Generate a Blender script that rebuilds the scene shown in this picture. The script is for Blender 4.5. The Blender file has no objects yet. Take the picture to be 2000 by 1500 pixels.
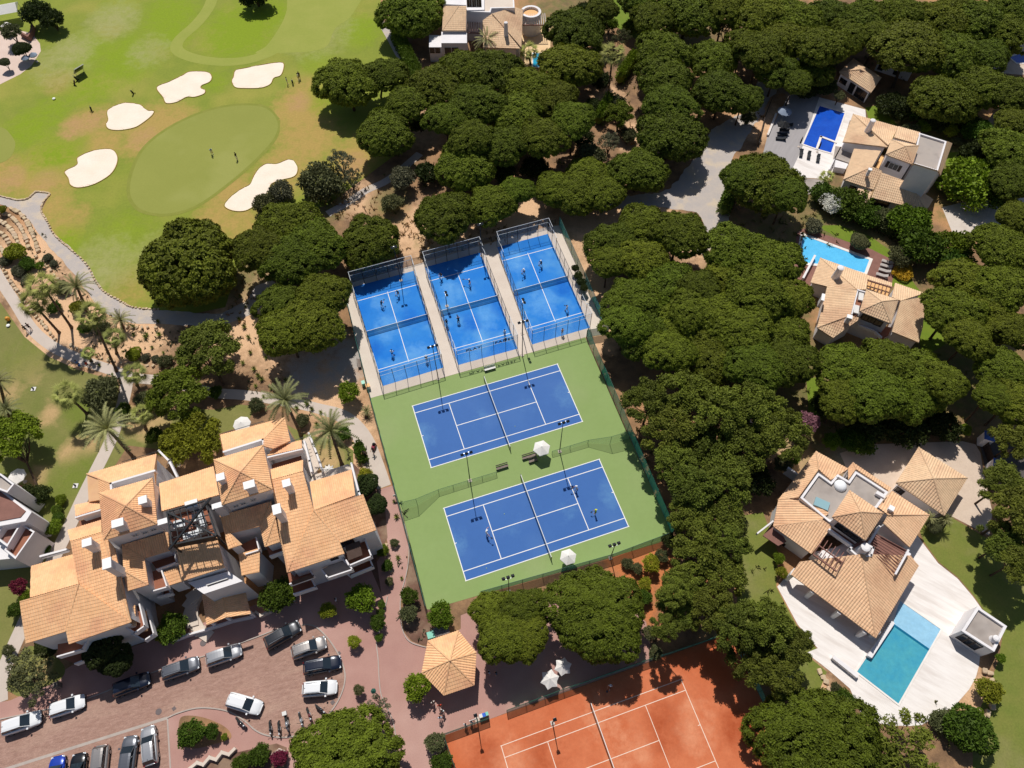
import bpy, bmesh, math, random
from mathutils import Vector, Matrix, noise
R = math.radians
scene = bpy.context.scene
COL = scene.collection
rng = random.Random(7)

# ---------------------------------------------------------------- camera
F_PX, PITCH, ROLL, CAM_H = 1418.137, 0.536404, -0.0087726, 97.189
_cp, _sp, _cr, _sr = math.cos(PITCH), math.sin(PITCH), math.cos(ROLL), math.sin(ROLL)
FWD = Vector((0, _sp, -_cp)); _up = Vector((0, _cp, _sp)); _rt = Vector((1, 0, 0))
CR = _rt*_cr + _up*_sr
CU = -_rt*_sr + _up*_cr
EYE = Vector((0, 0, CAM_H))
cam_d = bpy.data.cameras.new('camera')
cam_d.sensor_width = 36; cam_d.lens = F_PX/2000*36; cam_d.clip_start = 1; cam_d.clip_end = 2000
cam = bpy.data.objects.new('camera', cam_d); COL.objects.link(cam)
cam.matrix_world = Matrix(((CR.x, CU.x, -FWD.x, 0), (CR.y, CU.y, -FWD.y, 0), (CR.z, CU.z, -FWD.z, CAM_H), (0, 0, 0, 1)))
scene.camera = cam

# ---------------------------------------------------------------- light
SUN_EL, SUN_AZ = R(58.5), R(100)          # azimuth counted from +X
world = bpy.data.worlds.new('World'); scene.world = world; world.use_nodes = True
wn = world.node_tree
sky = wn.nodes.new('ShaderNodeTexSky'); sky.sky_type = 'NISHITA'; sky.sun_disc = False
sky.sun_elevation = SUN_EL; sky.sun_rotation = R(90) - SUN_AZ
wn.links.new(sky.outputs[0], wn.nodes['Background'].inputs[0])
wn.nodes['Background'].inputs[1].default_value = 0.05
sl = bpy.data.lights.new('sun', 'SUN'); sl.energy = 3.5; sl.angle = R(0.5); sl.color = (1, .96, .895)
sun = bpy.data.objects.new('sun', sl); COL.objects.link(sun)
_sd = Vector((math.cos(SUN_EL)*math.cos(SUN_AZ), math.cos(SUN_EL)*math.sin(SUN_AZ), math.sin(SUN_EL)))
sun.rotation_euler = _sd.to_track_quat('Z', 'Y').to_euler(); sun.location = (0, 60, 120)
vs = scene.view_settings
vs.view_transform = 'Standard'; vs.look = 'None'; vs.exposure = 0.2; vs.gamma = 1; vs.use_curve_mapping = False
scene.cycles.max_bounces = 6; scene.cycles.transparent_max_bounces = 12

# ---------------------------------------------------------------- helpers
def ray(px, py): return FWD*F_PX + CR*(px-1000) + CU*(750-py)
def G(px, py, z=0.0):
    d = ray(px, py); return EYE + d*((z-CAM_H)/d.z)
def PXM(p): return F_PX/((p-EYE).dot(FWD))          # pixels per metre at a point
def lin(h):
    h = h.lstrip('#'); v = [int(h[i:i+2], 16)/255 for i in (0, 2, 4)]
    return tuple(c/12.92 if c <= .04045 else ((c+.055)/1.055)**2.4 for c in v)

MATS = {}
def mat(name, c1, c2=None, scale=1.0, rough=.85, c3=None, scale3=.15, fine=.0, fscale=12., bump=0., bscale=8., metal=0., spec=.3,
        tint=0., orand=0., alpha=1., trans=0., stretch=None, coat=0., attr=None):
    """one procedural surface: two-tone noise, third tone in large patches, fine grain, per-face tint, per-object variation"""
    if name in MATS: return MATS[name]
    m = bpy.data.materials.new(name); m.use_nodes = True; MATS[name] = m
    nt = m.node_tree; N = nt.nodes; L = nt.links; b = N['Principled BSDF']
    b.inputs['Roughness'].default_value = rough; b.inputs['Metallic'].default_value = metal
    b.inputs['Specular IOR Level'].default_value = spec; b.inputs['Coat Weight'].default_value = coat
    b.inputs['Coat Roughness'].default_value = .05
    if isinstance(c1, str): c1 = lin(c1)
    if isinstance(c2, str): c2 = lin(c2)
    if isinstance(c3, str): c3 = lin(c3)
    geo = N.new('ShaderNodeNewGeometry'); pos = geo.outputs['Position']
    if stretch:
        mp = N.new('ShaderNodeMapping'); mp.inputs['Scale'].default_value = stretch[:3]
        if len(stretch) > 3: mp.inputs['Rotation'].default_value = (0, 0, stretch[3])
        mp.vector_type = 'TEXTURE' if len(stretch) > 3 else 'POINT'
        L.new(pos, mp.inputs['Vector']); pos = mp.outputs[0]
    def nz(s, det=4, ro=.6):
        n = N.new('ShaderNodeTexNoise'); n.inputs['Scale'].default_value = s; n.inputs['Detail'].default_value = det
        n.inputs['Roughness'].default_value = ro; L.new(pos, n.inputs['Vector']); return n.outputs['Fac']
    def ramp(f, a, bb):
        r = N.new('ShaderNodeMapRange'); r.inputs['From Min'].default_value = a; r.inputs['From Max'].default_value = bb
        L.new(f, r.inputs['Value']); return r.outputs[0]
    def mix(f, a, bb, mode='MIX'):
        x = N.new('ShaderNodeMix'); x.data_type = 'RGBA'; x.blend_type = mode
        if isinstance(f, float): x.inputs[0].default_value = f
        else: L.new(f, x.inputs[0])
        for i, v in ((6, a), (7, bb)):
            if isinstance(v, tuple): x.inputs[i].default_value = (*v, 1)
            else: L.new(v, x.inputs[i])
        return x.outputs[2]
    col = c1
    if c2 is not None: col = mix(ramp(nz(scale), .32, .68), c1, c2)
    if c3 is not None: col = mix(ramp(nz(scale3, 3), .5, .66), col, c3)
    for (an, ac) in (attr or ()):
        a = N.new('ShaderNodeAttribute'); a.attribute_name = an
        mm = N.new('ShaderNodeMath'); mm.operation = 'MULTIPLY_ADD'; L.new(nz(.55, 5, .7), mm.inputs[0]); mm.inputs[1].default_value = 1.5
        ad = N.new('ShaderNodeMath'); ad.operation = 'SUBTRACT'; L.new(a.outputs['Fac'], ad.inputs[0]); ad.inputs[1].default_value = .75
        L.new(ad.outputs[0], mm.inputs[2])
        mu = N.new('ShaderNodeMath'); mu.operation = 'MULTIPLY'; mu.use_clamp = True
        L.new(ramp(mm.outputs[0], .15, .85), mu.inputs[0])
        L.new(ramp(a.outputs['Fac'], .02, .3), mu.inputs[1])
        col = mix(mu.outputs[0], col, lin(ac) if isinstance(ac, str) else ac)
    def scaled(col, val):                      # value multiply by a socket
        h = N.new('ShaderNodeHueSaturation'); L.new(val, h.inputs['Value'])
        if isinstance(col, tuple): h.inputs['Color'].default_value = (*col, 1)
        else: L.new(col, h.inputs['Color'])
        return h.outputs[0]
    def rng_map(f, a):
        r = N.new('ShaderNodeMapRange'); r.inputs['To Min'].default_value = 1-a; r.inputs['To Max'].default_value = 1+a
        L.new(f, r.inputs['Value']); return r.outputs[0]
    if fine:
        n = nz(fscale, 6, .75); r = N.new('ShaderNodeMapRange'); r.inputs['From Min'].default_value = .25; r.inputs['From Max'].default_value = .75
        r.inputs['To Min'].default_value = 1-fine; r.inputs['To Max'].default_value = 1+fine; L.new(n, r.inputs['Value'])
        col = scaled(col, r.outputs[0])
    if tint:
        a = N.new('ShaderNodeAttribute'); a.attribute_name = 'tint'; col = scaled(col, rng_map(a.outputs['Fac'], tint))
    if orand:
        o = N.new('ShaderNodeObjectInfo'); col = scaled(col, rng_map(o.outputs['Random'], orand))
        w = N.new('ShaderNodeTexWhiteNoise'); w.noise_dimensions = '1D'; L.new(o.outputs['Random'], w.inputs['W'])
        r = N.new('ShaderNodeMapRange'); r.inputs['To Min'].default_value = .5-orand*.07; r.inputs['To Max'].default_value = .5+orand*.05
        L.new(w.outputs[0], r.inputs['Value']); L.new(r.outputs[0], col.node.inputs['Hue'])
    if isinstance(col, tuple): b.inputs['Base Color'].default_value = (*col, 1)
    else: L.new(col, b.inputs['Base Color'])
    if bump:
        bp = N.new('ShaderNodeBump'); bp.inputs['Strength'].default_value = bump; bp.inputs['Distance'].default_value = .05
        L.new(nz(bscale, 5), bp.inputs['Height']); L.new(bp.outputs[0], b.inputs['Normal'])
    if trans:
        t = N.new('ShaderNodeBsdfTranslucent'); ms = N.new('ShaderNodeMixShader'); ms.inputs[0].default_value = trans
        if isinstance(col, tuple): t.inputs[0].default_value = (*col, 1)
        else: L.new(col, t.inputs[0])
        L.new(b.outputs[0], ms.inputs[1]); L.new(t.outputs[0], ms.inputs[2]); L.new(ms.outputs[0], N['Material Output'].inputs[0])
    if alpha < 1:
        t = N.new('ShaderNodeBsdfTransparent'); ms = N.new('ShaderNodeMixShader'); ms.inputs[0].default_value = alpha
        L.new(t.outputs[0], ms.inputs[1]); L.new(b.outputs[0], ms.inputs[2]); L.new(ms.outputs[0], N['Material Output'].inputs[0])
    return m

def link(o, parent=None):
    COL.objects.link(o)
    if parent is not None: o.parent = parent
    return o
def tag(o, label=None, cat=None, group=None, kind=None):
    if label: o['label'] = label
    if cat: o['category'] = cat
    if group: o['group'] = group
    if kind: o['kind'] = kind
    return o
def thing(name, label, cat, loc=(0, 0, 0), rz=0., group=None):
    o = bpy.data.objects.new(name, None); o.empty_display_size = .3
    o.location = loc; o.rotation_euler = (0, 0, rz); COL.objects.link(o)
    return tag(o, label, cat, group)
def dup(root, loc=None, rz=None, label=None, group=None):
    r = root.copy(); COL.objects.link(r)
    if loc is not None: r.location = loc
    if rz is not None: r.rotation_euler = (0, 0, rz)
    if label: r['label'] = label
    if group: r['group'] = group
    for ch in root.children:
        c = ch.copy(); COL.objects.link(c); c.parent = r
        for g in ch.children:
            d = g.copy(); COL.objects.link(d); d.parent = c
    return r

class MB:
    """collects faces and links them as ONE mesh object"""
    def __init__(s): s.v = []; s.f = []; s.mi = []; s.tint = None; s.cur = 0
    def face(s, pts):
        n = len(s.v); s.v += [Vector(p) for p in pts]; s.f.append(tuple(range(n, n+len(pts)))); s.mi.append(s.cur); return s
    def mesh(s, vs, fs):
        n = len(s.v); s.v += [Vector(p) for p in vs]; s.f += [tuple(i+n for i in f) for f in fs]; s.mi += [s.cur]*len(fs); return s
    def box(s, c, d, rz=0., M=None):
        c = Vector(c); x, y, z = d[0]/2, d[1]/2, d[2]/2
        P = [Vector((a*x, b*y, e*z)) for e in (-1, 1) for b in (-1, 1) for a in (-1, 1)]
        m = M if M is not None else Matrix.Rotation(rz, 3, 'Z')
        return s.mesh([c + m @ p for p in P], [(0, 2, 3, 1), (4, 5, 7, 6), (0, 1, 5, 4), (2, 6, 7, 3), (0, 4, 6, 2), (1, 3, 7, 5)])
    def tube(s, p0, p1, r0, r1=None, n=6, caps=True):
        p0, p1 = Vector(p0), Vector(p1); r1 = r0 if r1 is None else r1
        d = (p1-p0); q = d.to_track_quat('Z', 'Y') if d.length > 1e-6 else None
        if q is None: return s
        vs = []
        for p, r in ((p0, r0), (p1, r1)):
            vs += [p + q @ Vector((math.cos(2*math.pi*k/n)*r, math.sin(2*math.pi*k/n)*r, 0)) for k in range(n)]
        fs = [(k, (k+1) % n, n+(k+1) % n, n+k) for k in range(n)]
        if caps: fs += [tuple(reversed(range(n))), tuple(range(n, 2*n))]
        return s.mesh(vs, fs)
    def path(s, pts, rs, n=6):
        for i in range(len(pts)-1):
            s.tube(pts[i], pts[i+1], rs[i] if hasattr(rs, '__len__') else rs, rs[i+1] if hasattr(rs, '__len__') else rs, n)
        return s
    def prism(s, poly, z0, z1):
        n = len(poly)
        if sum(poly[i][0]*poly[(i+1) % n][1]-poly[(i+1) % n][0]*poly[i][1] for i in range(n)) < 0: poly = poly[::-1]
        vs = [Vector((p[0], p[1], z0)) for p in poly] + [Vector((p[0], p[1], z1)) for p in poly]
        return s.mesh(vs, [tuple(reversed(range(n))), tuple(range(n, 2*n))] + [(k, (k+1) % n, n+(k+1) % n, n+k) for k in range(n)])
    def lathe(s, c, prof, n=10):
        c = Vector(c); vs = []
        for r, z in prof: vs += [c + Vector((math.cos(2*math.pi*k/n)*r, math.sin(2*math.pi*k/n)*r, z)) for k in range(n)]
        fs = [(i*n+k, i*n+(k+1) % n, (i+1)*n+(k+1) % n, (i+1)*n+k) for i in range(len(prof)-1) for k in range(n)]
        fs += [tuple(reversed(range(n))), tuple(range((len(prof)-1)*n, len(prof)*n))]
        return s.mesh(vs, fs)
    def ball(s, c, r, n=8, m=5, sq=(1, 1, 1)):
        prof = [(math.sin(math.pi*i/m)*r, -math.cos(math.pi*i/m)*r) for i in range(m+1)]
        prof[0] = (r*.02, -r); prof[-1] = (r*.02, r)
        k0 = len(s.v); s.lathe((0, 0, 0), prof, n)
        for i in range(k0, len(s.v)): v = s.v[i]; s.v[i] = Vector(c) + Vector((v.x*sq[0], v.y*sq[1], v.z*sq[2]))
        return s
    def build(s, name, mats, parent=None, off=None, smooth=False, kind=None):
        me = bpy.data.meshes.new(name)
        v = s.v if off is None else [p - Vector(off) for p in s.v]
        me.from_pydata([tuple(p) for p in v], [], s.f)
        for m in (mats if isinstance(mats, (list, tuple)) else [mats]): me.materials.append(m)
        if any(s.mi): me.polygons.foreach_set('material_index', s.mi)
        if s.tint is not None:
            a = me.attributes.new('tint', 'FLOAT', 'FACE'); a.data.foreach_set('value', s.tint)
        if smooth: me.polygons.foreach_set('use_smooth', [True]*len(me.polygons))
        me.update()
        o = bpy.data.objects.new(name, me); link(o, parent)
        if kind: o['kind'] = kind
        return o

def smooth_closed(pts, k=5):
    n = len(pts); out = []
    for i in range(n):
        p0, p1, p2, p3 = pts[i-1], pts[i], pts[(i+1) % n], pts[(i+2) % n]
        for j in range(k):
            t = j/k
            out.append(tuple(.5*((2*p1[a]) + (p2[a]-p0[a])*t + (2*p0[a]-5*p1[a]+4*p2[a]-p3[a])*t*t + (3*p1[a]-p0[a]-3*p2[a]+p3[a])*t**3) for a in (0, 1)))
    return out
def smooth_open(pts, k=5):
    out = []; n = len(pts)
    for i in range(n-1):
        p0, p1, p2, p3 = pts[max(i-1, 0)], pts[i], pts[i+1], pts[min(i+2, n-1)]
        for j in range(k):
            t = j/k
            out.append(Vector([.5*((2*p1[a]) + (p2[a]-p0[a])*t + (2*p0[a]-5*p1[a]+4*p2[a]-p3[a])*t*t + (3*p1[a]-p0[a]-3*p2[a]+p3[a])*t**3) for a in range(len(p1))]))
    out.append(Vector(pts[-1])); return out

def sheet(name, pts, z, m, smooth=False, attrs=None, cell=None, wob=0., kind='structure', ripple=0., world=False):
    """a ground surface from outline pixels"""
    if smooth: pts = smooth_closed(pts)
    P = [Vector(p) for p in pts] if world else [G(x, y) for x, y in pts]
    if wob:
        Q = []
        for i in range(len(P)):
            a, b = P[i], P[(i+1) % len(P)]; k = max(1, int((b-a).length/.7))
            for j in range(k):
                q = a.lerp(b, j/k); w = noise.noise_vector(q*.9)*wob + noise.noise_vector(q*.25)*wob*1.5
                Q.append(Vector((q.x+w.x, q.y+w.y, 0)))
        P = Q
    bm = bmesh.new(); vs = [bm.verts.new((p.x, p.y, z)) for p in P]
    es = [bm.edges.new((vs[i], vs[(i+1) % len(vs)])) for i in range(len(vs))]
    bmesh.ops.triangle_fill(bm, use_beauty=True, use_dissolve=False, edges=es)
    if cell:
        for ax in (0, 1):
            lo = min(v.co[ax] for v in bm.verts); hi = max(v.co[ax] for v in bm.verts); t = lo + cell
            while t < hi:
                n = [0, 0, 0]; n[ax] = 1; c = [0, 0, 0]; c[ax] = t
                bmesh.ops.bisect_plane(bm, geom=bm.verts[:]+bm.edges[:]+bm.faces[:], plane_co=c, plane_no=n); t += cell
    bmesh.ops.recalc_face_normals(bm, faces=bm.faces)
    for f in bm.faces:
        if f.normal.z < 0: f.normal_flip()
    if ripple:
        for v in bm.verts:
            if not v.is_boundary: v.co.z += (noise.noise(v.co*.4)*.6+.4)*ripple
    me = bpy.data.meshes.new(name); bm.to_mesh(me); bm.free()
    for an, blobs in (attrs or {}).items():
        at = me.attributes.new(an, 'FLOAT', 'POINT'); W = []
        for (bx, by, br, st) in blobs:
            c = G(bx, by); W.append((c.x, c.y, br/PXM(c), st))
        val = []
        for v in me.vertices:
            w = 0
            for (x, y, r, st) in W:
                d = math.hypot(v.co.x-x, (v.co.y-y)*.8)/r
                if d < 1: w = max(w, st*(1-d*d))
            val.append(w)
        at.data.foreach_set('value', val)
    me.materials.append(m)
    o = bpy.data.objects.new(name, me); link(o); o['kind'] = kind
    return o
def strip(name, pts, width, z, m, height=0., parent=None, kind='structure', world=False, k=4, smooth=True):
    """a band along a pixel polyline (a path, a painted line or a kerb when height > 0)"""
    P = [Vector(p) for p in pts] if world else [G(*p) for p in pts]
    if smooth and len(P) > 2: P = smooth_open(P, k)
    b = MB(); L_, R_ = [], []
    for i, p in enumerate(P):
        d = (P[min(i+1, len(P)-1)] - P[max(i-1, 0)]); d.z = 0; d.normalize(); n = Vector((-d.y, d.x, 0))
        w = width if not callable(width) else width(i/(len(P)-1))
        L_.append(p+n*w/2); R_.append(p-n*w/2)
    for i in range(len(P)-1):
        a, c, d, e = [Vector((q.x, q.y, z+height)) for q in (L_[i], R_[i], R_[i+1], L_[i+1])]
        b.face((a, c, d, e))
        if height:
            lo = [Vector((q.x, q.y, z)) for q in (a, c, d, e)]
            b.face((lo[1], lo[2], d, c)); b.face((lo[3], lo[0], a, e))
    o = b.build(name, m, parent)
    if kind and parent is None: o['kind'] = kind
    return o
ORD = 'first second third fourth fifth sixth seventh eighth ninth tenth eleventh twelfth thirteenth fourteenth fifteenth sixteenth seventeenth eighteenth nineteenth twentieth'.split()
# ================================================================ materials of the place
M_dirt = mat('dry_earth', '#9C7A58', '#6E5540', .5, c3='#B98A60', scale3=.06, fine=.28, fscale=5, bump=.5, bscale=5,
             attr=(('sand', '#D8B08A'), ('grey', '#A9A19A'), ('red', '#BD7446'), ('weed', '#6B6B38')))
M_golf = mat('golf_turf', '#868E30', '#7A862B', .25, c3='#97933F', scale3=.05, fine=.16, fscale=2.5,
             attr=(('dry', '#A98F4C'), ('lush', '#7E9212'), ('pale', '#98985A'), ('bare', '#AE8B5A')))
M_green = mat('green_turf', '#8E9143', '#898D3F', .12, c3='#93954B', scale3=.08, fine=.07, fscale=3)
M_fair = mat('fairway_turf', '#969A46', '#8E963E', .2, fine=.07, fscale=2)
M_lawn = mat('lawn_turf', '#74753B', '#807D45', .3, c3='#6C7434', scale3=.09, fine=.2, fscale=4, attr=(('dry', '#B49769'), ('lush', '#6C772C')))
M_vlawn = mat('garden_turf', '#6C7630', '#787A38', .4, c3='#827E4C', scale3=.12, fine=.22, fscale=4)
M_blawn = mat('watered_turf', '#657C1C', '#6F7F22', .5, fine=.2, fscale=4)
M_sand = mat('bunker_sand', '#F3E3D2', '#EFDCC8', .3, fine=.05, fscale=3, bump=.15, bscale=2)
M_gravel = mat('gravel', '#B0A8A4', '#BCB0A6', .6, c3='#C6B6A2', scale3=.3, fine=.18, fscale=9, bump=.3)
M_conc = mat('path_concrete', '#C9BBAF', '#C1B3A7', .4, fine=.06, fscale=6)
M_slab = mat('slab_concrete', '#D8CABC', '#CFC0B2', .4, fine=.06, fscale=5)
M_red = mat('red_paving', '#B28A7F', '#AA8177', .35, c3='#BB968B', scale3=.08, fine=.1, fscale=7)
M_kerb = mat('kerb_stone', '#B5A9A0', '#A89C94', 1., fine=.1)
M_lime = mat('limestone', '#DCC6A6', '#C9AE8C', 1.2, fine=.18, fscale=6, tint=.15, orand=.12)
M_tgreen = mat('court_green', '#829858', '#889D5F', .12, c3='#8C9C64', scale3=.05, fine=.04, fscale=1.2, rough=.75)
M_tblue = mat('court_blue', '#3161A4', '#3665A8', .1, c3='#3D6AAA', scale3=.09, fine=.035, fscale=1.2, attr=(('worn', '#5080B4'),), rough=.7)
M_pblue = mat('padel_turf', '#0E72CE', '#3284D0', .13, c3='#4F93D2', scale3=.14, fine=.06, fscale=1.5, attr=(('worn', '#5F9FDC'), ('fresh', '#0A66C4')))
M_clay = mat('clay', '#CB754E', '#C26943', .5, c3='#BE5E34', scale3=.09, fine=.1, fscale=2.5, bump=.1, attr=(('damp', '#A94F2A'), ('worn', '#D9916C')))
M_line = mat('line_paint', '#F2F0EC', '#E6E4E0', 2.)
M_white = mat('white_render', '#E8E4E4', '#DFDBDC', .4, fine=.04, fscale=2)
M_deck = mat('pale_deck', '#EDE7E2', '#E2DAD4', .7, c3='#D8CFC8', scale3=.3, fine=.05, stretch=(2.2, .35, 1, R(-33)))
M_drive = mat('driveway_stone', '#D3BFAC', '#C9B4A1', .6, fine=.1, fscale=4)
M_grey = mat('grey_screed', '#A39A94', '#AEA39A', .3, c3='#978D86', scale3=.25, fine=.06)
M_wood = mat('brown_deck', '#8C6459', '#7F5A50', 1., fine=.1)
M_dark = mat('dark_metal', '#23262A', rough=.5, metal=.2)
M_teal = mat('teal_mesh_cloth', '#2F7F72', '#37897B', 1.5, fine=.08)
M_steel = mat('galvanised_steel', '#B7BABD', rough=.4, metal=.5)
M_terra = mat('terracotta_floor', '#99654F', '#8F5B46', .8, fine=.1)

def paver_mat():
    m = mat('brick_paving', '#B79486', '#A38072', .8, c3='#B99888', scale3=.12, fine=.3, fscale=2.2, stretch=(1.0, .32, 1, R(16)))
    nt = m.node_tree; N = nt.nodes; L = nt.links; b = N['Principled BSDF']
    g = N.new('ShaderNodeNewGeometry'); mp = N.new('ShaderNodeMapping'); mp.inputs['Rotation'].default_value = (0, 0, R(20)); mp.inputs['Scale'].default_value = (2.2, 2.2, 1)
    br = N.new('ShaderNodeTexBrick'); br.inputs['Color1'].default_value = (1, 1, 1, 1); br.inputs['Color2'].default_value = (.72, .7, .68, 1); br.inputs['Mortar'].default_value = (.6, .56, .52, 1)
    br.inputs['Mortar Size'].default_value = .03; br.inputs['Bias'].default_value = -.1
    L.new(g.outputs['Position'], mp.inputs[0]); L.new(mp.outputs[0], br.inputs['Vector'])
    src = b.inputs['Base Color'].links[0].from_socket
    x = N.new('ShaderNodeMix'); x.data_type = 'RGBA'; x.blend_type = 'MULTIPLY'; x.inputs[0].default_value = .8
    L.new(src, x.inputs[6]); L.new(br.outputs['Color'], x.inputs[7]); L.new(x.outputs[2], b.inputs['Base Color'])
    return m
M_paver = paver_mat()

# ================================================================ the ground
gb = {'sand': [(560, 640, 120, .9), (470, 640, 90, 1), (640, 760, 90, 1), (600, 560, 60, .6), (830, 455, 90, 1), (1000, 430, 110, 1.1), (1150, 560, 70, 1.2),
               (1160, 430, 110, .9), (880, 480, 70, .9), (700, 390, 60, .8), (830, 250, 60, .9), (1250, 270, 60, .9), (1240, 260, 45, 1), (1360, 480, 60, .9),
               (1480, 230, 70, .9), (130, 640, 140, 1), (260, 650, 110, 1), (60, 500, 110, 1), (200, 560, 60, 1), (680, 850, 100, .8), (1660, 850, 40, .9), (1540, 880, 60, .9),
               (1170, 650, 60, 1), (740, 1170, 40, .6), (1890, 1340, 60, .9), (1600, 1330, 40, .8), (500, 560, 50, .7), (1130, 380, 60, .9), (1190, 190, 40, .9), (1280, 420, 70, .7)],
      'grey': [(680, 700, 60, 1), (600, 730, 60, .9), (1560, 150, 90, .6), (1650, 880, 60, .8), (820, 1160, 30, .5)],
      'red': [(1240, 1090, 80, 1.2), (1290, 1125, 60, 1.1), (1370, 1150, 50, .8), (1275, 1195, 40, .9)],
      'weed': [(620, 400, 80, .7), (760, 400, 60, .7), (480, 540, 60, .7), (850, 470, 60, .5), (1500, 520, 160, .6), (1650, 480, 200, .7), (1850, 300, 200, .7), (1600, 780, 200, .6),
               (1880, 700, 200, .7), (1100, 30, 120, .6), (1330, 60, 120, .6)]}
sheet('terrain', [Vector(v) for v in ((-700, -500, 0), (700, -500, 0), (700, 900, 0), (-700, 900, 0))], -.06, mat('far_earth', '#7C6A48', '#5E5A35', .1, c3='#94795A', scale3=.03, fine=.25, fscale=2), world=True)
gp = [(-400, -330), (1000, -300), (2400, -330), (2500, 800), (2150, 1700), (1000, 1640), (-150, 1700), (-500, 800)]
sheet('ground', gp, 0, M_dirt, attrs=gb, cell=2.5)

lawn_pts = [(-260, -200), (760, -200), (742, 20), (760, 70), (790, 115), (800, 200), (775, 300), (715, 345), (640, 400), (560, 425), (480, 470), (440, 600), (380, 612), (310, 606),
            (262, 603), (240, 593), (205, 573), (188, 549), (170, 517), (140, 489), (108, 457), (89, 431), (82, 409), (97, 381), (70, 376), (45, 391), (0, 384), (-260, 372)]
dry = [(95, 330, 90, 1), (60, 340, 70, .9), (300, 250, 80, 1), (340, 240, 60, .9), (200, 280, 60, .9), (165, 240, 60, .8), (590, 215, 80, 1), (600, 270, 90, .9), (560, 330, 80, .9), (690, 310, 70, .9),
       (420, 430, 60, .9), (455, 380, 60, 1), (100, 400, 60, .8), (120, 450, 60, .8), (350, 360, 40, .2), (600, 180, 60, .8), (220, 230, 50, .8), (250, 560, 80, .5), (120, 160, 50, .6), (210, 60, 40, .7),
       (310, 90, 50, .5), (470, 440, 60, .8), (10, 340, 60, .8), (150, 420, 40, .7), (270, 280, 50, .8)]
lush = [(330, 30, 80, .9), (470, 60, 100, 1), (170, 95, 70, .9), (250, 110, 90, .9), (700, 60, 60, .9), (530, 30, 60, .9), (110, 300, 80, .8), (60, 250, 70, .8), (180, 170, 70, .7), (620, 120, 50, .7),
        (120, 480, 60, .8), (240, 470, 90, .6), (170, 530, 40, .8), (640, 190, 60, .7), (330, 70, 60, .9), (420, 160, 40, .6), (230, 20, 60, .7), (100, 220, 60, .7)]
pale = [(140, 100, 60, .8), (220, 40, 70, .8), (620, 60, 100, .6), (200, 520, 90, .7), (300, 500, 70, .6), (120, 130, 80, .5), (290, 100, 60, .6), (100, 120, 60, .6), (470, 260, 60, .3)]
bare = [(145, 250, 40, .8), (185, 235, 36, .7), (280, 270, 40, .6), (585, 200, 34, .7), (690, 325, 40, .9), (90, 350, 40, .6), (20, 350, 40, .7)]
sheet('golf_lawn', lawn_pts, .012, M_golf, attrs={'dry': dry, 'lush': lush, 'pale': pale, 'bare': bare}, cell=1.5)
sheet('fairway', [(575, -60), (560, 20), (545, 55), (520, 90), (500, 104), (560, 103), (610, 100), (640, 88), (655, 55), (690, 25), (722, -60)], .018, M_fair, smooth=True)
strip('mown_fringe', [(425, -40), (410, 10), (385, 45), (352, 75), (345, 95), (362, 108), (400, 118), (450, 121), (500, 113), (545, 90), (568, 40), (580, -30)], 2.6, .022, M_fair)
sheet('putting_green', [(541, 235), (536, 268), (502, 308), (445, 358), (385, 400), (332, 417), (285, 413), (262, 396), (254, 370), (262, 330), (285, 288), (330, 252), (390, 223), (450, 208), (512, 209)], .028, M_green, smooth=True)
strip('green_fringe', [(x, y) for x, y in [(541, 235), (536, 268), (502, 308), (445, 358), (385, 400), (332, 417), (285, 413), (262, 396), (254, 370), (262, 330), (285, 288), (330, 252), (390, 223), (450, 208), (512, 209), (541, 235)]], 1.3, .024, mat('fringe_turf', '#7E8430', '#87893A', .6, fine=.1))
sheet('practice_green', [(30, 285), (20, 262), (0, 248), (-60, 240), (-140, 260), (-140, 310), (-60, 325), (10, 315)], .028, M_green, smooth=True)
bunkers = [[(127, 335), (150, 322), (152, 308), (180, 295), (215, 291), (229, 303), (228, 322), (215, 342), (185, 360), (155, 367), (138, 362), (133, 348)],
           [(209, 218), (222, 208), (245, 201), (272, 204), (282, 211), (290, 216), (301, 217), (297, 226), (280, 240), (262, 250), (232, 255), (212, 252), (207, 243), (211, 235)],
           [(306, 171), (330, 160), (355, 148), (372, 140), (405, 141), (414, 150), (410, 160), (395, 167), (393, 172), (401, 177), (398, 184), (380, 190), (365, 190), (345, 200), (325, 202), (318, 190)],
           [(453, 160), (456, 150), (460, 138), (480, 133), (510, 127), (535, 123), (553, 123), (554, 135), (548, 148), (535, 153), (528, 165), (510, 172), (480, 173), (460, 171)],
           [(438, 402), (450, 385), (470, 370), (488, 360), (495, 345), (505, 330), (520, 320), (540, 320), (562, 312), (575, 315), (582, 330), (575, 345), (550, 352), (530, 360), (525, 375), (515, 385), (500, 400), (480, 412), (455, 412)]]
M_lip = mat('turf_lip', '#A07A3C', '#8C8A38', .8, fine=.2)
for pts in bunkers:
    o = sheet('sand_bunker', pts, .03, M_sand, smooth=True, cell=1.0, ripple=.12)
    P = [G(*p) for p in smooth_closed(pts, 5)]; b = MB()
    for i in range(len(P)):
        a, c = P[i], P[(i+1) % len(P)]
        b.tube((a.x, a.y, .03), (c.x, c.y, .03), .1, n=6, caps=False)
    b.build('turf_edge', M_lip, o)

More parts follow.
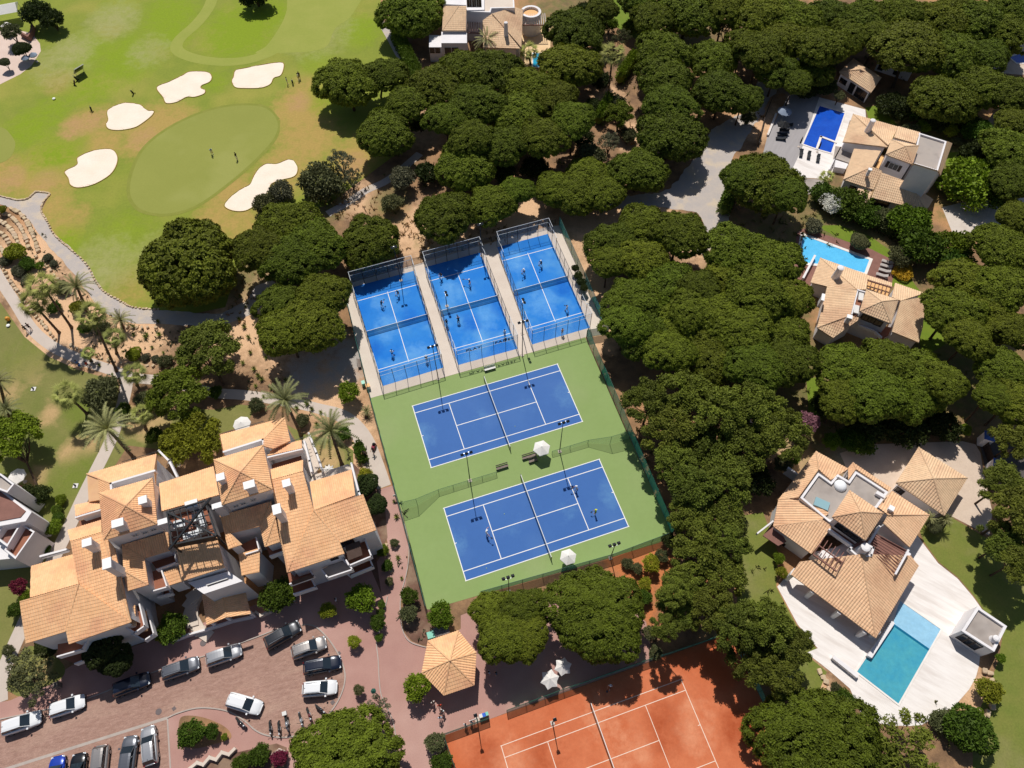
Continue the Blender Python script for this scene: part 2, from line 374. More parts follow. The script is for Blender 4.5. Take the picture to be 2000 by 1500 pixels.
# gravel cart path with its border of stones
cart = [(-260, 385), (0, 384), (20, 388), (38, 391), (55, 388), (68, 378), (75, 376), (97, 380), (86, 395), (82, 412), (92, 430), (107, 458), (140, 488), (170, 517), (188, 550), (205, 571), (240, 591),
        (262, 602), (310, 606), (430, 613), (480, 590), (500, 560), (530, 545), (545, 560), (500, 610), (430, 640), (310, 633), (262, 631), (238, 628), (210, 615), (190, 598), (168, 568), (145, 536), (120, 508), (95, 483), (72, 452),
        (56, 428), (36, 411), (0, 400), (-260, 402)]
sheet('gravel_path', cart, .02, M_gravel, wob=.18)
border = [(0, 383), (20, 388), (38, 391), (55, 388), (68, 377), (75, 375), (97, 379), (86, 394), (81, 412), (91, 430), (106, 458), (139, 488), (169, 516), (187, 549), (204, 570), (239, 590), (262, 601), (312, 605)]
bp = smooth_open([G(*p) for p in border], 6); b = MB(); tl = []
acc = 0; STONES = []
for i in range(len(bp)-1):
    d = bp[i+1]-bp[i]; L_ = d.length; k = max(1, int(L_/.42)); a = math.atan2(d.y, d.x)
    for j in range(k): STONES.append((bp[i].lerp(bp[i+1], (j+.5)/k), a))
def stone_mesh(name, seed):
    r_ = random.Random(seed); bm = bmesh.new(); bmesh.ops.create_cube(bm, size=1)
    bmesh.ops.bevel(bm, geom=bm.edges[:], offset=.16, segments=1, affect='EDGES')
    for v in bm.verts: v.co += Vector((r_.uniform(-.08, .08), r_.uniform(-.08, .08), r_.uniform(-.06, .06)))
    me = bpy.data.meshes.new(name); bm.to_mesh(me); bm.free(); me.materials.append(M_lime); return me
stone_meshes = [stone_mesh('stone', 20+i) for i in range(5)]
edging = thing('stone_edging', 'line of pale stones edging the gravel cart path against the golf lawn', 'stone edging', G(*border[8]))
def place_stone(parent, p, a, sx, sy, sz, name='stone', z=None):
    s_ = bpy.data.objects.new(name, rng.choice(stone_meshes)); link(s_, parent)
    q = p-parent.location; s_.location = (q.x, q.y, (z if z is not None else sz*.38)-parent.location.z)
    s_.scale = (sx, sy, sz); s_.rotation_euler = (rng.uniform(-.08, .08), rng.uniform(-.08, .08), a+rng.uniform(-.25, .25))
    return s_
for i, (p, a) in enumerate(STONES):
    w = noise.noise_vector(p*2)*.08
    place_stone(edging, p+Vector((w.x, w.y, 0)), a, rng.uniform(.36, .5), rng.uniform(.24, .36), rng.uniform(.2, .3))

# concrete walks
strip('concrete_path', [(-60, 440), (0, 545), (30, 592), (62, 642), (105, 678), (160, 703), (215, 722), (262, 738), (330, 745), (410, 766), (480, 772), (560, 784), (622, 798), (672, 815), (705, 850), (727, 900), (745, 953)],
      lambda t: 1.75 + (1.1 if t > .75 else 0)*min(1, (t-.75)/.15) if t > .75 else 1.75, .016, M_conc)
strip('concrete_path', [(250, 735), (243, 775), (232, 815), (214, 865), (188, 918), (160, 975), (135, 1030), (108, 1085), (60, 1190), (28, 1260), (2, 1325), (0, 1372)], 1.9, .024, M_conc)
strip('gravel_track', [(640, 418), (675, 398), (715, 372), (760, 350), (820, 300)], 1.6, .014, M_gravel)
sheet('gravel_road', [(1150, 408), (1200, 382), (1290, 378), (1330, 345), (1370, 300), (1390, 255), (1420, 236), (1450, 225), (1490, 130), (1540, 80), (1600, 60), (1560, 120), (1500, 200), (1475, 250), (1432, 300), (1428, 370), (1424, 430), (1404, 470), (1370, 505),
                      (1358, 480), (1380, 445), (1362, 415), (1290, 402)], .014, M_gravel, wob=.5)

# red paving, brick car park, kerbs
sheet('red_pavement', [(733, 958), (768, 948), (798, 1060), (793, 1140), (783, 1175), (784, 1228), (802, 1252), (840, 1267), (900, 1228), (900, 1202), (930, 1190), (960, 1188), (1200, 1150), (1262, 1215), (1275, 1290), (1000, 1388), (868, 1438),
                       (885, 1640), (-160, 1640), (-160, 1400), (20, 1368), (60, 1350), (140, 1300), (300, 1250), (560, 1160), (640, 1130), (735, 1100), (757, 1060)], .008, M_red)
sheet('car_park', [(-160, 1447), (0, 1405), (85, 1387), (170, 1365), (300, 1313), (400, 1281), (500, 1245), (560, 1222), (600, 1220), (618, 1225), (640, 1246), (660, 1276), (673, 1309), (673, 1335), (664, 1362), (648, 1388), (625, 1412),
                   (600, 1430), (560, 1440), (525, 1437), (500, 1427), (478, 1408), (450, 1391), (420, 1384), (385, 1383), (350, 1392), (327, 1402), (333, 1640), (-160, 1640)], .016, M_paver)
strip('kerb', [(-60, 1421), (0, 1405), (85, 1387), (170, 1365), (300, 1313), (400, 1281), (500, 1245), (545, 1227)], .14, .01, M_kerb, .1)
strip('kerb', [(590, 1221), (600, 1220), (618, 1225), (640, 1246), (660, 1276), (673, 1309), (673, 1335), (664, 1362), (648, 1388), (625, 1412), (600, 1430), (560, 1440), (525, 1437), (500, 1427), (478, 1408), (450, 1391), (420, 1384), (385, 1383), (350, 1392), (327, 1402)], .16, .01, M_kerb, .1)
strip('paving_band', [(-20, 1512), (327, 1402)], .34, .022, M_kerb)
strip('paving_band', [(327, 1402), (334, 1520)], .18, .026, M_kerb)
strip('kerb', [(768, 948), (783, 1000), (798, 1060), (796, 1110), (783, 1165), (783, 1210), (790, 1240), (805, 1256), (835, 1265)], .12, .01, M_kerb, .12)
strip('kerb', [(757, 1165), (752, 1190), (748, 1215), (736, 1250), (739, 1290), (741, 1330), (745, 1358), (755, 1380), (768, 1410), (775, 1450)], .12, .01, M_kerb, .12)
M_soil = mat('planting_soil', '#77594A', '#65493C', 1., fine=.25, c3='#8C7460', scale3=.3)
sheet('planting_bed', [(772, 955), (785, 1000), (801, 1060), (798, 1115), (787, 1165), (787, 1210), (793, 1238), (806, 1252), (836, 1262), (850, 1210), (880, 1195), (834, 1190)], .03, M_soil)
sheet('planting_bed', [(350, 1410), (362, 1398), (400, 1402), (440, 1420), (452, 1440), (430, 1450), (380, 1462), (352, 1450)], .03, M_dirt, smooth=True)
sheet('planting_bed', [(330, 1640), (375, 1500), (420, 1488), (460, 1470), (540, 1452), (560, 1460), (560, 1640)], .03, M_soil)
sheet('planting_bed', [(735, 1090), (757, 1050), (752, 990), (735, 950), (715, 930), (690, 905), (660, 960), (745, 1160)], .03, M_soil)

# left lawn and small garden lawns
sheet('lawn', [(-260, 470), (0, 590), (48, 658), (96, 697), (152, 722), (212, 740), (232, 755), (229, 790), (216, 835), (195, 885), (168, 940), (142, 990), (115, 1045), (62, 1165), (10, 1290), (-20, 1400), (-260, 1440)], .01, M_lawn,
      attrs={'dry': [(95, 810, 30, .9), (140, 880, 36, .9), (175, 870, 30, .9), (72, 935, 30, 1), (20, 770, 30, .8), (60, 720, 60, .4)], 'lush': [(150, 805, 40, .9), (60, 690, 70, .5), (150, 930, 60, .8), (110, 960, 60, .7), (190, 760, 30, .6)]}, cell=1.6)
sheet('lawn', [(232, 820), (252, 790), (300, 800), (420, 800), (470, 790), (500, 795), (480, 830), (420, 850), (330, 880), (250, 870), (180, 980), (172, 960)], .011, M_lawn, attrs={'dry': [(270, 810, 50, 1), (300, 830, 40, .9)], 'lush': []}, cell=2)
sheet('lawn', [(560, 830), (600, 850), (660, 860), (690, 880), (690, 910), (640, 930), (600, 900)], .011, M_lawn, attrs={'dry': [(640, 900, 40, .9)], 'lush': []}, cell=2)
sheet('lawn', [(15, 1340), (50, 1265), (95, 1275), (125, 1300), (120, 1325), (80, 1345), (42, 1360), (22, 1352)], .012, M_lawn, smooth=True, attrs={'dry': [(85, 1310, 24, .9)], 'lush': []}, cell=2)
sheet('pink_terrace', [(-60, 165), (0, 165), (40, 145), (62, 128), (80, 100), (78, 85), (62, 65), (40, 60), (-60, 60)], .024, mat('pink_paving', '#D9C3B6', '#D2BAAC', .5, fine=.05), smooth=False)

# courts: ground surfaces
sheet('court_surface', [(723, 778), (1143, 659), (1312, 1043), (1287, 1060), (1195, 1088), (834, 1192)], .016, M_tgreen)
def court(name, quad, m, z): return sheet(name, quad, z, m)
C_ANG = 0.316952; TC1 = Vector((-2.33852, 52.5498, 0)); TC2 = Vector((3.13711, 35.9790, 0)); TC3 = Vector((11.26086, 5.69405, 0)); C3_ANG = .313321
def loc_xy(c, ang, x, y, z=0.): return Vector((c.x+math.cos(ang)*x-math.sin(ang)*y, c.y+math.sin(ang)*x+math.cos(ang)*y, z))
def tennis_lines(c, ang, z, m, w=.085, wb=.1):
    b = MB(); hl, hw, hs, sv = 11.885, 5.485, 4.115, 6.4
    def ln(x0, y0, x1, y1, w):
        dx, dy = x1-x0, y1-y0; L_ = math.hypot(dx, dy); nx, ny = -dy/L_*w/2, dx/L_*w/2
        b.face([loc_xy(c, ang, *p, z) for p in ((x0-nx, y0-ny), (x1-nx, y1-ny), (x1+nx, y1+ny), (x0+nx, y0+ny))])
    for s in (-1, 1):
        ln(-hl-w/2, s*(hw-w/2), hl+w/2, s*(hw-w/2), w); ln(-hl+wb, s*hs, hl-wb, s*hs, w)
        ln(s*(hl-wb/2), -(hw-w), s*(hl-wb/2), hw-w, wb); ln(s*sv, -hs+w/2, s*sv, hs-w/2, w)
        ln(s*hl-s*wb, 0, s*hl-s*.35, 0, w)
    ln(-sv+w/2, 0, sv-w/2, 0, w)
    o = b.build('court_lines', m); o['kind'] = 'structure'; return o
for c in (TC1, TC2):
    sheet('tennis_court', [loc_xy(c, C_ANG, x, y) for x, y in ((-11.885, -5.485), (11.885, -5.485), (11.885, 5.485), (-11.885, 5.485))], .022, M_tblue, world=True, cell=1.2, attrs={'worn': [(826, 853, 36, .55), (1108, 770, 36, .5), (888, 1064, 38, .5), (1195, 964, 38, .55), (940, 815, 30, .3), (1035, 790, 30, .3), (1000, 1030, 34, .3), (1110, 1000, 34, .35), (960, 880, 20, .3)]})
    tennis_lines(c, C_ANG, .028, M_line, .11, .12)
sheet('clay_court', [(869, 1436), (1424, 1238), (1620, 1640), (915, 1640)], .018, M_clay, cell=2, attrs={'damp': [(1300, 1420, 60, .7), (1440, 1420, 50, .8), (1060, 1480, 60, .6), (950, 1480, 50, .7)], 'worn': [(1360, 1420, 60, .6), (1180, 1400, 60, .5), (1000, 1490, 50, .6), (1230, 1480, 70, .5)]})
tennis_lines(TC3, C3_ANG, .026, mat('clay_line', '#F0DCCB', '#E8CDB8', 3.), .08, .09)
# padel slab and turf
sheet('padel_slab', [(671, 560), (724, 777.5), (1143, 658.5), (1186, 652), (1092, 440), (1066, 444), (960, 474), (822, 514), (684, 553)], .014, M_slab)
PAD = [[(689, 561), (808, 529), (866, 718), (748, 754)], [(830, 522), (938, 493), (1011, 681), (895, 713)], [(971, 483), (1070, 457), (1152, 640), (1039, 673)]]
def bil(q, u, v): return (q[0]*(1-u)+q[1]*u)*(1-v) + (q[3]*(1-u)+q[2]*u)*v
PADW = [[G(*p) for p in q] for q in PAD]
for q in PADW:
    sheet('padel_court', q, .022, M_pblue, world=True, cell=1.2, attrs={'worn': [(755, 640, 36, .6), (815, 690, 30, .6), (780, 735, 40, .5), (880, 570, 30, .6), (950, 620, 36, .6), (930, 680, 40, .5), (1010, 510, 34, .6), (1060, 590, 40, .6), (1100, 640, 34, .5), (740, 590, 24, .5)], 'fresh': [(730, 680, 24, .9), (800, 620, 24, .7), (840, 620, 20, .7), (920, 630, 26, .8), (980, 600, 26, .8), (1100, 560, 26, .9), (1000, 590, 26, .6)]})
    b = MB()
    def ln(u0, v0, u1, v1, w=.1):
        a, c = bil(q, u0, v0), bil(q, u1, v1); d = (c-a).normalized(); n = Vector((-d.y, d.x, 0))*w/2
        b.face([Vector((p.x, p.y, .028)) for p in (a-n, c-n, c+n, a+n)])
    for v in (.152, .848): ln(0, v, 1, v)
    ln(.5, .14, .5, .1475); ln(.5, .1565, .5, .8435); ln(.5, .8525, .5, .86)
    o = b.build('court_lines', M_line); o['kind'] = 'structure'

# villa grounds
sheet('driveway', [(1640, 885), (1700, 868), (1880, 862), (1905, 868), (1915, 885), (1922, 930), (1938, 1000), (1932, 1046), (1850, 1004), (1800, 1020), (1700, 980), (1660, 930)], .016, M_drive)
sheet('lane', [(1910, 850), (2080, 820), (2080, 960), (1960, 940), (1925, 920)], .014, mat('asphalt', '#5C5652', '#514B48', .7, fine=.15))
sheet('pool_terrace', [(1518, 1146), (1550, 1110), (1650, 1060), (1780, 1030), (1802, 1060), (1832, 1100), (1870, 1130), (1900, 1165), (1922, 1196), (1912, 1300), (1906, 1322), (1893, 1346), (1862, 1382), (1832, 1397), (1800, 1416), (1778, 1418), (1740, 1417), (1700, 1410), (1680, 1390),
                       (1660, 1345), (1620, 1310), (1575, 1275), (1597, 1266), (1558, 1220)], .02, M_deck)
sheet('villa_lawn', [(1436, 1010), (1490, 1000), (1520, 1080), (1516, 1146), (1556, 1222), (1595, 1267), (1573, 1277), (1615, 1312), (1600, 1350), (1500, 1330), (1440, 1180)], .012, M_vlawn)
sheet('villa_lawn', [(1790, 1020), (1850, 1006), (1930, 1052), (2100, 1080), (2200, 1700), (1900, 1700), (1900, 1420), (1920, 1370), (1950, 1290), (1960, 1230), (1924, 1196), (1902, 1164), (1872, 1128), (1834, 1098), (1804, 1058)], .012, M_vlawn)
sheet('villa_lawn', [(1590, 440), (1640, 440), (1700, 462), (1740, 490), (1790, 560), (1860, 640), (1850, 670), (1800, 700), (1790, 600), (1740, 555), (1740, 530), (1700, 495)], .012, M_blawn)
sheet('brick_terrace', [(1556, 452), (1572, 446), (1700, 486), (1752, 512), (1740, 560), (1690, 600), (1550, 560)], .018, M_wood)
sheet('villa_lawn', [(1690, 210), (1715, 205), (1750, 240), (1760, 262), (1700, 245)], .012, M_blawn)
sheet('villa_lawn', [(1842, 300), (1880, 295), (1900, 330), (1850, 330)], .012, M_blawn)
sheet('grey_terrace', [(1500, 262), (1545, 178), (1600, 190), (1564, 296), (1540, 345), (1490, 300)], .02, mat('grey_deck', '#A5A0A0', '#9C9797', .6, fine=.05, stretch=(2., .3, 1, R(60))))
sheet('white_terrace', [(1600, 190), (1690, 214), (1692, 240), (1660, 235), (1630, 330), (1617, 350), (1540, 345), (1564, 296)], .018, M_deck)
sheet('grey_terrace', [(1536, 346), (1617, 351), (1605, 380), (1560, 380)], .015, M_grey)
sheet('driveway', [(1840, 405), (1900, 390), (2050, 385), (2050, 450), (1930, 460), (1860, 455)], .012, mat('white_gravel', '#D5CABF', '#C8BBAF', .8, fine=.12))
sheet('villa_lawn', [(1186, -60), (1215, -60), (1270, 60), (1240, 75), (1200, 50)], .012, M_blawn)
sheet('villa_lawn', [(1428, -40), (1455, -40), (1452, 50), (1430, 45)], .012, M_blawn)
sheet('villa_lawn', [(1575, 740), (1606, 735), (1605, 820), (1580, 815)], .012, M_blawn)
sheet('stone_terrace', [(1900, 108), (2040, 60), (2040, 150), (1920, 140)], .014, M_drive)
sheet('stone_terrace', [(1000, 60), (1075, 55), (1075, 130), (1010, 130)], .014, mat('sand_paving', '#E8C99E', '#E0BE92', .5, fine=.05))
sheet('asphalt_path', [(735, 20), (745, 35), (770, 70), (786, 100), (790, 118), (776, 115), (755, 75), (738, 45)], .03, M_gravel)
sheet('asphalt_path', [(738, 25), (732, 40), (745, 75), (775, 112), (788, 110), (768, 70), (750, 40)], .034, M_gravel) if False else None
# ================================================================ vegetation
def leafmat(name, c, tr=.22, ora=.24): return mat(name, c, rough=.65, spec=.2, tint=.5, orand=ora, trans=tr)
M_pine = leafmat('pine_needles', (.122, .154, .0125))
M_pine2 = leafmat('pine_needles_pale', (.136, .163, .021))
M_olive = leafmat('olive_leaves', (.125, .135, .055))
M_grey = M_grey
M_silver = leafmat('grey_leaves', (.16, .165, .095))
M_bright = leafmat('bright_leaves', (.15, .225, .014))
M_broad = leafmat('broad_leaves', (.085, .145, .014))
M_yellow = leafmat('yellow_green_leaves', (.27, .29, .022))
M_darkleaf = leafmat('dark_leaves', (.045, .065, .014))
M_palm = leafmat('palm_leaves', (.29, .29, .115), .15)
M_fan = leafmat('fan_palm_leaves', (.27, .29, .075), .2)
M_palmd = leafmat('dry_palm_leaves', (.23, .21, .09), .1)
M_red_l = leafmat('red_flowers', (.2, .025, .045))
M_pink_l = leafmat('pink_flowers', (.42, .2, .24))
M_yel_l = leafmat('yellow_flowers', (.5, .36, .02))
M_white_l = leafmat('white_flowers', (.75, .74, .68))
M_orange_l = leafmat('orange_flowers', (.65, .2, .02))
M_bark = mat('bark', '#5A4636', '#3E3026', 3., fine=.25, fscale=14)
M_palmbark = mat('palm_bark', '#6E5A48', '#4F4034', 4., fine=.3, fscale=10)

def blades(V, F, T, c, n, r_, ln, wd, k, spread, tone):
    """k leaf-sized faces spraying from c about direction n"""
    for _ in range(k):
        d = (n + Vector((r_.gauss(0, spread), r_.gauss(0, spread), r_.gauss(0, spread)))).normalized()
        s = d.cross(Vector((r_.uniform(-1, 1), r_.uniform(-1, 1), r_.uniform(-1, 1))))
        if s.length < 1e-3: continue
        s = s.normalized()*wd*r_.uniform(.7, 1.3); l = ln*r_.uniform(.6, 1.3); i = len(V)
        V += [c-s*.5, c+s*.5, c+d*l+s*.35, c+d*l-s*.35]; F.append((i, i+1, i+2, i+3)); T.append(min(1, max(0, tone+r_.uniform(-.22, .22))))
def flakes(V, F, T, c, n, r_, ln, wd, k, up, tone):
    """needle sprays lying along the crown surface, so that they take the light as the crown does"""
    for _ in range(k):
        t = n.cross(Vector((r_.gauss(0, 1), r_.gauss(0, 1), r_.gauss(0, 1))))
        if t.length < 1e-3: continue
        d = (t.normalized()+n*r_.uniform(.1, up)).normalized(); s = n.cross(d).normalized()*wd*r_.uniform(.7, 1.3); l = ln*r_.uniform(.6, 1.3); i = len(V)
        V += [c-s*.5, c+s*.5, c+d*l+s*.35, c+d*l-s*.35]; F.append((i, i+1, i+2, i+3)); T.append(min(1, max(0, tone+r_.uniform(-.22, .22))))
ICO = None
def core(V, F, T, c, r, tone):
    global ICO
    if ICO is None:
        bm = bmesh.new(); bmesh.ops.create_icosphere(bm, subdivisions=1, radius=1); ICO = ([v.co.copy() for v in bm.verts], [tuple(v.index for v in f.verts) for f in bm.faces]); bm.free()
    i = len(V); V += [c + Vector((v.x*r[0], v.y*r[1], v.z*r[2])) for v in ICO[0]]
    F += [tuple(a+i for a in f) for f in ICO[1]]; T += [tone]*len(ICO[1])
def mesh_from(name, V, F, T, mats, mi=None):
    me = bpy.data.meshes.new(name); me.from_pydata([tuple(v) for v in V], [], F)
    for m in (mats if isinstance(mats, list) else [mats]): me.materials.append(m)
    a = me.attributes.new('tint', 'FLOAT', 'FACE'); a.data.foreach_set('value', T)
    if mi: me.polygons.foreach_set('material_index', mi)
    me.update(); return me

def crown_mesh(seed, style, m):
    """crown of unit radius; z from 0 (underside) to the top"""
    r_ = random.Random(seed); V, F, T = [], [], []
    lob = [r_.uniform(0, 6.28) for _ in range(4)]
    def outline(a): return .86 + .075*math.sin(2*a+lob[0]) + .07*math.sin(3*a+lob[1]) + .05*math.sin(5*a+lob[2]) + .035*math.sin(8*a+lob[3])
    if style in ('stone', 'grand'):
        n, lr, H = (250, .082, .52) if style == 'stone' else (620, .054, .52); fl = .042 if style == 'stone' else .027
        pts = []
        for i in range(n):
            u = (i+.5)/n; a = i*2.39996+r_.uniform(-.25, .25); rr = math.sqrt(u)
            pts.append((a, rr, 0))
        for i in range(44): pts.append((i*6.283/44+r_.uniform(-.06, .06), 1.0, 1)); pts.append((i*6.283/44+r_.uniform(-.06, .06), .97, 2))
        for a, rr, e in pts:
            R0 = outline(a)*rr*1.04
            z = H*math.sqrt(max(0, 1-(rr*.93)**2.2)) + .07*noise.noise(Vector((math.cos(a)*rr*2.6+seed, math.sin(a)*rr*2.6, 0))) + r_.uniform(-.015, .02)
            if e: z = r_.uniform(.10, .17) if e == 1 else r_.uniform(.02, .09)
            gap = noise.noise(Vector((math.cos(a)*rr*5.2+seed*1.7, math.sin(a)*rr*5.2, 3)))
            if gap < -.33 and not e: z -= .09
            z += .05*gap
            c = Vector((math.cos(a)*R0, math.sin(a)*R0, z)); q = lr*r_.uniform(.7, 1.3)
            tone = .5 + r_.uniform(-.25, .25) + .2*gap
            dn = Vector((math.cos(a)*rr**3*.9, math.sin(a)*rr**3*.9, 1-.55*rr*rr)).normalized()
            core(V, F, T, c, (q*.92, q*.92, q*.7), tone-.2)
            for _ in range(24):
                th = r_.uniform(0, 6.283); cz = r_.uniform(-.1, 1); sr = math.sqrt(1-cz*cz) if cz < 1 else 0
                d = Vector((math.cos(th)*sr, math.sin(th)*sr, cz)); p = c + Vector((d.x*q, d.y*q, d.z*q*.78))
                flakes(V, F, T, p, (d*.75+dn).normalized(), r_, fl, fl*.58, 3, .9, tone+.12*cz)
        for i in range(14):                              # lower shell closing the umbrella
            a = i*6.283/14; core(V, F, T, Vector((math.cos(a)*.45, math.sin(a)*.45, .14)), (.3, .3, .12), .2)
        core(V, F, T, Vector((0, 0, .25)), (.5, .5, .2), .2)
    elif style == 'round':                              # full, dense round-headed pine
        n, lr = 150, .125
        for i in range(n):
            z = 1-1.45*(i+.5)/n; a = i*2.39996; sr = math.sqrt(max(0, 1-z*z)); k = outline(a)
            c = Vector((math.cos(a)*sr*k, math.sin(a)*sr*k, .42+z*.46)); q = lr*r_.uniform(.75, 1.25); tone = .45+r_.uniform(-.2, .2)
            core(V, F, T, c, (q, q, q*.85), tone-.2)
            o = Vector((math.cos(a)*sr, math.sin(a)*sr, z*.8+.25))
            for _ in range(26):
                d = (o*.8+Vector((r_.gauss(0, .6), r_.gauss(0, .6), r_.gauss(0, .6)))).normalized()
                flakes(V, F, T, c+d*q*.9, (d+o*.6).normalized(), r_, .05, .028, 3, 1., tone)
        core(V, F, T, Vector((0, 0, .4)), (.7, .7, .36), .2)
    elif style in ('loose', 'open'):                    # clumped, see-through crown
        n, lr = (46, .19) if style == 'loose' else (30, .17)
        for i in range(n):
            u = (i+.5)/n; a = i*2.39996+r_.uniform(-.4, .4); rr = math.sqrt(u)*outline(a)*1.02
            z = r_.uniform(.1, .3)+.42*math.sqrt(max(0, 1-u))
            c = Vector((math.cos(a)*rr, math.sin(a)*rr, z)); q = lr*r_.uniform(.6, 1.25); tone = .5+r_.uniform(-.25, .25)
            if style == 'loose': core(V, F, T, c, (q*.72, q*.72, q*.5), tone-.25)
            for _ in range(110 if style == 'loose' else 60):
                th = r_.uniform(0, 6.283); cz = r_.uniform(-.5, 1); sr = math.sqrt(max(0, 1-cz*cz)); e = r_.uniform(.55, 1.05)
                d = Vector((math.cos(th)*sr, math.sin(th)*sr, cz))
                flakes(V, F, T, c+Vector((d.x, d.y, d.z*.75))*q*e, (d+Vector((0, 0, .5))).normalized(), r_, .06, .03, 3, 1.2, tone)
    elif style == 'leafy':                              # broadleaf shrub or small tree
        n, lr = 60, .2
        for i in range(n):
            z = 1-1.5*(i+.5)/n; a = i*2.39996+r_.uniform(-.3, .3); sr = math.sqrt(max(0, 1-z*z)); k = outline(a)*r_.uniform(.85, 1.08)
            c = Vector((math.cos(a)*sr*k*.85, math.sin(a)*sr*k*.85, .5+z*.42*r_.uniform(.9, 1.1))); q = lr*r_.uniform(.7, 1.2); tone = .5+r_.uniform(-.25, .25)
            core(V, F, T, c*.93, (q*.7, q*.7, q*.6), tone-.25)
            for _ in range(34):
                d = Vector((r_.gauss(0, 1), r_.gauss(0, 1), r_.gauss(.25, 1))).normalized()
                blades(V, F, T, c+d*q*.85, d, r_, .1, .06, 2, .7, tone)
    elif style == 'bush':                               # low, clipped or cushion-shaped
        n = 420
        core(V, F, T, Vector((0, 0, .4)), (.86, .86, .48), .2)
        for i in range(n):
            z = 1-1.35*(i+.5)/n; a = i*2.39996; sr = math.sqrt(max(0, 1-z*z)); k = outline(a)*1.08
            d = Vector((math.cos(a)*sr, math.sin(a)*sr, z)); tone = .5+.3*noise.noise(d*3+Vector((seed, 0, 0)))
            blades(V, F, T, Vector((d.x*k*.92, d.y*k*.92, .42+d.z*.5)), d, r_, .12, .07, 4, .7, tone)
    return mesh_from('crown', V, F, T, m)

def trunk_mesh(seed, style):
    r_ = random.Random(seed); b = MB()
    if style == 'stone':
        f = Vector((r_.uniform(-.08, .08), r_.uniform(-.08, .08), .55))
        b.path([Vector((0, 0, 0)), f*.5+Vector((r_.uniform(-.03, .03), 0, 0)), f], [.062, .05, .043], 7)
        for i in range(6):
            a = i*6.283/6+r_.uniform(-.3, .3); e = Vector((math.cos(a)*.62, math.sin(a)*.62, .98)); m = f.lerp(e, .5)+Vector((0, 0, -.06))
            b.path([f, m, e], [.034, .024, .014], 5)
            a2 = a+.4; b.tube(m, Vector((math.cos(a2)*.5, math.sin(a2)*.5, 1.05)), .018, .01, 5)
    else:
        for i in range(4):
            a = i*1.57+r_.uniform(-.4, .4); e = Vector((math.cos(a)*.45, math.sin(a)*.45, 1.))
            b.path([Vector((0, 0, 0)), Vector((0, 0, .35)) + Vector((math.cos(a), math.sin(a), 0))*.1, e], [.07, .05, .02], 6)
    me = bpy.data.meshes.new('trunk'); me.from_pydata([tuple(v) for v in b.v], [], b.f); me.materials.append(M_bark); return me

CROWNS = {}
def crowns(style, m, n=4):
    k = (style, m.name)
    if k not in CROWNS: CROWNS[k] = [crown_mesh(100+i*7+len(style), style, m) for i in range(n)]
    return CROWNS[k]
TRUNKS = {'stone': [trunk_mesh(i, 'stone') for i in range(5)], 'bushy': [trunk_mesh(9+i, 'b') for i in range(2)]}

def tree(px, py, rpx, H, style, m, label, cat='tree', name='pine_tree', group=None, thick=.52, tk='stone', nvar=4, sy=1., lean=(0, 0), base=None):
    """a tree whose crown shows centred at the pixel; H = height of its top"""
    R0 = 0
    zc = H*.75
    for _ in range(3):
        p = G(px, py, zc); R0 = rpx/PXM(p); th = R0*thick*2 if style in ('round', 'leafy', 'bush') else R0*thick*1.4
        th = min(th, H*.95); zc = H - th*.42
    b = Vector((p.x+lean[0], p.y+lean[1], 0)) if base is None else G(*base)
    t = thing(name, label, cat, b, 0, group)
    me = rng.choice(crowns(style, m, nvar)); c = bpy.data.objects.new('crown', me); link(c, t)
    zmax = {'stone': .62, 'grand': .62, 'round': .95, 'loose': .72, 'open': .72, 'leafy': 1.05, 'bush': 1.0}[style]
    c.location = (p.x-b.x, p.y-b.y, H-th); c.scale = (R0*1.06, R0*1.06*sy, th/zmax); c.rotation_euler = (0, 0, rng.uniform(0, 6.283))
    if sy != 1: c.rotation_euler = (0, 0, 0)
    if H-th > .25:
        k = bpy.data.objects.new('trunk', rng.choice(TRUNKS[tk])); link(k, t)
        hh = (H-th)+th*.3; w = max(R0, H*.35); sh = Matrix.Identity(4)
        k.scale = (w*.85, w*.85, hh)
        d = Vector((p.x-b.x, p.y-b.y, hh))
        if d.xy.length > .3: k.rotation_euler = d.to_track_quat('Z', 'Y').to_euler(); k.scale.z = d.length
    return t

def zone(entries, H, where, kindword, style='stone', m=None, name='pine_tree', cat='pine tree', group=None, **kw):
    """labelled by size and rank from the left within its zone"""
    m = m or M_pine
    es = sorted(entries, key=lambda e: e[0])
    rad = sorted(e[2] for e in es)
    for i, e in enumerate(es):
        sz = 'broad' if e[2] >= rad[int(len(rad)*.67)] else ('small' if e[2] < rad[len(rad)//3] else 'middle-sized')
        if len(es) == 1: lab = '%s %s' % (kindword, where)
        elif len(es) == 2: lab = '%s %s, the %s one' % (kindword, where, ('left', 'right')[i])
        else:
            pos = ORD[i] + ' from the left' if i < len(es)/2 else (ORD[len(es)-1-i] + ' from the right' if i < len(es)-1 else 'last on the right')
            if i == 0: pos = 'leftmost'
            if i == len(es)-1: pos = 'rightmost'
            lab = '%s %s, %s' % (kindword, where, pos)
        tree(e[0], e[1], e[2]*.97, e[3] if len(e) > 3 else H+(rng.uniform(-1.6, 1.2) if len(es) > 3 else 0), style, m, lab, cat, name, group, **kw)

PG = 'stone pines around the courts and villas'
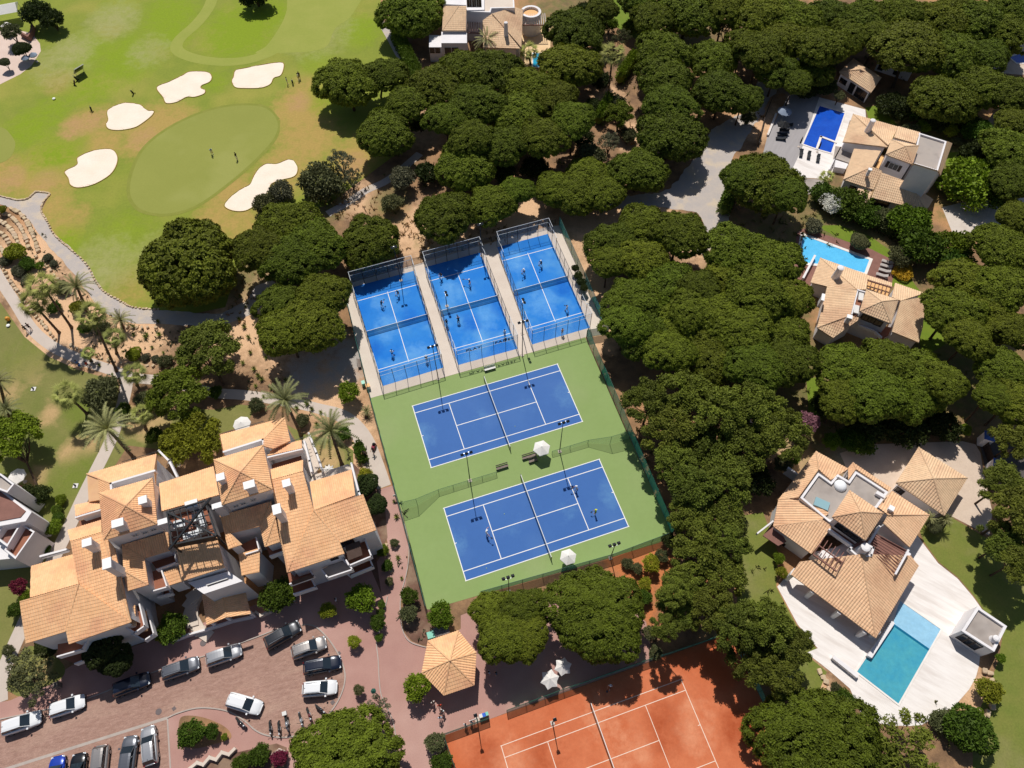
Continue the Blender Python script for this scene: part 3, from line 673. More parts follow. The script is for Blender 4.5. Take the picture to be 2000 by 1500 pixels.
# round pine by the green and the group left of the padel courts
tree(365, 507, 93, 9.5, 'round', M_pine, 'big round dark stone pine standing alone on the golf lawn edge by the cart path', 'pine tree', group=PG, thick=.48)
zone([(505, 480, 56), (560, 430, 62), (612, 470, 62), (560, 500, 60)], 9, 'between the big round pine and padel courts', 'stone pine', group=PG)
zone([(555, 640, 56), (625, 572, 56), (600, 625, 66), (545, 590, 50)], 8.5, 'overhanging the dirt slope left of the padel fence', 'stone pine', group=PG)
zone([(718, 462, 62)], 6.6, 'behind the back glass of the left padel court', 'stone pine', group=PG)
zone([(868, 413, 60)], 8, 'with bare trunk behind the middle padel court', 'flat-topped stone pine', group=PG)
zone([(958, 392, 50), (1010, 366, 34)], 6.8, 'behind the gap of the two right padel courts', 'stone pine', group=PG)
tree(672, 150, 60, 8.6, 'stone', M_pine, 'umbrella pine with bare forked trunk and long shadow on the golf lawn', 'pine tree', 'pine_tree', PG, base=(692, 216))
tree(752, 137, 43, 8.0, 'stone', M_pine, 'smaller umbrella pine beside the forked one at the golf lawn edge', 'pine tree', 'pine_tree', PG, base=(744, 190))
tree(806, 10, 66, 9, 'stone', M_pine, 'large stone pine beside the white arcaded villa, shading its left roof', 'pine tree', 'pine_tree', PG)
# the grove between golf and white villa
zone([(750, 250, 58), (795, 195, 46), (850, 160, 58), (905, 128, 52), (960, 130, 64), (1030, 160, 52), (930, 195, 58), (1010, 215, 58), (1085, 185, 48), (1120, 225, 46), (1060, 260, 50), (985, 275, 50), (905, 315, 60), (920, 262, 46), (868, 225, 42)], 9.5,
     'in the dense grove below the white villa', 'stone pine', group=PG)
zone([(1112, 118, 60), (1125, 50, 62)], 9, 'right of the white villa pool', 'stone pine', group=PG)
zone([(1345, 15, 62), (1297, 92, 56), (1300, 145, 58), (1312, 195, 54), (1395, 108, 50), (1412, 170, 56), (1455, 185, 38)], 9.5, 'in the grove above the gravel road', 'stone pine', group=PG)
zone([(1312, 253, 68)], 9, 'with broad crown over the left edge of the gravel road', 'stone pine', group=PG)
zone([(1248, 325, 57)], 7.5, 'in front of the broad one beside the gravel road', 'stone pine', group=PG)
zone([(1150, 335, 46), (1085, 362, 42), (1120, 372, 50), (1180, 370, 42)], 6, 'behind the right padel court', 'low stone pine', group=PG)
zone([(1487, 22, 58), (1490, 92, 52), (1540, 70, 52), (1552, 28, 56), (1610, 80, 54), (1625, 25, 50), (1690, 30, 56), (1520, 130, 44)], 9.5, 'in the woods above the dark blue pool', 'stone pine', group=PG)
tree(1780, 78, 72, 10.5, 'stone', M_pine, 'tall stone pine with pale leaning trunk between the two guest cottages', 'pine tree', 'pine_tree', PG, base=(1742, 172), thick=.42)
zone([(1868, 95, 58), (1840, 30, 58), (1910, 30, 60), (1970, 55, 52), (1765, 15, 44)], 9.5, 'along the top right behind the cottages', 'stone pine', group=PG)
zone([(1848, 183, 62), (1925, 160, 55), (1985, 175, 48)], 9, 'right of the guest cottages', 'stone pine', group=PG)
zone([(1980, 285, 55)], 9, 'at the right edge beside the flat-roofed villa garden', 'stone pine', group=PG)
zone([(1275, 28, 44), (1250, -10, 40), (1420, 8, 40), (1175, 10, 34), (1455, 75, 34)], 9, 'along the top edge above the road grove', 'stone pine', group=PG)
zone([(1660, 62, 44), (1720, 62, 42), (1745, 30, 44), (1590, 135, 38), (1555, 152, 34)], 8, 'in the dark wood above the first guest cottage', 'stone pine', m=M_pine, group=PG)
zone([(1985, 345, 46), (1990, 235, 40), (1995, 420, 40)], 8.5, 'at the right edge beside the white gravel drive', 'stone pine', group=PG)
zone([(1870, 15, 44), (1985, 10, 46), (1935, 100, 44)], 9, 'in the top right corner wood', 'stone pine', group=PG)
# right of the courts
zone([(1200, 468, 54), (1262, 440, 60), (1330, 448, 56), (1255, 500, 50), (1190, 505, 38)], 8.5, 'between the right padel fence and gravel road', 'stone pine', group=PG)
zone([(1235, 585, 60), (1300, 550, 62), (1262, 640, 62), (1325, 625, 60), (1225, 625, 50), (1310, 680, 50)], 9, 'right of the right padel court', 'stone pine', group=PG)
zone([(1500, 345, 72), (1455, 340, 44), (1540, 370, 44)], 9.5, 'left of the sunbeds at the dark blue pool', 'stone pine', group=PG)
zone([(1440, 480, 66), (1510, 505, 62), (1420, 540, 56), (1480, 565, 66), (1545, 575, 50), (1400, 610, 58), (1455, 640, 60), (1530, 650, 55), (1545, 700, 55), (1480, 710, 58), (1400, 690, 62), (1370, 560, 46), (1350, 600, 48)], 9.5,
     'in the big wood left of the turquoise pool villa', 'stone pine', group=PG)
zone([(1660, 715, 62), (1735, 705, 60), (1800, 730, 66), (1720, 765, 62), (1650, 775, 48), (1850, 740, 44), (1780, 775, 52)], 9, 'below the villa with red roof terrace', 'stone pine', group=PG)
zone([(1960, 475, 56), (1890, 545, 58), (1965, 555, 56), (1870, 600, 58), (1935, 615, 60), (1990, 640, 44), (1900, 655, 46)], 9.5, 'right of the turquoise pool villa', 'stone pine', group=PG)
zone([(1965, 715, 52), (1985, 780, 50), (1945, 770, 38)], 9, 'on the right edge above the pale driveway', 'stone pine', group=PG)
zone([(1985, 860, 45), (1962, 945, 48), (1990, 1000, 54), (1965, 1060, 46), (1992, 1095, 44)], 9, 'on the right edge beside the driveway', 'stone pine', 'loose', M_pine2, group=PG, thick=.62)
# between tennis and clay courts
zone([(965, 1190, 44), (1020, 1190, 46), (985, 1245, 52), (1030, 1240, 44)], 8, 'between the kiosk and the lower tennis court', 'stone pine', group=PG)
tree(1165, 1192, 98, 9, 'grand', M_pine, 'very broad stone pine between the lower tennis court and the clay court', 'pine tree', 'pine_tree', PG, thick=.5)
tree(664, 1500, 114, 8.5, 'grand', M_pine, 'huge stone pine beside the parked motorcycles at the bottom edge', 'pine tree', 'pine_tree', PG, thick=.6, base=(690, 1560))
tree(1608, 1452, 122, 8, 'grand', M_pine, 'huge stone pine at the bottom edge below the white pool deck', 'pine tree', 'pine_tree', PG, thick=.6)
# loose aleppo pines
AG = 'loose pines right of the tennis courts'
zone([(1270, 785, 52), (1345, 765, 56), (1310, 840, 56), (1405, 800, 58), (1385, 870, 56), (1480, 790, 52), (1530, 845, 56), (1460, 865, 54), (1320, 905, 46)], 8.5, 'along the upper tennis court fence', 'loose-crowned pine', 'loose', M_pine2, group=AG, thick=.66)
zone([(1350, 950, 52), (1420, 935, 54), (1400, 1005, 54), (1345, 1010, 42), (1425, 1060, 40), (1362, 1075, 52), (1340, 1130, 40), (1410, 1120, 48), (1318, 1155, 34), (1300, 1225, 30)], 8, 'right of the lower tennis court', 'loose-crowned pine', 'loose', M_pine2, group=AG, thick=.66)
zone([(1330, 1185, 44), (1395, 1190, 50), (1440, 1225, 50), (1500, 1215, 52), (1545, 1255, 46), (1470, 1290, 52), (1520, 1310, 46)], 8, 'between the clay court and the white pool deck', 'loose-crowned pine', 'loose', M_pine2, group=AG, thick=.66)
tree(1765, 1455, 70, 5, 'open', M_pine2, 'thin open tree between the white deck and the bottom edge', 'tree', 'open_tree', thick=.6)
tree(1700, 1470, 50, 4, 'loose', M_pine2, 'loose tree right of the huge bottom pine', 'tree', 'open_tree', thick=.6)
# loose pines in the resort garden
tree(405, 680, 62, 7, 'loose', M_pine2, 'sparse pine with visible branches on the slope by the path fork', 'pine tree', 'pine_tree', thick=.55, base=(437, 752))
tree(345, 768, 60, 6.5, 'loose', M_pine, 'dark loose pine beside the path above the apartment block', 'pine tree', 'pine_tree', thick=.6, base=(377, 820))
tree(372, 855, 58, 5.5, 'loose', M_yellow, 'yellow-green bushy tree touching the apartment block roof', 'tree', 'leafy_tree', thick=.7)
tree(18, 850, 52, 6, 'loose', M_bright, 'bright green tree with leaning trunk at the left edge lawn', 'tree', 'leafy_tree', thick=.6, base=(78, 962))
tree(58, 1310, 52, 4.5, 'open', M_olive, 'sparse olive tree on the small lawn beside the parked cars', 'olive tree', 'olive_tree', thick=.6, base=(76, 1348), nvar=2)
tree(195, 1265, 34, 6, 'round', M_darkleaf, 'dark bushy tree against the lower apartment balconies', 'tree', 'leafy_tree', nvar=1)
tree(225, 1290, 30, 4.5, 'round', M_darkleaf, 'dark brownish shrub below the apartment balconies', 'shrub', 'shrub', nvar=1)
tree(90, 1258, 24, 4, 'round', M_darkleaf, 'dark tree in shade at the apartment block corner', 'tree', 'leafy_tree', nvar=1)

# ---------------------------------------------------------------- shrubs and garden trees: px, py, radius px, height m, style, material, label
S = [
 (680, 765, 23, 3.2, 'leafy', M_bright, 'bright green upright shrub beside the path left of the court corner'),
 (705, 1168, 30, 3.6, 'leafy', M_bright, 'round bright green tree on the paving below the apartment block'),
 (540, 1162, 34, 4, 'leafy', M_broad, 'leafy tree at the curved white planter'),
 (560, 1160, 22, 3.4, 'leafy', M_bright, 'lighter bush attached to the planter tree'),
 (335, 1225, 30, 3.2, 'leafy', M_broad, 'green bush left of the entrance steps'),
 (318, 1240, 16, 2.2, 'leafy', M_yellow, 'yellow-green bush at the entrance wall'),
 (640, 1192, 17, 2, 'leafy', M_yellow, 'small yellow-green tree in a paving gap in half shade'),
 (691, 1253, 13, 1.8, 'leafy', M_yellow, 'small potted tree on the red paving by the car park curve'),
 (700, 1347, 11, 1.6, 'leafy', M_olive, 'small dark tree in a square cut-out by the car park'),
 (815, 1340, 28, 3.4, 'leafy', M_bright, 'round bright green tree at the left side of the kiosk'),
 (798, 1163, 18, 2.4, 'leafy', M_broad, 'dark green shrub in the bed at the court fence'),
 (797, 1198, 18, 2.2, 'leafy', M_olive, 'grey-green shrub below the dark one in the court bed'),
 (860, 1200, 27, 3.2, 'leafy', M_bright, 'feathery green tree at the lower tennis court corner'),
 (737, 1215, 16, 2, 'leafy', M_broad, 'rounded shrub on the path edge by the paving'),
 (745, 1180, 8, 1, 'bush', M_broad, 'small clipped ball shrub upper one by the path'),
 (743, 1196, 8, 1, 'bush', M_broad, 'small clipped ball shrub lower one by the path'),
 (740, 1245, 8, 1.1, 'bush', M_broad, 'small green shrub at the end of the path planting'),
 (738, 1385, 26, 3, 'open', M_silver, 'grey thin shrub beside the huge stone pine'),
 (850, 1450, 20, 2.4, 'leafy', M_olive, 'pale green shrub at the clay court corner'),
 (862, 1490, 22, 2, 'leafy', M_broad, 'dark shrub at the bottom beside the clay court'),
 (372, 1432, 27, 2.6, 'leafy', M_broad, 'round green shrub in the car park island'),
 (412, 1428, 16, 1.8, 'leafy', M_broad, 'flowering shrub right of the round island shrub'),
 (438, 1439, 7, .9, 'leafy', M_bright, 'tiny green plant in the sandy car park island'),
 (505, 1475, 22, 1.8, 'leafy', M_broad, 'dark shrub by the zigzag wall at the bottom'),
 (470, 1490, 18, 1.5, 'leafy', M_broad, 'shrub behind the zigzag white wall'),
 (545, 1480, 16, 1.6, 'leafy', M_red_l, 'dark red shrub left of the huge pine'),
 (28, 490, 20, 2.6, 'bush', M_yellow, 'yellow-green ball shrub on the stone terraces'),
 (3, 408, 9, 1.6, 'bush', M_yellow, 'yellow-green shrub cut by the left edge above the terraces'),
 (52, 515, 17, 1.6, 'leafy', M_broad, 'green shrub below the ball shrub on the terraces'),
 (36, 528, 15, 1.4, 'bush', M_silver, 'silver-grey cushion shrub on the terraces'),
 (10, 508, 13, 1.2, 'bush', M_silver, 'silver cushion shrub at the left edge'),
 (77, 518, 9, 1.3, 'leafy', M_bright, 'small bright shrub near the cart path'),
 (92, 503, 10, .9, 'bush', M_silver, 'grey tuft beside the cart path upper'),
 (104, 514, 8, .8, 'bush', M_silver, 'grey tuft beside the cart path lower'),
 (120, 560, 16, 1.6, 'leafy', M_olive, 'olive shrub between the upper palms and the cart path'),
 (105, 600, 14, 1.4, 'leafy', M_broad, 'green shrub at the foot of the first fan palms'),
 (200, 640, 16, 1.6, 'leafy', M_olive, 'olive shrub in the shade of the tall fan palm'),
 (165, 640, 13, 1.3, 'leafy', M_broad, 'dark shrub in the palm shadow on the slope'),
 (322, 705, 15, 1.4, 'leafy', M_olive, 'spiky olive shrub right of the grey cushions'),
 (240, 800, 16, 1.8, 'leafy', M_broad, 'green shrub at the concrete path below the fork'),
 (300, 850, 18, 2, 'leafy', M_broad, 'green shrub below the fan palm by the path'),
 (500, 790, 16, 1.6, 'leafy', M_olive, 'shrub left of the palm above the apartment terrace'),
 (420, 765, 14, 1.4, 'leafy', M_broad, 'dark shrub at the path edge under the sparse pine'),
 (770, 1060, 9, 1, 'leafy', M_olive, 'small grey shrub midway in the court bed'),
 (52, 545, 12, 1, 'bush', M_silver, 'grey shrub above the first palms'),
 (150, 598, 15, 1.8, 'bush', M_yellow, 'yellow shrub between the palms by the cart path'),
 (260, 690, 15, 1.5, 'bush', M_yellow, 'yellow ball shrub beside the palm trunk on the slope'),
 (284, 697, 9, .8, 'bush', M_silver, 'grey cushion right of the yellow ball shrub'),
 (303, 700, 8, .7, 'bush', M_silver, 'second grey cushion right of the yellow ball shrub'),
 (195, 765, 38, 4, 'leafy', M_olive, 'large grey-green shrub beside the path fork'),
 (285, 780, 22, 2.6, 'leafy', M_olive, 'grey-green shrub right of the path fork'),
 (665, 312, 27, 5, 'open', M_silver, 'feathery grey tamarisk at the golf lawn edge'),
 (685, 345, 22, 4, 'open', M_silver, 'lower grey tamarisk beside the feathery one'),
 (625, 352, 46, 5, 'leafy', M_olive, 'dense dark green bush between bunker and round pines'),
 (548, 372, 26, 3.2, 'leafy', M_silver, 'grey-green bush touching the long bunker'),
 (515, 395, 24, 3, 'leafy', M_olive, 'bush between the long bunker and the pines'),
 (785, 345, 27, 4, 'leafy', M_silver, 'grey-green bush in the shade behind the padel courts'),
 (765, 395, 22, 3, 'leafy', M_olive, 'olive bush on the dry slope above the padel pines'),
 (1155, 300, 28, 4, 'leafy', M_olive, 'grey-green bush below the grove'),
 (1190, 275, 22, 4, 'open', M_silver, 'pale bushy tree between grove and hedge'),
 (1210, 220, 30, 5, 'loose', M_pine, 'dark bushy pine above the bright hedge'),
 (1213, 70, 20, 5, 'open', M_olive, 'slender grey-green tree near the villa lawn'),
 (1235, 50, 20, 3, 'leafy', M_bright, 'bright shrub beside the small top lawn'),
 (1240, 12, 24, 5, 'leafy', M_darkleaf, 'small dark tree standing on the top lawn'),
 (1420, 55, 26, 5, 'open', M_silver, 'pale open tree beside the narrow top lawn'),
 (1462, 228, 16, 2.6, 'leafy', M_olive, 'lone olive bush at the gravel road side'),
 (1615, 115, 26, 4, 'leafy', M_olive, 'green bush left of the first guest cottage'),
 (1760, 30, 14, 4, 'open', M_silver, 'pale tree in the wood behind the cottages'),
 (1640, 185, 12, 3, 'leafy', M_olive, 'bush beside the cottage front'),
 (1780, 255, 20, 2.6, 'leafy', M_olive, 'shrub at the garden wall above the flat roof'),
 (1805, 245, 14, 2.4, 'leafy', M_bright, 'light shrub at the garden wall above the flat roof'),
 (1857, 252, 16, 2.6, 'leafy', M_yellow, 'yellow-green shrub right of the flat roof terrace'),
 (1870, 275, 10, 1.6, 'leafy', M_olive, 'small agave-like shrub near the terrace corner'),
 (1900, 350, 62, 5.5, 'leafy', M_bright, 'large bright green broadleaf tree right of the flat-roofed villa'),
 (1955, 370, 40, 5, 'leafy', M_broad, 'green tree behind the bright broadleaf tree at the right edge'),
 (1660, 395, 42, 3.6, 'leafy', M_broad, 'dark hedge bush below the villa with small pool'),
 (1625, 395, 24, 3, 'leafy', M_white_l, 'white flowering bush beside the villa terrace'),
 (1610, 375, 26, 3, 'leafy', M_broad, 'green bush at the terrace corner by the white flowers'),
 (1695, 420, 30, 3.2, 'leafy', M_broad, 'garden bush under the left eave'),
 (1730, 425, 28, 3.2, 'leafy', M_olive, 'pale bush under the long front eave'),
 (1780, 430, 42, 5, 'leafy', M_bright, 'bright tree in front of the villa eave'),
 (1800, 475, 46, 5, 'leafy', M_broad, 'broadleaf tree between two villas'),
 (1860, 480, 42, 4.5, 'leafy', M_bright, 'light green tree right of the villa garden'),
 (1870, 520, 40, 4.5, 'leafy', M_broad, 'green tree beside the yellow flower bed'),
 (1760, 500, 24, 3, 'leafy', M_olive, 'rounded dark shrub near the yellow flower bed'),
 (1680, 470, 18, 2.4, 'round', M_olive, 'round grey-green ball shrub on the brick pool terrace'),
 (1765, 530, 20, 1.2, 'bush', M_yel_l, 'yellow flowering bush beside the sunbeds'),
 (1590, 440, 18, 1.8, 'leafy', M_silver, 'flowering shrub at the pool corner'),
 (1680, 862, 30, 3, 'leafy', M_broad, 'broad-leaved shrub overhanging the tiled villa roof'),
 (1655, 855, 24, 3, 'leafy', M_broad, 'banana-like shrub with orange leaves above the roof corner'),
 (1625, 860, 18, 3, 'leafy', M_bright, 'light shrub above the tiled roof corner'),
 (1575, 825, 26, 4.5, 'leafy', M_pink_l, 'pink flowering tree above the tiled villa'),
 (1530, 905, 18, 2, 'leafy', M_olive, 'shrub under trees left of the villa'),
 (1550, 895, 14, 1.8, 'leafy', M_bright, 'small bright shrub left of the roof corner'),
 (1750, 205, 34, 4, 'leafy', M_darkleaf, 'dark garden bush behind the first guest cottage'),
 (1790, 210, 28, 3.6, 'leafy', M_broad, 'green garden bush right of the second cottage'),
 (1830, 235, 26, 3.4, 'leafy', M_darkleaf, 'dark bush above the garden wall of the flat roof'),
 (1875, 225, 36, 4, 'leafy', M_darkleaf, 'dark bush between the cottages and the right edge pines'),
 (1915, 255, 32, 4, 'leafy', M_broad, 'bush under the right edge pines'),
 (1905, 300, 34, 4, 'leafy', M_darkleaf, 'dark bush above the bright broadleaf tree'),
 (1945, 300, 30, 4, 'leafy', M_darkleaf, 'dark bush left of the glimpsed tiled house'),
 (1610, 165, 24, 3.4, 'leafy', M_darkleaf, 'dark bush behind the dark blue pool'),
 (1575, 175, 22, 3, 'leafy', M_darkleaf, 'dark bush at the upper corner of the grey deck'),
 (1690, 820, 44, 4, 'leafy', M_darkleaf, 'wide dark bush above the pale driveway, left'),
 (1770, 835, 44, 4, 'leafy', M_darkleaf, 'wide dark bush above the pale driveway, middle'),
 (1845, 830, 36, 4, 'leafy', M_darkleaf, 'wide dark bush above the pale driveway, right'),
 (1480, 935, 34, 4, 'leafy', M_darkleaf, 'dark understorey bush left of the tiled villa'),
 (1620, 790, 30, 4, 'leafy', M_darkleaf, 'dark bush right of the narrow lawn strip'),
 (1885, 838, 13, 2.4, 'bush', M_bright, 'bright clipped bush at the gate'),
 (1827, 1028, 14, 2, 'round', M_olive, 'round clipped bush on the lawn by the garage'),
 (1522, 1090, 12, 1.6, 'leafy', M_bright, 'small light shrub at the shaded villa wall'),
 (1528, 1118, 12, 1.6, 'leafy', M_yellow, 'yellow-green shrub at the veranda pillar'),
 (1933, 1348, 26, 2.6, 'leafy', M_yellow, 'yellowish round shrub in the bed beside the white deck'),
 (1898, 1425, 46, 3.6, 'bush', M_broad, 'large round bright bush at the bottom right'),
 (1845, 1410, 28, 1.8, 'leafy', M_olive, 'low mixed shrubs below the white deck'),
 (1912, 1395, 12, 1.5, 'bush', M_bright, 'light tuft beside the round bright bush'),
 (1955, 1285, 10, 1.6, 'leafy', M_bright, 'small palm-like shrub beside the pool house'),
 (1650, 1365, 22, 1.8, 'leafy', M_broad, 'green shrub along the left edge of the white deck'),
 (1633, 1345, 12, 1.4, 'leafy', M_olive, 'small shrub in the stone bed left of the deck'),
 (1225, 1100, 12, 1.2, 'leafy', M_olive, 'olive bush on the red earth by the lower fence, left'),
 (1258, 1165, 16, 1.8, 'leafy', M_broad, 'green bush between the broad pine and the grey patch'),
 (1292, 1085, 14, 1.6, 'leafy', M_olive, 'olive bush on the red earth below the court corner'),
 (1270, 1235, 15, 1.8, 'leafy', M_olive, 'olive bush above the clay court fence'),
 (1172, 155, 22, 3, 'leafy', M_darkleaf, 'dark bush below the tall fan palm, left'),
 (1205, 200, 20, 3, 'leafy', M_olive, 'olive bush below the tall fan palm, right'),
 (1160, 205, 18, 3, 'leafy', M_darkleaf, 'dark bush above the bright grove hedge'),
 (1228, 262, 18, 2.4, 'leafy', M_olive, 'olive bush on the red earth left of the broad road pine'),
 (1140, 268, 22, 3.2, 'leafy', M_darkleaf, 'dark bush at the right end of the dense grove'),
 (1195, 330, 20, 3, 'leafy', M_darkleaf, 'dark bush left of the small road pine'),
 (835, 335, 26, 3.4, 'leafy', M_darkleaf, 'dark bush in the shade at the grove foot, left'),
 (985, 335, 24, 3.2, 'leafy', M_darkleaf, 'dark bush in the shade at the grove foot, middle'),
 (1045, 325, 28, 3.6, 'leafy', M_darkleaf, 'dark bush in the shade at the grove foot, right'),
 (820, 240, 20, 3, 'leafy', M_darkleaf, 'dark bush beside the pale track in the grove'),
 (1145, 20, 24, 4, 'leafy', M_darkleaf, 'dark bush right of the white turret'),
 (1270, 95, 20, 3.6, 'leafy', M_darkleaf, 'dark bush left of the road grove'),
 (1190, 45, 18, 3.4, 'leafy', M_bright, 'bright bush right of the villa pool pines'),
 (1272, 1100, 18, 2.4, 'leafy', M_yellow, 'yellow-green bush on the red earth'),
 (1245, 1110, 12, 1.4, 'leafy', M_olive, 'dull bush on the red earth'),
 (1308, 1055, 16, 2, 'leafy', M_darkleaf, 'dark bush at the court fence corner'),
 (1260, 1140, 14, 1.8, 'leafy', M_yellow, 'yellow bush beside the broad pine'),
 (1280, 1275, 14, 1.8, 'leafy', M_olive, 'olive bush at the clay court fence'),
 (715, 945, 22, 2.6, 'round', M_darkleaf, 'dark round bush at the apartment side wall'),
 (735, 985, 20, 2.6, 'round', M_darkleaf, 'dark tall bush beside the red path'),
 (713, 928, 16, 2, 'leafy', M_yellow, 'yellow-green bush at the end of the stone border'),
 (590, 820, 14, 1.6, 'bush', M_olive, 'round dark bush between the two palms'),
 (667, 845, 18, 1.8, 'leafy', M_broad, 'bush under the feather palm'),
 (701, 880, 12, 1.2, 'leafy', M_broad, 'green hedge shrub along the path'),
 (748, 1075, 12, 1.4, 'leafy', M_bright, 'flower shrub at the white wall corner'),
 (756, 1105, 12, 1.2, 'leafy', M_broad, 'ground shrub along the red path below the corner'),
 (760, 1135, 9, 1, 'leafy', M_olive, 'grey shrub at the shaded paving end'),
 (118, 975, 11, 1.2, 'bush', M_bright, 'clipped shrub on the lawn beside the path, top of its row'),
 (110, 995, 11, 1.1, 'bush', M_broad, 'clipped shrub on the lawn beside the path, second of its row'),
 (112, 1010, 11, 1.1, 'bush', M_broad, 'clipped shrub on the lawn beside the path, third of its row'),
 (102, 1030, 17, 1.8, 'leafy', M_bright, 'bigger shrub below the clipped row'),
 (88, 1070, 11, 1.1, 'bush', M_broad, 'low round bush near the lawn lamp'),
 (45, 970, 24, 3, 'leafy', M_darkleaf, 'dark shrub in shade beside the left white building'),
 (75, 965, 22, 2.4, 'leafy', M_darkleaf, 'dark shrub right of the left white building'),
 (32, 960, 14, 2, 'leafy', M_red_l, 'red flowering bush at the left white building'),
 (35, 1145, 17, 2.6, 'leafy', M_red_l, 'dark red tree left of the big tiled roof'),
 (50, 1165, 14, 2, 'leafy', M_bright, 'green hedge bush beside the red tree'),
 (30, 1190, 16, 2, 'leafy', M_broad, 'green hedge bush below the red tree'),
 (15, 1270, 12, 1.4, 'leafy', M_olive, 'spiky grey shrub at the lower left path'),
 (20, 60, 20, 4, 'leafy', M_olive, 'olive tree beside the white tents'),
 (40, 93, 16, 3.6, 'round', M_darkleaf, 'dark round tree casting shade on the pink terrace'),
 (8, 120, 10, 2.5, 'round', M_olive, 'round tree cut by the left edge on the pink terrace'),
 (100, 35, 24, 4, 'leafy', M_darkleaf, 'dark shrub between tents and golf lawn'),
 (70, 20, 30, 5, 'leafy', M_darkleaf, 'dark tree behind the tents'),
 (497, -16, 34, 5, 'leafy', M_darkleaf, 'dark tree at the top edge of the golf lawn'),
 (780, 60, 14, 3, 'leafy', M_bright, 'bright bush under the large villa pine'),
 (940, 1195, 14, 2.5, 'leafy', M_darkleaf, 'shaded bush between the kiosk pines'),
]
for i, e in enumerate(S):
    st = e[4]; low = e[3] < 2
    tree(e[0], e[1], e[2], e[3], st, e[5], e[6], 'shrub' if e[3] < 3.3 and 'tree' not in e[6] else 'tree', 'shrub' if 'tree' not in e[6] else 'garden_tree', tk='bushy', nvar=2, thick=.5 if st in ('round', 'leafy', 'bush') else .65)

# hedges: clipped walls of leaves along pixel lines
def hedge(pts, w, h, m, label):
    r_ = random.Random(len(label)); V, F, T = [], [], []
    P = [G(*p) for p in pts]; o = P[0]
    for i in range(len(P)-1):
        a, b = P[i]-o, P[i+1]-o; d = (b-a); L_ = d.length; d.normalize(); n = Vector((-d.y, d.x, 0)); k = int(L_/.55)+1
        for j in range(k):
            c = a.lerp(b, (j+.5)/k); core(V, F, T, c+Vector((0, 0, h*.48)), (w*.55, w*.55, h*.5), .25)
            for _ in range(60):
                u, v, z = r_.uniform(-.35, .35), r_.uniform(-.5, .5), r_.random()
                if r_.random() < .5: q = c+d*u+n*v*w+Vector((0, 0, h)); nn = Vector((0, 0, 1))
                else: s_ = r_.choice((-1, 1)); q = c+d*u+n*s_*w*.5+Vector((0, 0, z*h)); nn = n*s_
                q += Vector((r_.gauss(0, .07), r_.gauss(0, .07), r_.gauss(0, .06)))
                blades(V, F, T, q, nn, r_, .3, .16, 2, .7, .5+r_.uniform(-.2, .2))
    me = mesh_from('hedge', V, F, T, m); ob = bpy.data.objects.new('hedge', me); ob.location = o; link(ob); return tag(ob, label, 'hedge')
hedge([(1208, 165), (1238, 122)], 1.6, 3, M_bright, 'bright clipped hedge between the grove and the road pines')
hedge([(1168, 245), (1190, 205)], 1.6, 3, M_bright, 'bright clipped hedge right of the dense grove')
hedge([(775, 75), (800, 128), (820, 170)], 2.2, 3.2, M_broad, 'tall dark hedge between asphalt path and white villa')
hedge([(1410, 420), (1440, 350)], 2.0, 2.6, M_broad, 'hedge along the right side of the gravel road')
hedge([(1600, 400), (1680, 430), (1760, 470)], 2.0, 2.4, M_darkleaf, 'long dark hedge above the turquoise pool lawn')
hedge([(700, 868), (712, 905)], .9, .9, M_broad, 'low hedge along the concrete path above the red paving')

# ---------------------------------------------------------------- palms
def frond_mesh(seed, L_=1., droop=.55, w=.14, n=9, m=M_palm):
    V, F, T = [], [], []; r_ = random.Random(seed)
    spine = []
    for i in range(n+1):
        t = i/n; spine.append(Vector((t*L_*(1-.12*t), 0, .42*t*L_-droop*L_*t*t)))
    for i in range(n):
        a, b = spine[i], spine[i+1]; t = i/n
        for s_ in (-1, 1):
            for k in range(2):
                c = a.lerp(b, k*.5); l = w*(1.15-.7*abs(t-.35))*r_.uniform(.8, 1.15); j = len(V)
                d = Vector((.55, s_*1., -.25)).normalized()*l; e = (b-a)*.42
                V += [c, c+e, c+e*.6+d]; F.append((j, j+1, j+2)); T.append(.5+r_.uniform(-.3, .3))
        j = len(V); q = Vector((0, .008*L_, 0)); V += [a-q, a+q, b+q, b-q]; F.append((j, j+1, j+2, j+3)); T.append(.8)
    return V, F, T
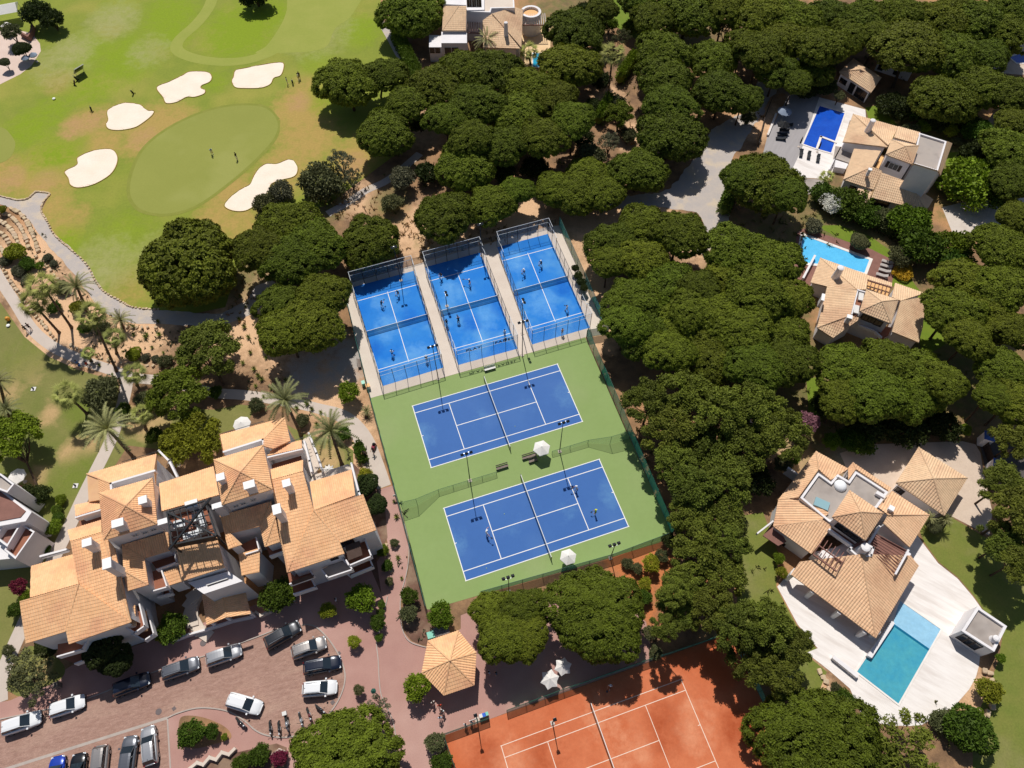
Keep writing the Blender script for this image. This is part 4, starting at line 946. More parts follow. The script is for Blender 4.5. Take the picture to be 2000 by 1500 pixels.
def palm_crown(seed, kind):
    r_ = random.Random(seed); V, F, T = [], [], []
    if kind == 'feather':
        for k in range(38):
            el = (1-k/38)*r_.uniform(.8, 1.1); a = k*2.39996+r_.uniform(-.3, .3); vf, ff, tf = frond_mesh(seed+k, r_.uniform(.8, 1.08), .3+.6*(1-el)+r_.uniform(-.15, .18), .105)
            up = R(62)*el-R(6); M = Matrix.Rotation(a, 3, 'Z') @ Matrix.Rotation(-up, 3, 'Y'); i = len(V)
            V += [M @ v for v in vf]; F += [tuple(x+i for x in f) for f in ff]; T += [t*(.55+.45*el) for t in tf]
    else:
        for k in range(26):
            el = 1-k/26; a = k*2.39996+r_.uniform(-.3, .3); up = R(72)*el-R(30)+r_.uniform(-.1, .1); d = Vector((math.cos(a)*math.cos(up), math.sin(a)*math.cos(up), math.sin(up))); s = Vector((-math.sin(a), math.cos(a), 0)); u = d.cross(s)
            l0 = r_.uniform(.42, .55); c = d*l0; j = len(V); V += [s*.012, s*-.012, c-s*.012, c+s*.012]; F.append((j, j+1, j+2, j+3)); T.append(.4)
            for q in range(11):
                g = R(-75+q*15); e = (d*math.cos(g)+s*math.sin(g)); tip = c+e*.5*(.7+.3*math.cos(g))*r_.uniform(.85, 1.1)-Vector((0, 0, .06+.14*(1-el))); j = len(V)
                n_ = (d*-math.sin(g)+s*math.cos(g))*.026; V += [c, c+e*.2+n_, tip, c+e*.2-n_]; F.append((j, j+1, j+2, j+3)); T.append((.3+.5*el)+r_.uniform(-.25, .25))
        for k in range(26):                              # skirt of hanging dry leaves
            a = k*2.4; d = Vector((math.cos(a), math.sin(a), 0)); j = len(V); s = Vector((-math.sin(a), math.cos(a), 0))*.1
            V += [d*.08, d*.22-s-Vector((0, 0, .15)), d*.2-Vector((0, 0, .55)), d*.22+s-Vector((0, 0, .15))]; F.append((j, j+1, j+2, j+3)); T.append(.1)
    return mesh_from('crown', V, F, T, M_fan if kind == 'fan' else M_palm)
PALM = {k: [palm_crown(5+i, k) for i in range(3)] for k in ('feather', 'fan')}
def palm_trunk(p0, p1, r0):
    b = MB(); n = 9
    pts = [p0.lerp(p1, i/n) + Vector((0, 0, 0)) for i in range(n+1)]
    for i in range(n): b.tube(pts[i], pts[i+1], r0*(1.12 if i else 1.5)*(1-.25*i/n), r0*.92*(1-.25*i/n), 8)
    return b
def palm(cx, cy, bx, by, rpx, kind, label, H=None, m=None):
    base = G(bx, by)
    zs = [i*.1 for i in range(8, 160)]                    # height at which the crown sits over the base
    if H is None:
        def err(z): q = base+Vector((0, 0, z)); d = q-EYE; s = F_PX/d.dot(FWD); return abs((750-s*d.dot(CU))-cy)
        H = min(zs, key=err)
    top = G(cx, cy, H); r0 = rpx/PXM(top)
    t = thing('palm_tree', label, 'palm tree', base, 0, 'palm trees in the resort garden')
    c = bpy.data.objects.new('crown', rng.choice(PALM[kind])); link(c, t); c.location = top-base; c.scale = (r0, r0, r0); c.rotation_euler = (0, 0, rng.uniform(0, 6.28))
    if H > .8:
        palm_trunk(Vector((0, 0, 0)), top-base, .24 if kind == 'feather' else .2).build('trunk', M_palmbark, t, smooth=True)
    return t
palm(211, 838, 262, 895, 58, 'feather', 'large feather palm arching over the concrete path beside the apartment block')
palm(557, 782, 588, 850, 52, 'feather', 'feather palm at the top corner of the apartment block')
palm(646, 842, 668, 908, 55, 'feather', 'feather palm with orange fruit on the lawn right of the apartment block')
palm(82, 557, 140, 640, 36, 'fan', 'tall fan palm nearest the stone terraces')
palm(64, 592, 116, 650, 34, 'fan', 'fan palm beside the concrete path, left of its neighbours')
palm(150, 560, 172, 612, 38, 'feather', 'feather palm leaning over the cart path')
palm(178, 615, 228, 725, 36, 'fan', 'tall fan palm with long trunk to the path fork')
palm(236, 625, 240, 640, 28, 'feather', 'short feather palm by the cart path bend')
palm(222, 660, 228, 690, 26, 'fan', 'low fan palm behind the tall trunk')
palm(263, 730, 268, 752, 28, 'fan', 'fan palm at the path fork')
palm(130, 770, 170, 808, 34, 'fan', 'fan palm on the left lawn with short dark trunk', m=M_yellow)
palm(277, 808, 285, 838, 26, 'fan', 'fan palm right of the concrete path below the fork')
palm(172, 690, 178, 705, 16, 'fan', 'small fan palm on the slope beside walkers')
palm(14, 800, 22, 830, 34, 'feather', 'feather palm at the left edge lawn')
palm(-2, 745, 10, 790, 30, 'feather', 'palm cut by the left edge with dark trunk')
palm(1197, 105, 1187, 190, 30, 'fan', 'very tall dark fan palm between the groves')
palm(951, 80, 950, 118, 32, 'feather', 'feather palm in front of the white villa roof')
palm(1033, 100, 1036, 126, 24, 'fan', 'fan palm beside the white villa pool')
palm(716, 803, 716, 815, 15, 'feather', 'short spiky palm between path and court fence', H=.9)
palm(1846, 1015, 1840, 1025, 18, 'feather', 'yucca-like palm at the garage corner, right one', H=2)
palm(1815, 1012, 1818, 1022, 18, 'feather', 'yucca-like palm at the garage corner, left one', H=2)
palm(1615, 345, 1612, 365, 18, 'fan', 'fan palm at the corner of the white terrace')

# small agaves and succulents on the slope: one of each counted
M_agave = leafmat('agave_leaves', (.2, .24, .05))
def agave(seed):
    r_ = random.Random(seed); V, F, T = [], [], []
    for k in range(16):
        a = k*2.4; up = R(70-k*3); d = Vector((math.cos(a)*math.cos(up), math.sin(a)*math.cos(up), math.sin(up))); s = Vector((-math.sin(a), math.cos(a), 0))*.09; j = len(V); l = r_.uniform(.8, 1.1)
        V += [s*.7, d*l*.5+s, d*l, d*l*.5-s, -s*.7]; F.append((j, j+1, j+2, j+3, j+4)); T.append(r_.random())
    return mesh_from('rosette', V, F, T, M_agave)
AG_ME = [agave(i) for i in range(3)]
ag = [(468, 625), (478, 640), (490, 690), (497, 722), (475, 710), (505, 735), (486, 660), (512, 742), (530, 760), (520, 700), (500, 755), (312, 655), (262, 640), (310, 630), (288, 655), (305, 700), (285, 660), (320, 690), (335, 700), (345, 690), (325, 705),
      (262, 655), (298, 680), (270, 712), (480, 600), (470, 580), (545, 770), (560, 745), (515, 775), (610, 800), (627, 806), (580, 798), (600, 790), (620, 830), (215, 700), (190, 695), (195, 715), (770, 980), (775, 1010), (778, 1090), (785, 1130)]
cnt_ = {}
for i, (x, y) in enumerate(sorted(ag)):
    o = bpy.data.objects.new('agave', AG_ME[i % 3]); o.location = G(x, y); s_ = rng.uniform(.45, .85); o.scale = (s_, s_, s_*1.2); link(o)
    where = 'on the sandy slope left of the padel courts' if 440 < x < 580 else ('on the rocky slope below the cart path' if x < 440 else ('beside the curving concrete path' if x < 700 else 'in the bed at the court fence'))
    cnt_[where] = cnt_.get(where, 0)+1
    tag(o, 'small spiky agave %s, %s from the left' % (where, ORD[cnt_[where]-1]), 'agave', 'agaves ' + where)
# grassy undergrowth on dry ground (uncountable)
def scatter_stuff(name, spots, n, m, hl, w):
    r_ = random.Random(len(name)); V, F, T = [], [], []
    for (x, y, rp) in spots:
        c = G(x, y); r0 = rp/PXM(c)
        for _ in range(int(n*r0*r0/20)):
            a, q = r_.uniform(0, 6.283), r0*math.sqrt(r_.random()); p = c+Vector((math.cos(a)*q, math.sin(a)*q, 0))
            if noise.noise(p*.5) < -.05: continue
            blades(V, F, T, p, Vector((0, 0, 1)), r_, hl*r_.uniform(.6, 1.5), w, 6, .8, .5)
    o = bpy.data.objects.new(name, mesh_from(name, V, F, T, m)); link(o); o['kind'] = 'stuff'
M_drygrass = leafmat('dry_grass', (.32, .2, .07)); M_weed = leafmat('weeds', (.14, .14, .04))
scatter_stuff('dry_grass', [(830, 450, 50), (800, 480, 40), (900, 470, 40), (960, 450, 40), (700, 395, 50), (500, 560, 40), (660, 400, 40), (1240, 265, 40), (1465, 235, 30), (480, 600, 40)], 70, M_drygrass, .5, .12)
scatter_stuff('ground_cover', [(60, 480, 40), (90, 540, 40), (130, 590, 40), (200, 640, 50), (250, 670, 40), (300, 680, 40), (180, 690, 30), (330, 660, 30), (480, 660, 40), (520, 740, 40), (600, 805, 30), (700, 900, 30), (780, 1000, 20), (790, 1100, 20), (795, 1200, 24), (820, 1225, 24)], 60, M_silver, .4, .14)
scatter_stuff('undergrowth', [(620, 400, 60), (470, 560, 50), (1500, 480, 90), (1600, 420, 80), (1640, 800, 90), (1850, 760, 80), (1330, 860, 90), (1380, 1000, 90), (1450, 1150, 90), (1300, 200, 90), (1100, 300, 80), (900, 350, 70), (1750, 150, 90), (1850, 230, 80), (1560, 130, 70), (1200, 480, 50),
                              (1280, 560, 80), (790, 330, 50), (770, 410, 40), (1830, 1430, 60), (1620, 1350, 30), (60, 540, 50), (210, 690, 40)], 26, M_weed, .55, .16)
# ================================================================ buildings
M_tile_o = mat('roof_tile_orange', '#F3C496', '#EDBB8B', .5, c3='#E4AE86', scale3=.2, fine=.06, tint=.14, rough=.8)
M_tile_b = mat('roof_tile_beige', '#E6BF99', '#DFB58F', .5, c3='#D6AA86', scale3=.2, fine=.06, tint=.13, rough=.8)
M_tile_p = mat('roof_tile_pale', '#E4C4A0', '#DCBB98', .5, c3='#D2AD8C', scale3=.2, fine=.07, tint=.12, rough=.8)
M_glass = mat('window_glass', '#1B222B', rough=.12, spec=.6)
M_glassb = mat('pool_glass', '#8DB0B8', rough=.2, spec=.6)
M_frame = mat('window_frame', '#D9D6D2', rough=.5)
M_fdark = mat('dark_window_frame', '#3A2E28', rough=.5)
M_awn = mat('awning_cloth', '#5C4A42', '#544239', 2.)
M_grille = mat('vent_grille', '#7C7C84', rough=.6)

def plane_of(pts):
    o = pts[0]; n = (pts[1]-o).cross(pts[2]-o)
    if n.z < 0: n = -n
    return o, n.normalized()
def face_pts(f):
    """pixels with heights; a point without height lies on the plane of the first three"""
    base = [G(*p) for p in f if len(p) == 3]
    if len(base) > 3:                                    # best plane through the points
        c = sum(base, Vector())/len(base); sxx = sxy = syy = sxz = syz = 0
        for p in base:
            x, y, z = p-c; sxx += x*x; sxy += x*y; syy += y*y; sxz += x*z; syz += y*z
        det = sxx*syy-sxy*sxy
        a, b = ((sxz*syy-syz*sxy)/det, (syz*sxx-sxz*sxy)/det) if abs(det) > 1e-6 else (0, 0)
        o, n = c, Vector((-a, -b, 1)).normalized()
    else: o, n = plane_of(base)
    out = []
    for p in f:
        d = ray(p[0], p[1])
        t = (o-EYE).dot(n)/d.dot(n); out.append(EYE+d*t)
    return out, o, n
def tiles_mesh(bm, poly, n, pitch, row, lay, hgt=.08):
    """barrel tiles over a convex sloping polygon: rolls running down the slope, each course stepped over the next"""
    g = Vector((n.x, n.y, 0)); dn = g.normalized() if g.length > 1e-4 else Vector((0, -1, 0))
    e = Vector((-dn.y, dn.x, 0)); s = n.cross(e); s = s if s.z < 0 or abs(s.z) < 1e-6 else -s; s.normalize(); o = poly[0]
    U = [(p-o).dot(e) for p in poly]; V = [(p-o).dot(s) for p in poly]
    u0, u1 = math.floor(min(U)/pitch)*pitch, max(U); v0, v1 = math.floor(min(V)/row)*row, max(V)
    nu = int((u1-u0)/pitch)+1; nv = int((v1-v0)/row)+1
    tb = bmesh.new(); lt = tb.faces.layers.float.new('tint')
    prof = [0, .62, 1., .62]
    R_ = []
    for j in range(nv):
        for end in (0, 1):
            v = v0+(j+end)*row; r = []
            for i in range(nu*4+1):
                h = prof[i % 4]*hgt + (.012 if end == 0 else .045)
                r.append(tb.verts.new(o+e*(u0+i*pitch/4)+s*v+n*h))
            R_.append(r)
    for j in range(nv*2-1):
        for i in range(nu*4):
            f = tb.faces.new((R_[j][i], R_[j][i+1], R_[j+1][i+1], R_[j+1][i]))
            f[lt] = (noise.noise(Vector((i//4*3.7, j//2*5.1, o.x)))*.5+.5)
    tb.normal_update()
    m = len(poly); c = sum(poly, Vector())/m
    for k in range(m):
        a, b = poly[k], poly[(k+1) % m]; ed = (b-a)
        if ed.length < 1e-3: continue
        pn = ed.cross(n)
        if pn.dot(c-a) > 0: pn = -pn
        bmesh.ops.bisect_plane(tb, geom=tb.verts[:]+tb.edges[:]+tb.faces[:], plane_co=a, plane_no=pn, clear_outer=True)
    for f in tb.faces:
        if f.normal.dot(n) < -.01: f.normal_flip()
    me = bpy.data.meshes.new('tmp'); tb.to_mesh(me); tb.free(); bm.from_mesh(me); bpy.data.meshes.remove(me)

class House:
    def __init__(s, name, label, cat, px, py, tile=None, pitch=.27, row=.42, group=None):
        s.loc = G(px, py); s.t = thing(name, label, cat, s.loc, 0, group); s.tile = tile or M_tile_b; s.pitch = pitch; s.row = row; s.dz = 0; s.wall = MB(); s.any = False
    def roofs(s, faces, wall=0.0, over=.3, thick=.16, label=None, wallz=None):
        """faces: lists of (px, py[, z]); shared edges become hips or ridges, open edges get eaves and walls below"""
        F = [face_pts([q if len(q) == 2 else (q[0], q[1], q[2]+s.dz) for q in f]) for f in faces]
        cnt = {}
        for f, (P, o, n) in zip(faces, F):
            for i in range(len(f)):
                a, b = f[i][:2], f[(i+1) % len(f)][:2]; cnt.setdefault(frozenset((a, b)), []).append((P[i], P[(i+1) % len(P)]))
        slab = MB(); bm = bmesh.new(); bm.faces.layers.float.new('tint'); caps = MB()
        for f, (P, o, n) in zip(faces, F):
            if sum(P[i].x*P[(i+1) % len(P)].y-P[(i+1) % len(P)].x*P[i].y for i in range(len(P))) < 0: P = P[::-1]; f = f[::-1]
            lo = [p-Vector((0, 0, thick)) for p in P]; k = len(P); top = [p-Vector((0, 0, .02)) for p in P]
            slab.mesh(top+lo, [tuple(range(k)), tuple(reversed(range(k, 2*k)))]+[(i+k, (i+1) % k+k, (i+1) % k, i) for i in range(k)])
            tiles_mesh(bm, P, n, s.pitch, s.row, None)
            if wall is not None:
                L_ = []
                for i in range(k):
                    a, b = P[i], P[(i+1) % k]; d = Vector((b.x-a.x, b.y-a.y, 0)); d.normalize(); sh = len(cnt[frozenset((f[i][:2], f[(i+1) % k][:2]))]) > 1
                    inn = Vector((-d.y, d.x, 0)); L_.append((a+inn*(0 if sh else over), d))
                Q = []
                for i in range(k):
                    (a, d), (b, e) = L_[i-1], L_[i]; cr = d.x*e.y-d.y*e.x
                    if abs(cr) < .05: q = b
                    else: t = ((b.x-a.x)*e.y-(b.y-a.y)*e.x)/cr; q = a+d*t
                    z = o.z-(n.x*(q.x-o.x)+n.y*(q.y-o.y))/n.z - thick + .02
                    Q.append(Vector((q.x, q.y, z)))
                s.wall.mesh(Q+[Vector((q.x, q.y, wall)) for q in Q], [tuple(range(k))]+[(i+k, (i+1) % k+k, (i+1) % k, i) for i in range(k)]); s.any = True
        for key, es in cnt.items():
            if len(es) > 1:
                a, b = es[0]; u = Vector((0, 0, .05)); caps.tube(a+u, b+u, .11, n=6)
        r = slab.build('roof', M_white if s.tile is None else s.tile, s.t, s.loc)
        slab = r
        if label: r['label'] = label
        bm.normal_update(); me = bpy.data.meshes.new('roof_tiles')
        for v in bm.verts: v.co -= s.loc
        bm.to_mesh(me); bm.free(); me.materials.append(s.tile); tl = bpy.data.objects.new('roof_tiles', me); link(tl, r); tl['kind'] = 'stuff'
        if caps.f: caps.build('ridge_caps', s.tile, r, s.loc)
        return r
    def block(s, pts, z, z0=0., name='wall', m=None):
        z += s.dz; b = MB(); b.prism([G(x, y, z) for x, y in pts], z0, z); return b.build(name, m or M_white, s.t, s.loc)
    def flat(s, pts, z, m=None, par=.45, w=.28, name='flat_roof', z0=0., wallm=None, ins=0.):
        """flat roof with a raised white parapet, on walls"""
        z += s.dz; P = [G(x, y, z+par) for x, y in pts]
        if sum(P[i].x*P[(i+1) % len(P)].y-P[(i+1) % len(P)].x*P[i].y for i in range(len(P))) < 0: P = P[::-1]
        b = MB(); b.prism(P, z0, z); o = b.build('wall', wallm or M_white, s.t, s.loc)
        b = MB(); k = len(P); I = []
        for i in range(k):
            a, c, d = P[i-1], P[i], P[(i+1) % k]; e = (c-a); e.z = 0; e.normalize(); f = (d-c); f.z = 0; f.normalize(); n1 = Vector((-e.y, e.x, 0)); n2 = Vector((-f.y, f.x, 0))
            bis = (n1+n2); bis = bis.normalized()*w/max(.3, bis.normalized().dot(n1)); I.append(c+bis)
        for i in range(k):
            j = (i+1) % k; A, B, C, D = P[i], P[j], I[j], I[i]
            q = [Vector((p.x, p.y, zz)) for zz in (z-.05, z+par) for p in (A, B, C, D)]
            b.mesh(q, [(4, 5, 6, 7), (0, 1, 5, 4), (2, 3, 7, 6)])
        b.build('parapet', M_white, s.t, s.loc)
        b = MB(); b.face([Vector((p.x, p.y, z+.02)) for p in I]); b.build(name, m or M_grey, s.t, s.loc)
    def chimney(s, px, py, ztop, zbase, w=.9, d=None, cap=True, round_=False, name='chimney'):
        ztop += s.dz; zbase += s.dz; p = G(px, py, ztop); b = MB(); ang = s.ang if hasattr(s, 'ang') else 0
        if round_:
            b.lathe((p.x, p.y, 0), [(w*.62, zbase), (w*.45, ztop-.5), (w*.42, ztop-.45), (w*.5, ztop-.35), (w*.5, ztop-.1), (w*.3, ztop)], 12)
        else:
            b.box((p.x, p.y, (ztop-.25+zbase)/2), (w*.8, (d or w)*.8, ztop-.25-zbase), ang)
        o = b.build(name, M_white, s.t, s.loc, smooth=False)
        if not round_ and cap:
            b = MB(); b.box((p.x, p.y, ztop-.13), (w, d or w, .24), ang); b.build('cap', mat('bright_render', '#F4F2F1', '#EDEBEA', 1.), o, None if o.location.length else s.loc)
        return o
    def windows(s, e0, e1, items, inset=.3, z=None):
        """windows on the vertical plane under the eave e0-e1 (px, py, z); items: (px, py, w, h, kind)"""
        a, b = s.P(e0), s.P(e1); d = (b-a); d.z = 0; d.normalize(); n = Vector((-d.y, d.x, 0))
        if n.y > 0 and abs(n.y) > .3: n = -n
        elif abs(n.y) <= .3 and n.dot(EYE-a) < 0: n = -n
        o = a - n*(inset-.02)
        for (px, py, w, h, kind) in items:
            r = ray(px, py); t = (o-EYE).dot(n)/r.dot(n); c = EYE+r*t
            M = Matrix((d, n, Vector((0, 0, 1)))).transposed()
            f = MB(); fm = M_fdark if kind in ('dark', 'door') else M_frame
            for (cx, cz, ww, hh) in ((0, h/2, w+.12, .08), (0, -h/2, w+.12, .08), (-w/2, 0, .08, h), (w/2, 0, .08, h), (0, 0, .05, h)):
                f.box(c+d*cx+Vector((0, 0, cz))+n*.03, (ww, .1, hh), M=M)
            fo = f.build('window_frame' if kind != 'door' else 'door_frame', fm, s.t, s.loc)
            g = MB(); g.box(c+n*.01, (w, .04, h), M=M); g.build('pane', M_glass if kind != 'vent' else M_grille, fo, s.loc)
            if kind == 'shutter':
                for sg in (-1, 1):
                    q = MB(); q.box(c+d*sg*(w*.5+.3)+n*.04, (.5, .06, h), M=M); q.build('shutter', M_fdark, s.t, s.loc)
    def P(s, p): return G(p[0], p[1], p[2]+s.dz)
    def done(s):
        if s.any: s.wall.build('walls', M_white, s.t, s.loc)
        return s.t
    def bars(s, name, a0, a1, b0, b1, n, r, m):
        """slats from edge a0-a1 to edge b0-b1, each its own part"""
        for i in range(n):
            t = i/(n-1); b = MB(); p, q = s.P(a0).lerp(s.P(a1), t), s.P(b0).lerp(s.P(b1), t)
            d = (q-p); M = d.to_track_quat('X', 'Z').to_matrix(); b.box((p+q)/2, (d.length, r, r*1.4), M=M); b.build(name, m, s.t, s.loc)
    def beam(s, name, p, q, r, m, z=None):
        a, c = s.P(p), s.P(q); d = c-a; b = MB(); b.box((a+c)/2, (d.length, r, r*1.3), M=d.to_track_quat('X', 'Z').to_matrix()); return b.build(name, m, s.t, s.loc)
    def floor(s, pts, z, m, name='terrace_floor', t=.15):
        z += s.dz; b = MB(); b.prism([G(x, y, z) for x, y in pts], z-t, z); return b.build(name, m, s.t, s.loc)
    def rail(s, pts, z, h=.9, w=.18, m=None, name='parapet'):
        """low wall along pixels given at its top"""
        z += s.dz
        for i in range(len(pts)-1):
            a, b_ = G(*pts[i], z+h), G(*pts[i+1], z+h); d = b_-a; b = MB(); b.box(((a.x+b_.x)/2, (a.y+b_.y)/2, z+h/2), (d.length+w, w, h), math.atan2(d.y, d.x)); b.build(name, m or M_white, s.t, s.loc)

# ---------------------------------------------------------------- apartment block
A = House('apartment_block', 'large white apartment block with many orange tiled roofs beside the car park', 'apartment building', 400, 1180, M_tile_o, .27, .4)
A.ang = R(18); A.dz = ZA = 2.6
ER, EE, ET, EA = 9.6, 6.5, 10.3, 12.1       # ridge, eave, tower eave, tower apex
def pyr(W, N, E, S, ap, z, za): return [[W+(z,), N+(z,), ap+(za,)], [N+(z,), E+(z,), ap+(za,)], [E+(z,), S+(z,), ap+(za,)], [S+(z,), W+(z,), ap+(za,)]]
A.roofs(pyr((194, 963), (298, 934), (307, 1023), (203, 1055), (246, 988), ET, EA), wall=5, over=.25)
A.roofs(pyr((418, 898), (514, 870), (532, 955), (434, 986), (470, 922), ET, EA), wall=5, over=.25)
# left wing
A.roofs([[(170, 926, 7.4), (306, 887, 7.4), (301, 919, 8.8), (216, 944, 8.8)], [(170, 926, 7.4), (216, 944, 8.8), (217, 957), (194, 963), (195, 976), (173, 980, 7.4)]], over=.35)
A.roofs([[(302, 919, 8.8), (306, 888, 7.4), (304, 950, 8.8)]], wall=None)
A.roofs([[(146, 987, 7.0), (196, 976, 7.0), (197, 994, 7.9), (148, 1009, 7.9)]], over=.2)
A.roofs([[(132, 1036, 7.3), (198, 1016, 7.3), (199, 1040, 8.9), (138, 1058, 8.9)]], over=.3)
A.roofs([[(61, 1106, 6.6), (143, 1083, 6.6), (154, 1141, 8.1), (59, 1168, 8.1)]], over=.3)
ls = [(138, 1058, 8.9), (199, 1040, 8.9), (256, 1215, 6.2)]
A.roofs([ls+[(154, 1141), ], [(199, 1040), (223, 1069), (256, 1215), ][0:0] or ls[1:3]+[(224, 1070, 8.4)]], over=.28)
A.roofs([[(39, 1174, 8.1), (154, 1141, 8.1), (256, 1215, 6.2), (135, 1257), (129, 1233), (52, 1257)][0:0] or [(39, 1174, 8.1), (154, 1141, 8.1), (129, 1233, 6.35), (50, 1257, 6.3)], [(154, 1141, 8.1), (256, 1215, 6.2), (135, 1258, 6.0), (129, 1233, 6.35)]], over=.28)
A.roofs([[(238, 1064, 7.3), (329, 1038, 7.3), (331, 1075, 6.3), (282, 1090, 6.3)], [(238, 1064, 7.3), (282, 1090, 6.3), (290, 1142, 6.3), (241, 1114, 7.3)], [(241, 1114, 7.3), (290, 1142, 6.3), (249, 1154, 6.3)]], over=.3)
# middle
A.roofs([[(322, 950, 7.3), (417, 912, 7.3), (427, 966, 9.0), (322, 998, 9.0)][0:0] or [(311, 945, 7.4), (417, 911, 7.4), (428, 967, 9.0), (316, 999, 9.0)]], over=.3)
A.roofs([[(345, 1070, 8.0), (424, 1049, 8.0), (438, 1108, 6.4), (355, 1135, 6.4)]], over=.3)
A.roofs([[(315, 1119, 4.2), (346, 1108, 4.2), (355, 1136, 3.6), (326, 1145, 3.6)]], wall=2.8, over=.15)
A.block([(367, 1138), (446, 1116), (474, 1135), (398, 1160)], 4.9)
A.windows((398, 1160, 4.9), (474, 1135, 4.9), [(425, 1137, 2.4, .5, 'vent')], inset=-.02)
# right wing
A.roofs([[(430, 850, 7.4), (556, 816, 7.4), (514, 859, 8.9), (437, 882, 8.9)], [(556, 816, 7.4), (567, 861, 7.4), (533, 877, 8.6), (514, 871), (514, 859, 8.9)]], over=.35)
A.roofs([[(430, 850, 7.4), (437, 882, 8.9), (438, 893, 8.9)]], wall=None)
A.roofs([[(522, 891, 8.0), (534, 875, 7.1), (589, 860, 7.1), (590, 876, 8.0)]], over=.2)
A.roofs([[(527, 918, 7.5), (592, 899, 7.5), (592, 921, 8.9), (531, 938, 8.9)]], over=.3)
A.roofs([[(605, 942, 6.6), (687, 918, 6.6), (694, 968, 8.1), (613, 997, 8.1)]], over=.3)
A.roofs([[(531, 938, 8.9), (592, 921, 8.9), (613, 997, 7.75), (562, 1118, 6.1)], [(531, 938, 8.9), (562, 1118, 6.1), (550, 1062, 6.8)]], over=.28)
A.roofs([[(613, 997, 8.1), (709, 965, 8.1), (735, 1035, 6.5), (664, 1060, 6.5)], [(613, 997, 8.1), (664, 1060, 6.5), (673, 1081, 6.2), (562, 1118, 6.0)]], over=.28)
A.roofs([[(430, 1007, 7.4), (530, 979, 7.4), (508, 1028, 6.3), (450, 1041, 6.4)], [(430, 1007, 7.4), (450, 1041, 6.4), (473, 1063, 6.3), (446, 1073, 6.3)]], over=.25)
A.roofs([[(530, 980, 7.6), (538, 1010, 7.6), (518, 1068, 6.3), (508, 1029, 6.3)], [(538, 1010, 7.6), (547, 1058, 6.3), (518, 1068, 6.3)]], over=.25)
A.roofs([[(466, 1082, 4.4), (508, 1070, 4.4), (507, 1117, 3.6), (472, 1124, 3.6)]], over=.2)
# porch
A.dz = 0
A.roofs([[(395, 1161, 3.3), (433, 1147, 4.1), (442, 1206, 4.1), (404, 1221, 3.3)], [(433, 1147, 4.1), (474, 1135, 3.3), (490, 1199, 3.3), (442, 1206, 4.1)]], wall=None)
for (x, y) in ((408, 1212), (440, 1203), (484, 1193), (400, 1170), (474, 1145)):
    p = G(x, y, 3); b = MB(); b.box((p.x, p.y, 1.5), (.35, .35, 3.0), R(18)); b.build('porch_pillar', M_white, A.t, A.loc)
A.rail([(404, 1228), (452, 1212), (490, 1204)], .0, .9, .22)
A.dz = ZA
for (x, y, zt, zb, w, d) in ((278, 976, 12.3, 10, 1.0, 1.0), (229, 1021, 12.4, 10, 1.35, 1.0), (169, 1059, 11.0, 7.5, 1.1, 1.0), (208, 1100, 11.2, 7.0, 1.0, 1.3), (430, 931, 12.3, 10, 1.0, .95), (486, 946, 12.4, 10, 1.35, 1.0),
                          (559, 943, 11.0, 7.5, 1.0, 1.0), (540, 994, 11.0, 7.0, 1.0, 1.3), (373, 984, 10.4, 8.5, 1.5, 1.0), (318, 1018, 10.3, 7, 1.3, .7), (424, 987, 10.3, 7, 1.3, .7)):
    A.chimney(x, y, zt, zb, w, d)
# parapets and recessed terraces
A.rail([(216, 944), (301, 919)], 8.0, .95, .25); A.rail([(437, 882), (513, 858)], 8.0, 1., .25); A.rail([(513, 858), (515, 869)], 8.0, 1., .25); A.rail([(216, 944), (217, 956)], 8.0, .95, .25)
A.rail([(148, 1010), (196, 996)], 7.0, .95, .2); A.rail([(522, 893), (590, 877)], 7.1, .95, .2)
A.floor([(154, 1018), (196, 1006), (197, 1022), (158, 1030)], 5.6, M_terra); A.floor([(527, 908), (588, 890), (590, 899), (529, 918)], 6.2, M_terra)
for e0, e1, it in (((203, 1055, ET), (307, 1023, ET), [(264, 1045, .6, .45, 'vent'), (283, 1040, .6, .45, 'vent'), (300, 1034, .6, .45, 'vent')]), ((434, 986, ET), (532, 955, ET), [(461, 988, .6, .45, 'vent'), (475, 983, .6, .45, 'vent'), (495, 976, .6, .45, 'vent')]),
                   ((664, 1060, 6.5), (735, 1035, 6.5), [(676, 1061, 2.0, 1.6, 'dark')]), ((562, 1118, 6.), (673, 1081, 6.2), [(653, 1091, .9, .6, 'dark')])):
    A.windows(e0, e1, it, inset=.26)
# balconies on the south and inner fronts: floor slab, white parapet, awning, railing
def balcony(top_pts, z, depth_z=1.0, fl=M_terra, rail=True):
    A.floor(top_pts, z, fl, 'balcony_floor', .25); A.rail(top_pts[1:], z, depth_z, .16)
balcony([(694, 1060), (668, 1090), (682, 1104), (725, 1086), (712, 1052)], 3.4)
balcony([(680, 1100), (668, 1112), (684, 1124), (728, 1106), (720, 1088)], .9)
balcony([(645, 1104), (628, 1112), (640, 1128), (688, 1112), (676, 1094)], 3.2, fl=M_grey)
balcony([(562, 1120), (566, 1140), (612, 1124), (600, 1106)], 2.6); balcony([(570, 1142), (574, 1160), (616, 1146), (606, 1128)], .6)
balcony([(113, 1258), (112, 1282), (160, 1268), (172, 1248)], 3.4); balcony([(120, 1285), (146, 1296), (190, 1278), (180, 1258)], .8)
balcony([(286, 1122), (298, 1154), (326, 1146), (314, 1110)], 3.6); balcony([(300, 1150), (308, 1166), (334, 1158), (322, 1140)], .9)
balcony([(290, 1090), (306, 1112), (345, 1098), (340, 1078)], 3.8); balcony([(470, 1064), (480, 1082), (506, 1074), (500, 1050)], 3.6); balcony([(520, 1068), (527, 1086), (554, 1076), (548, 1062)], 3.6)
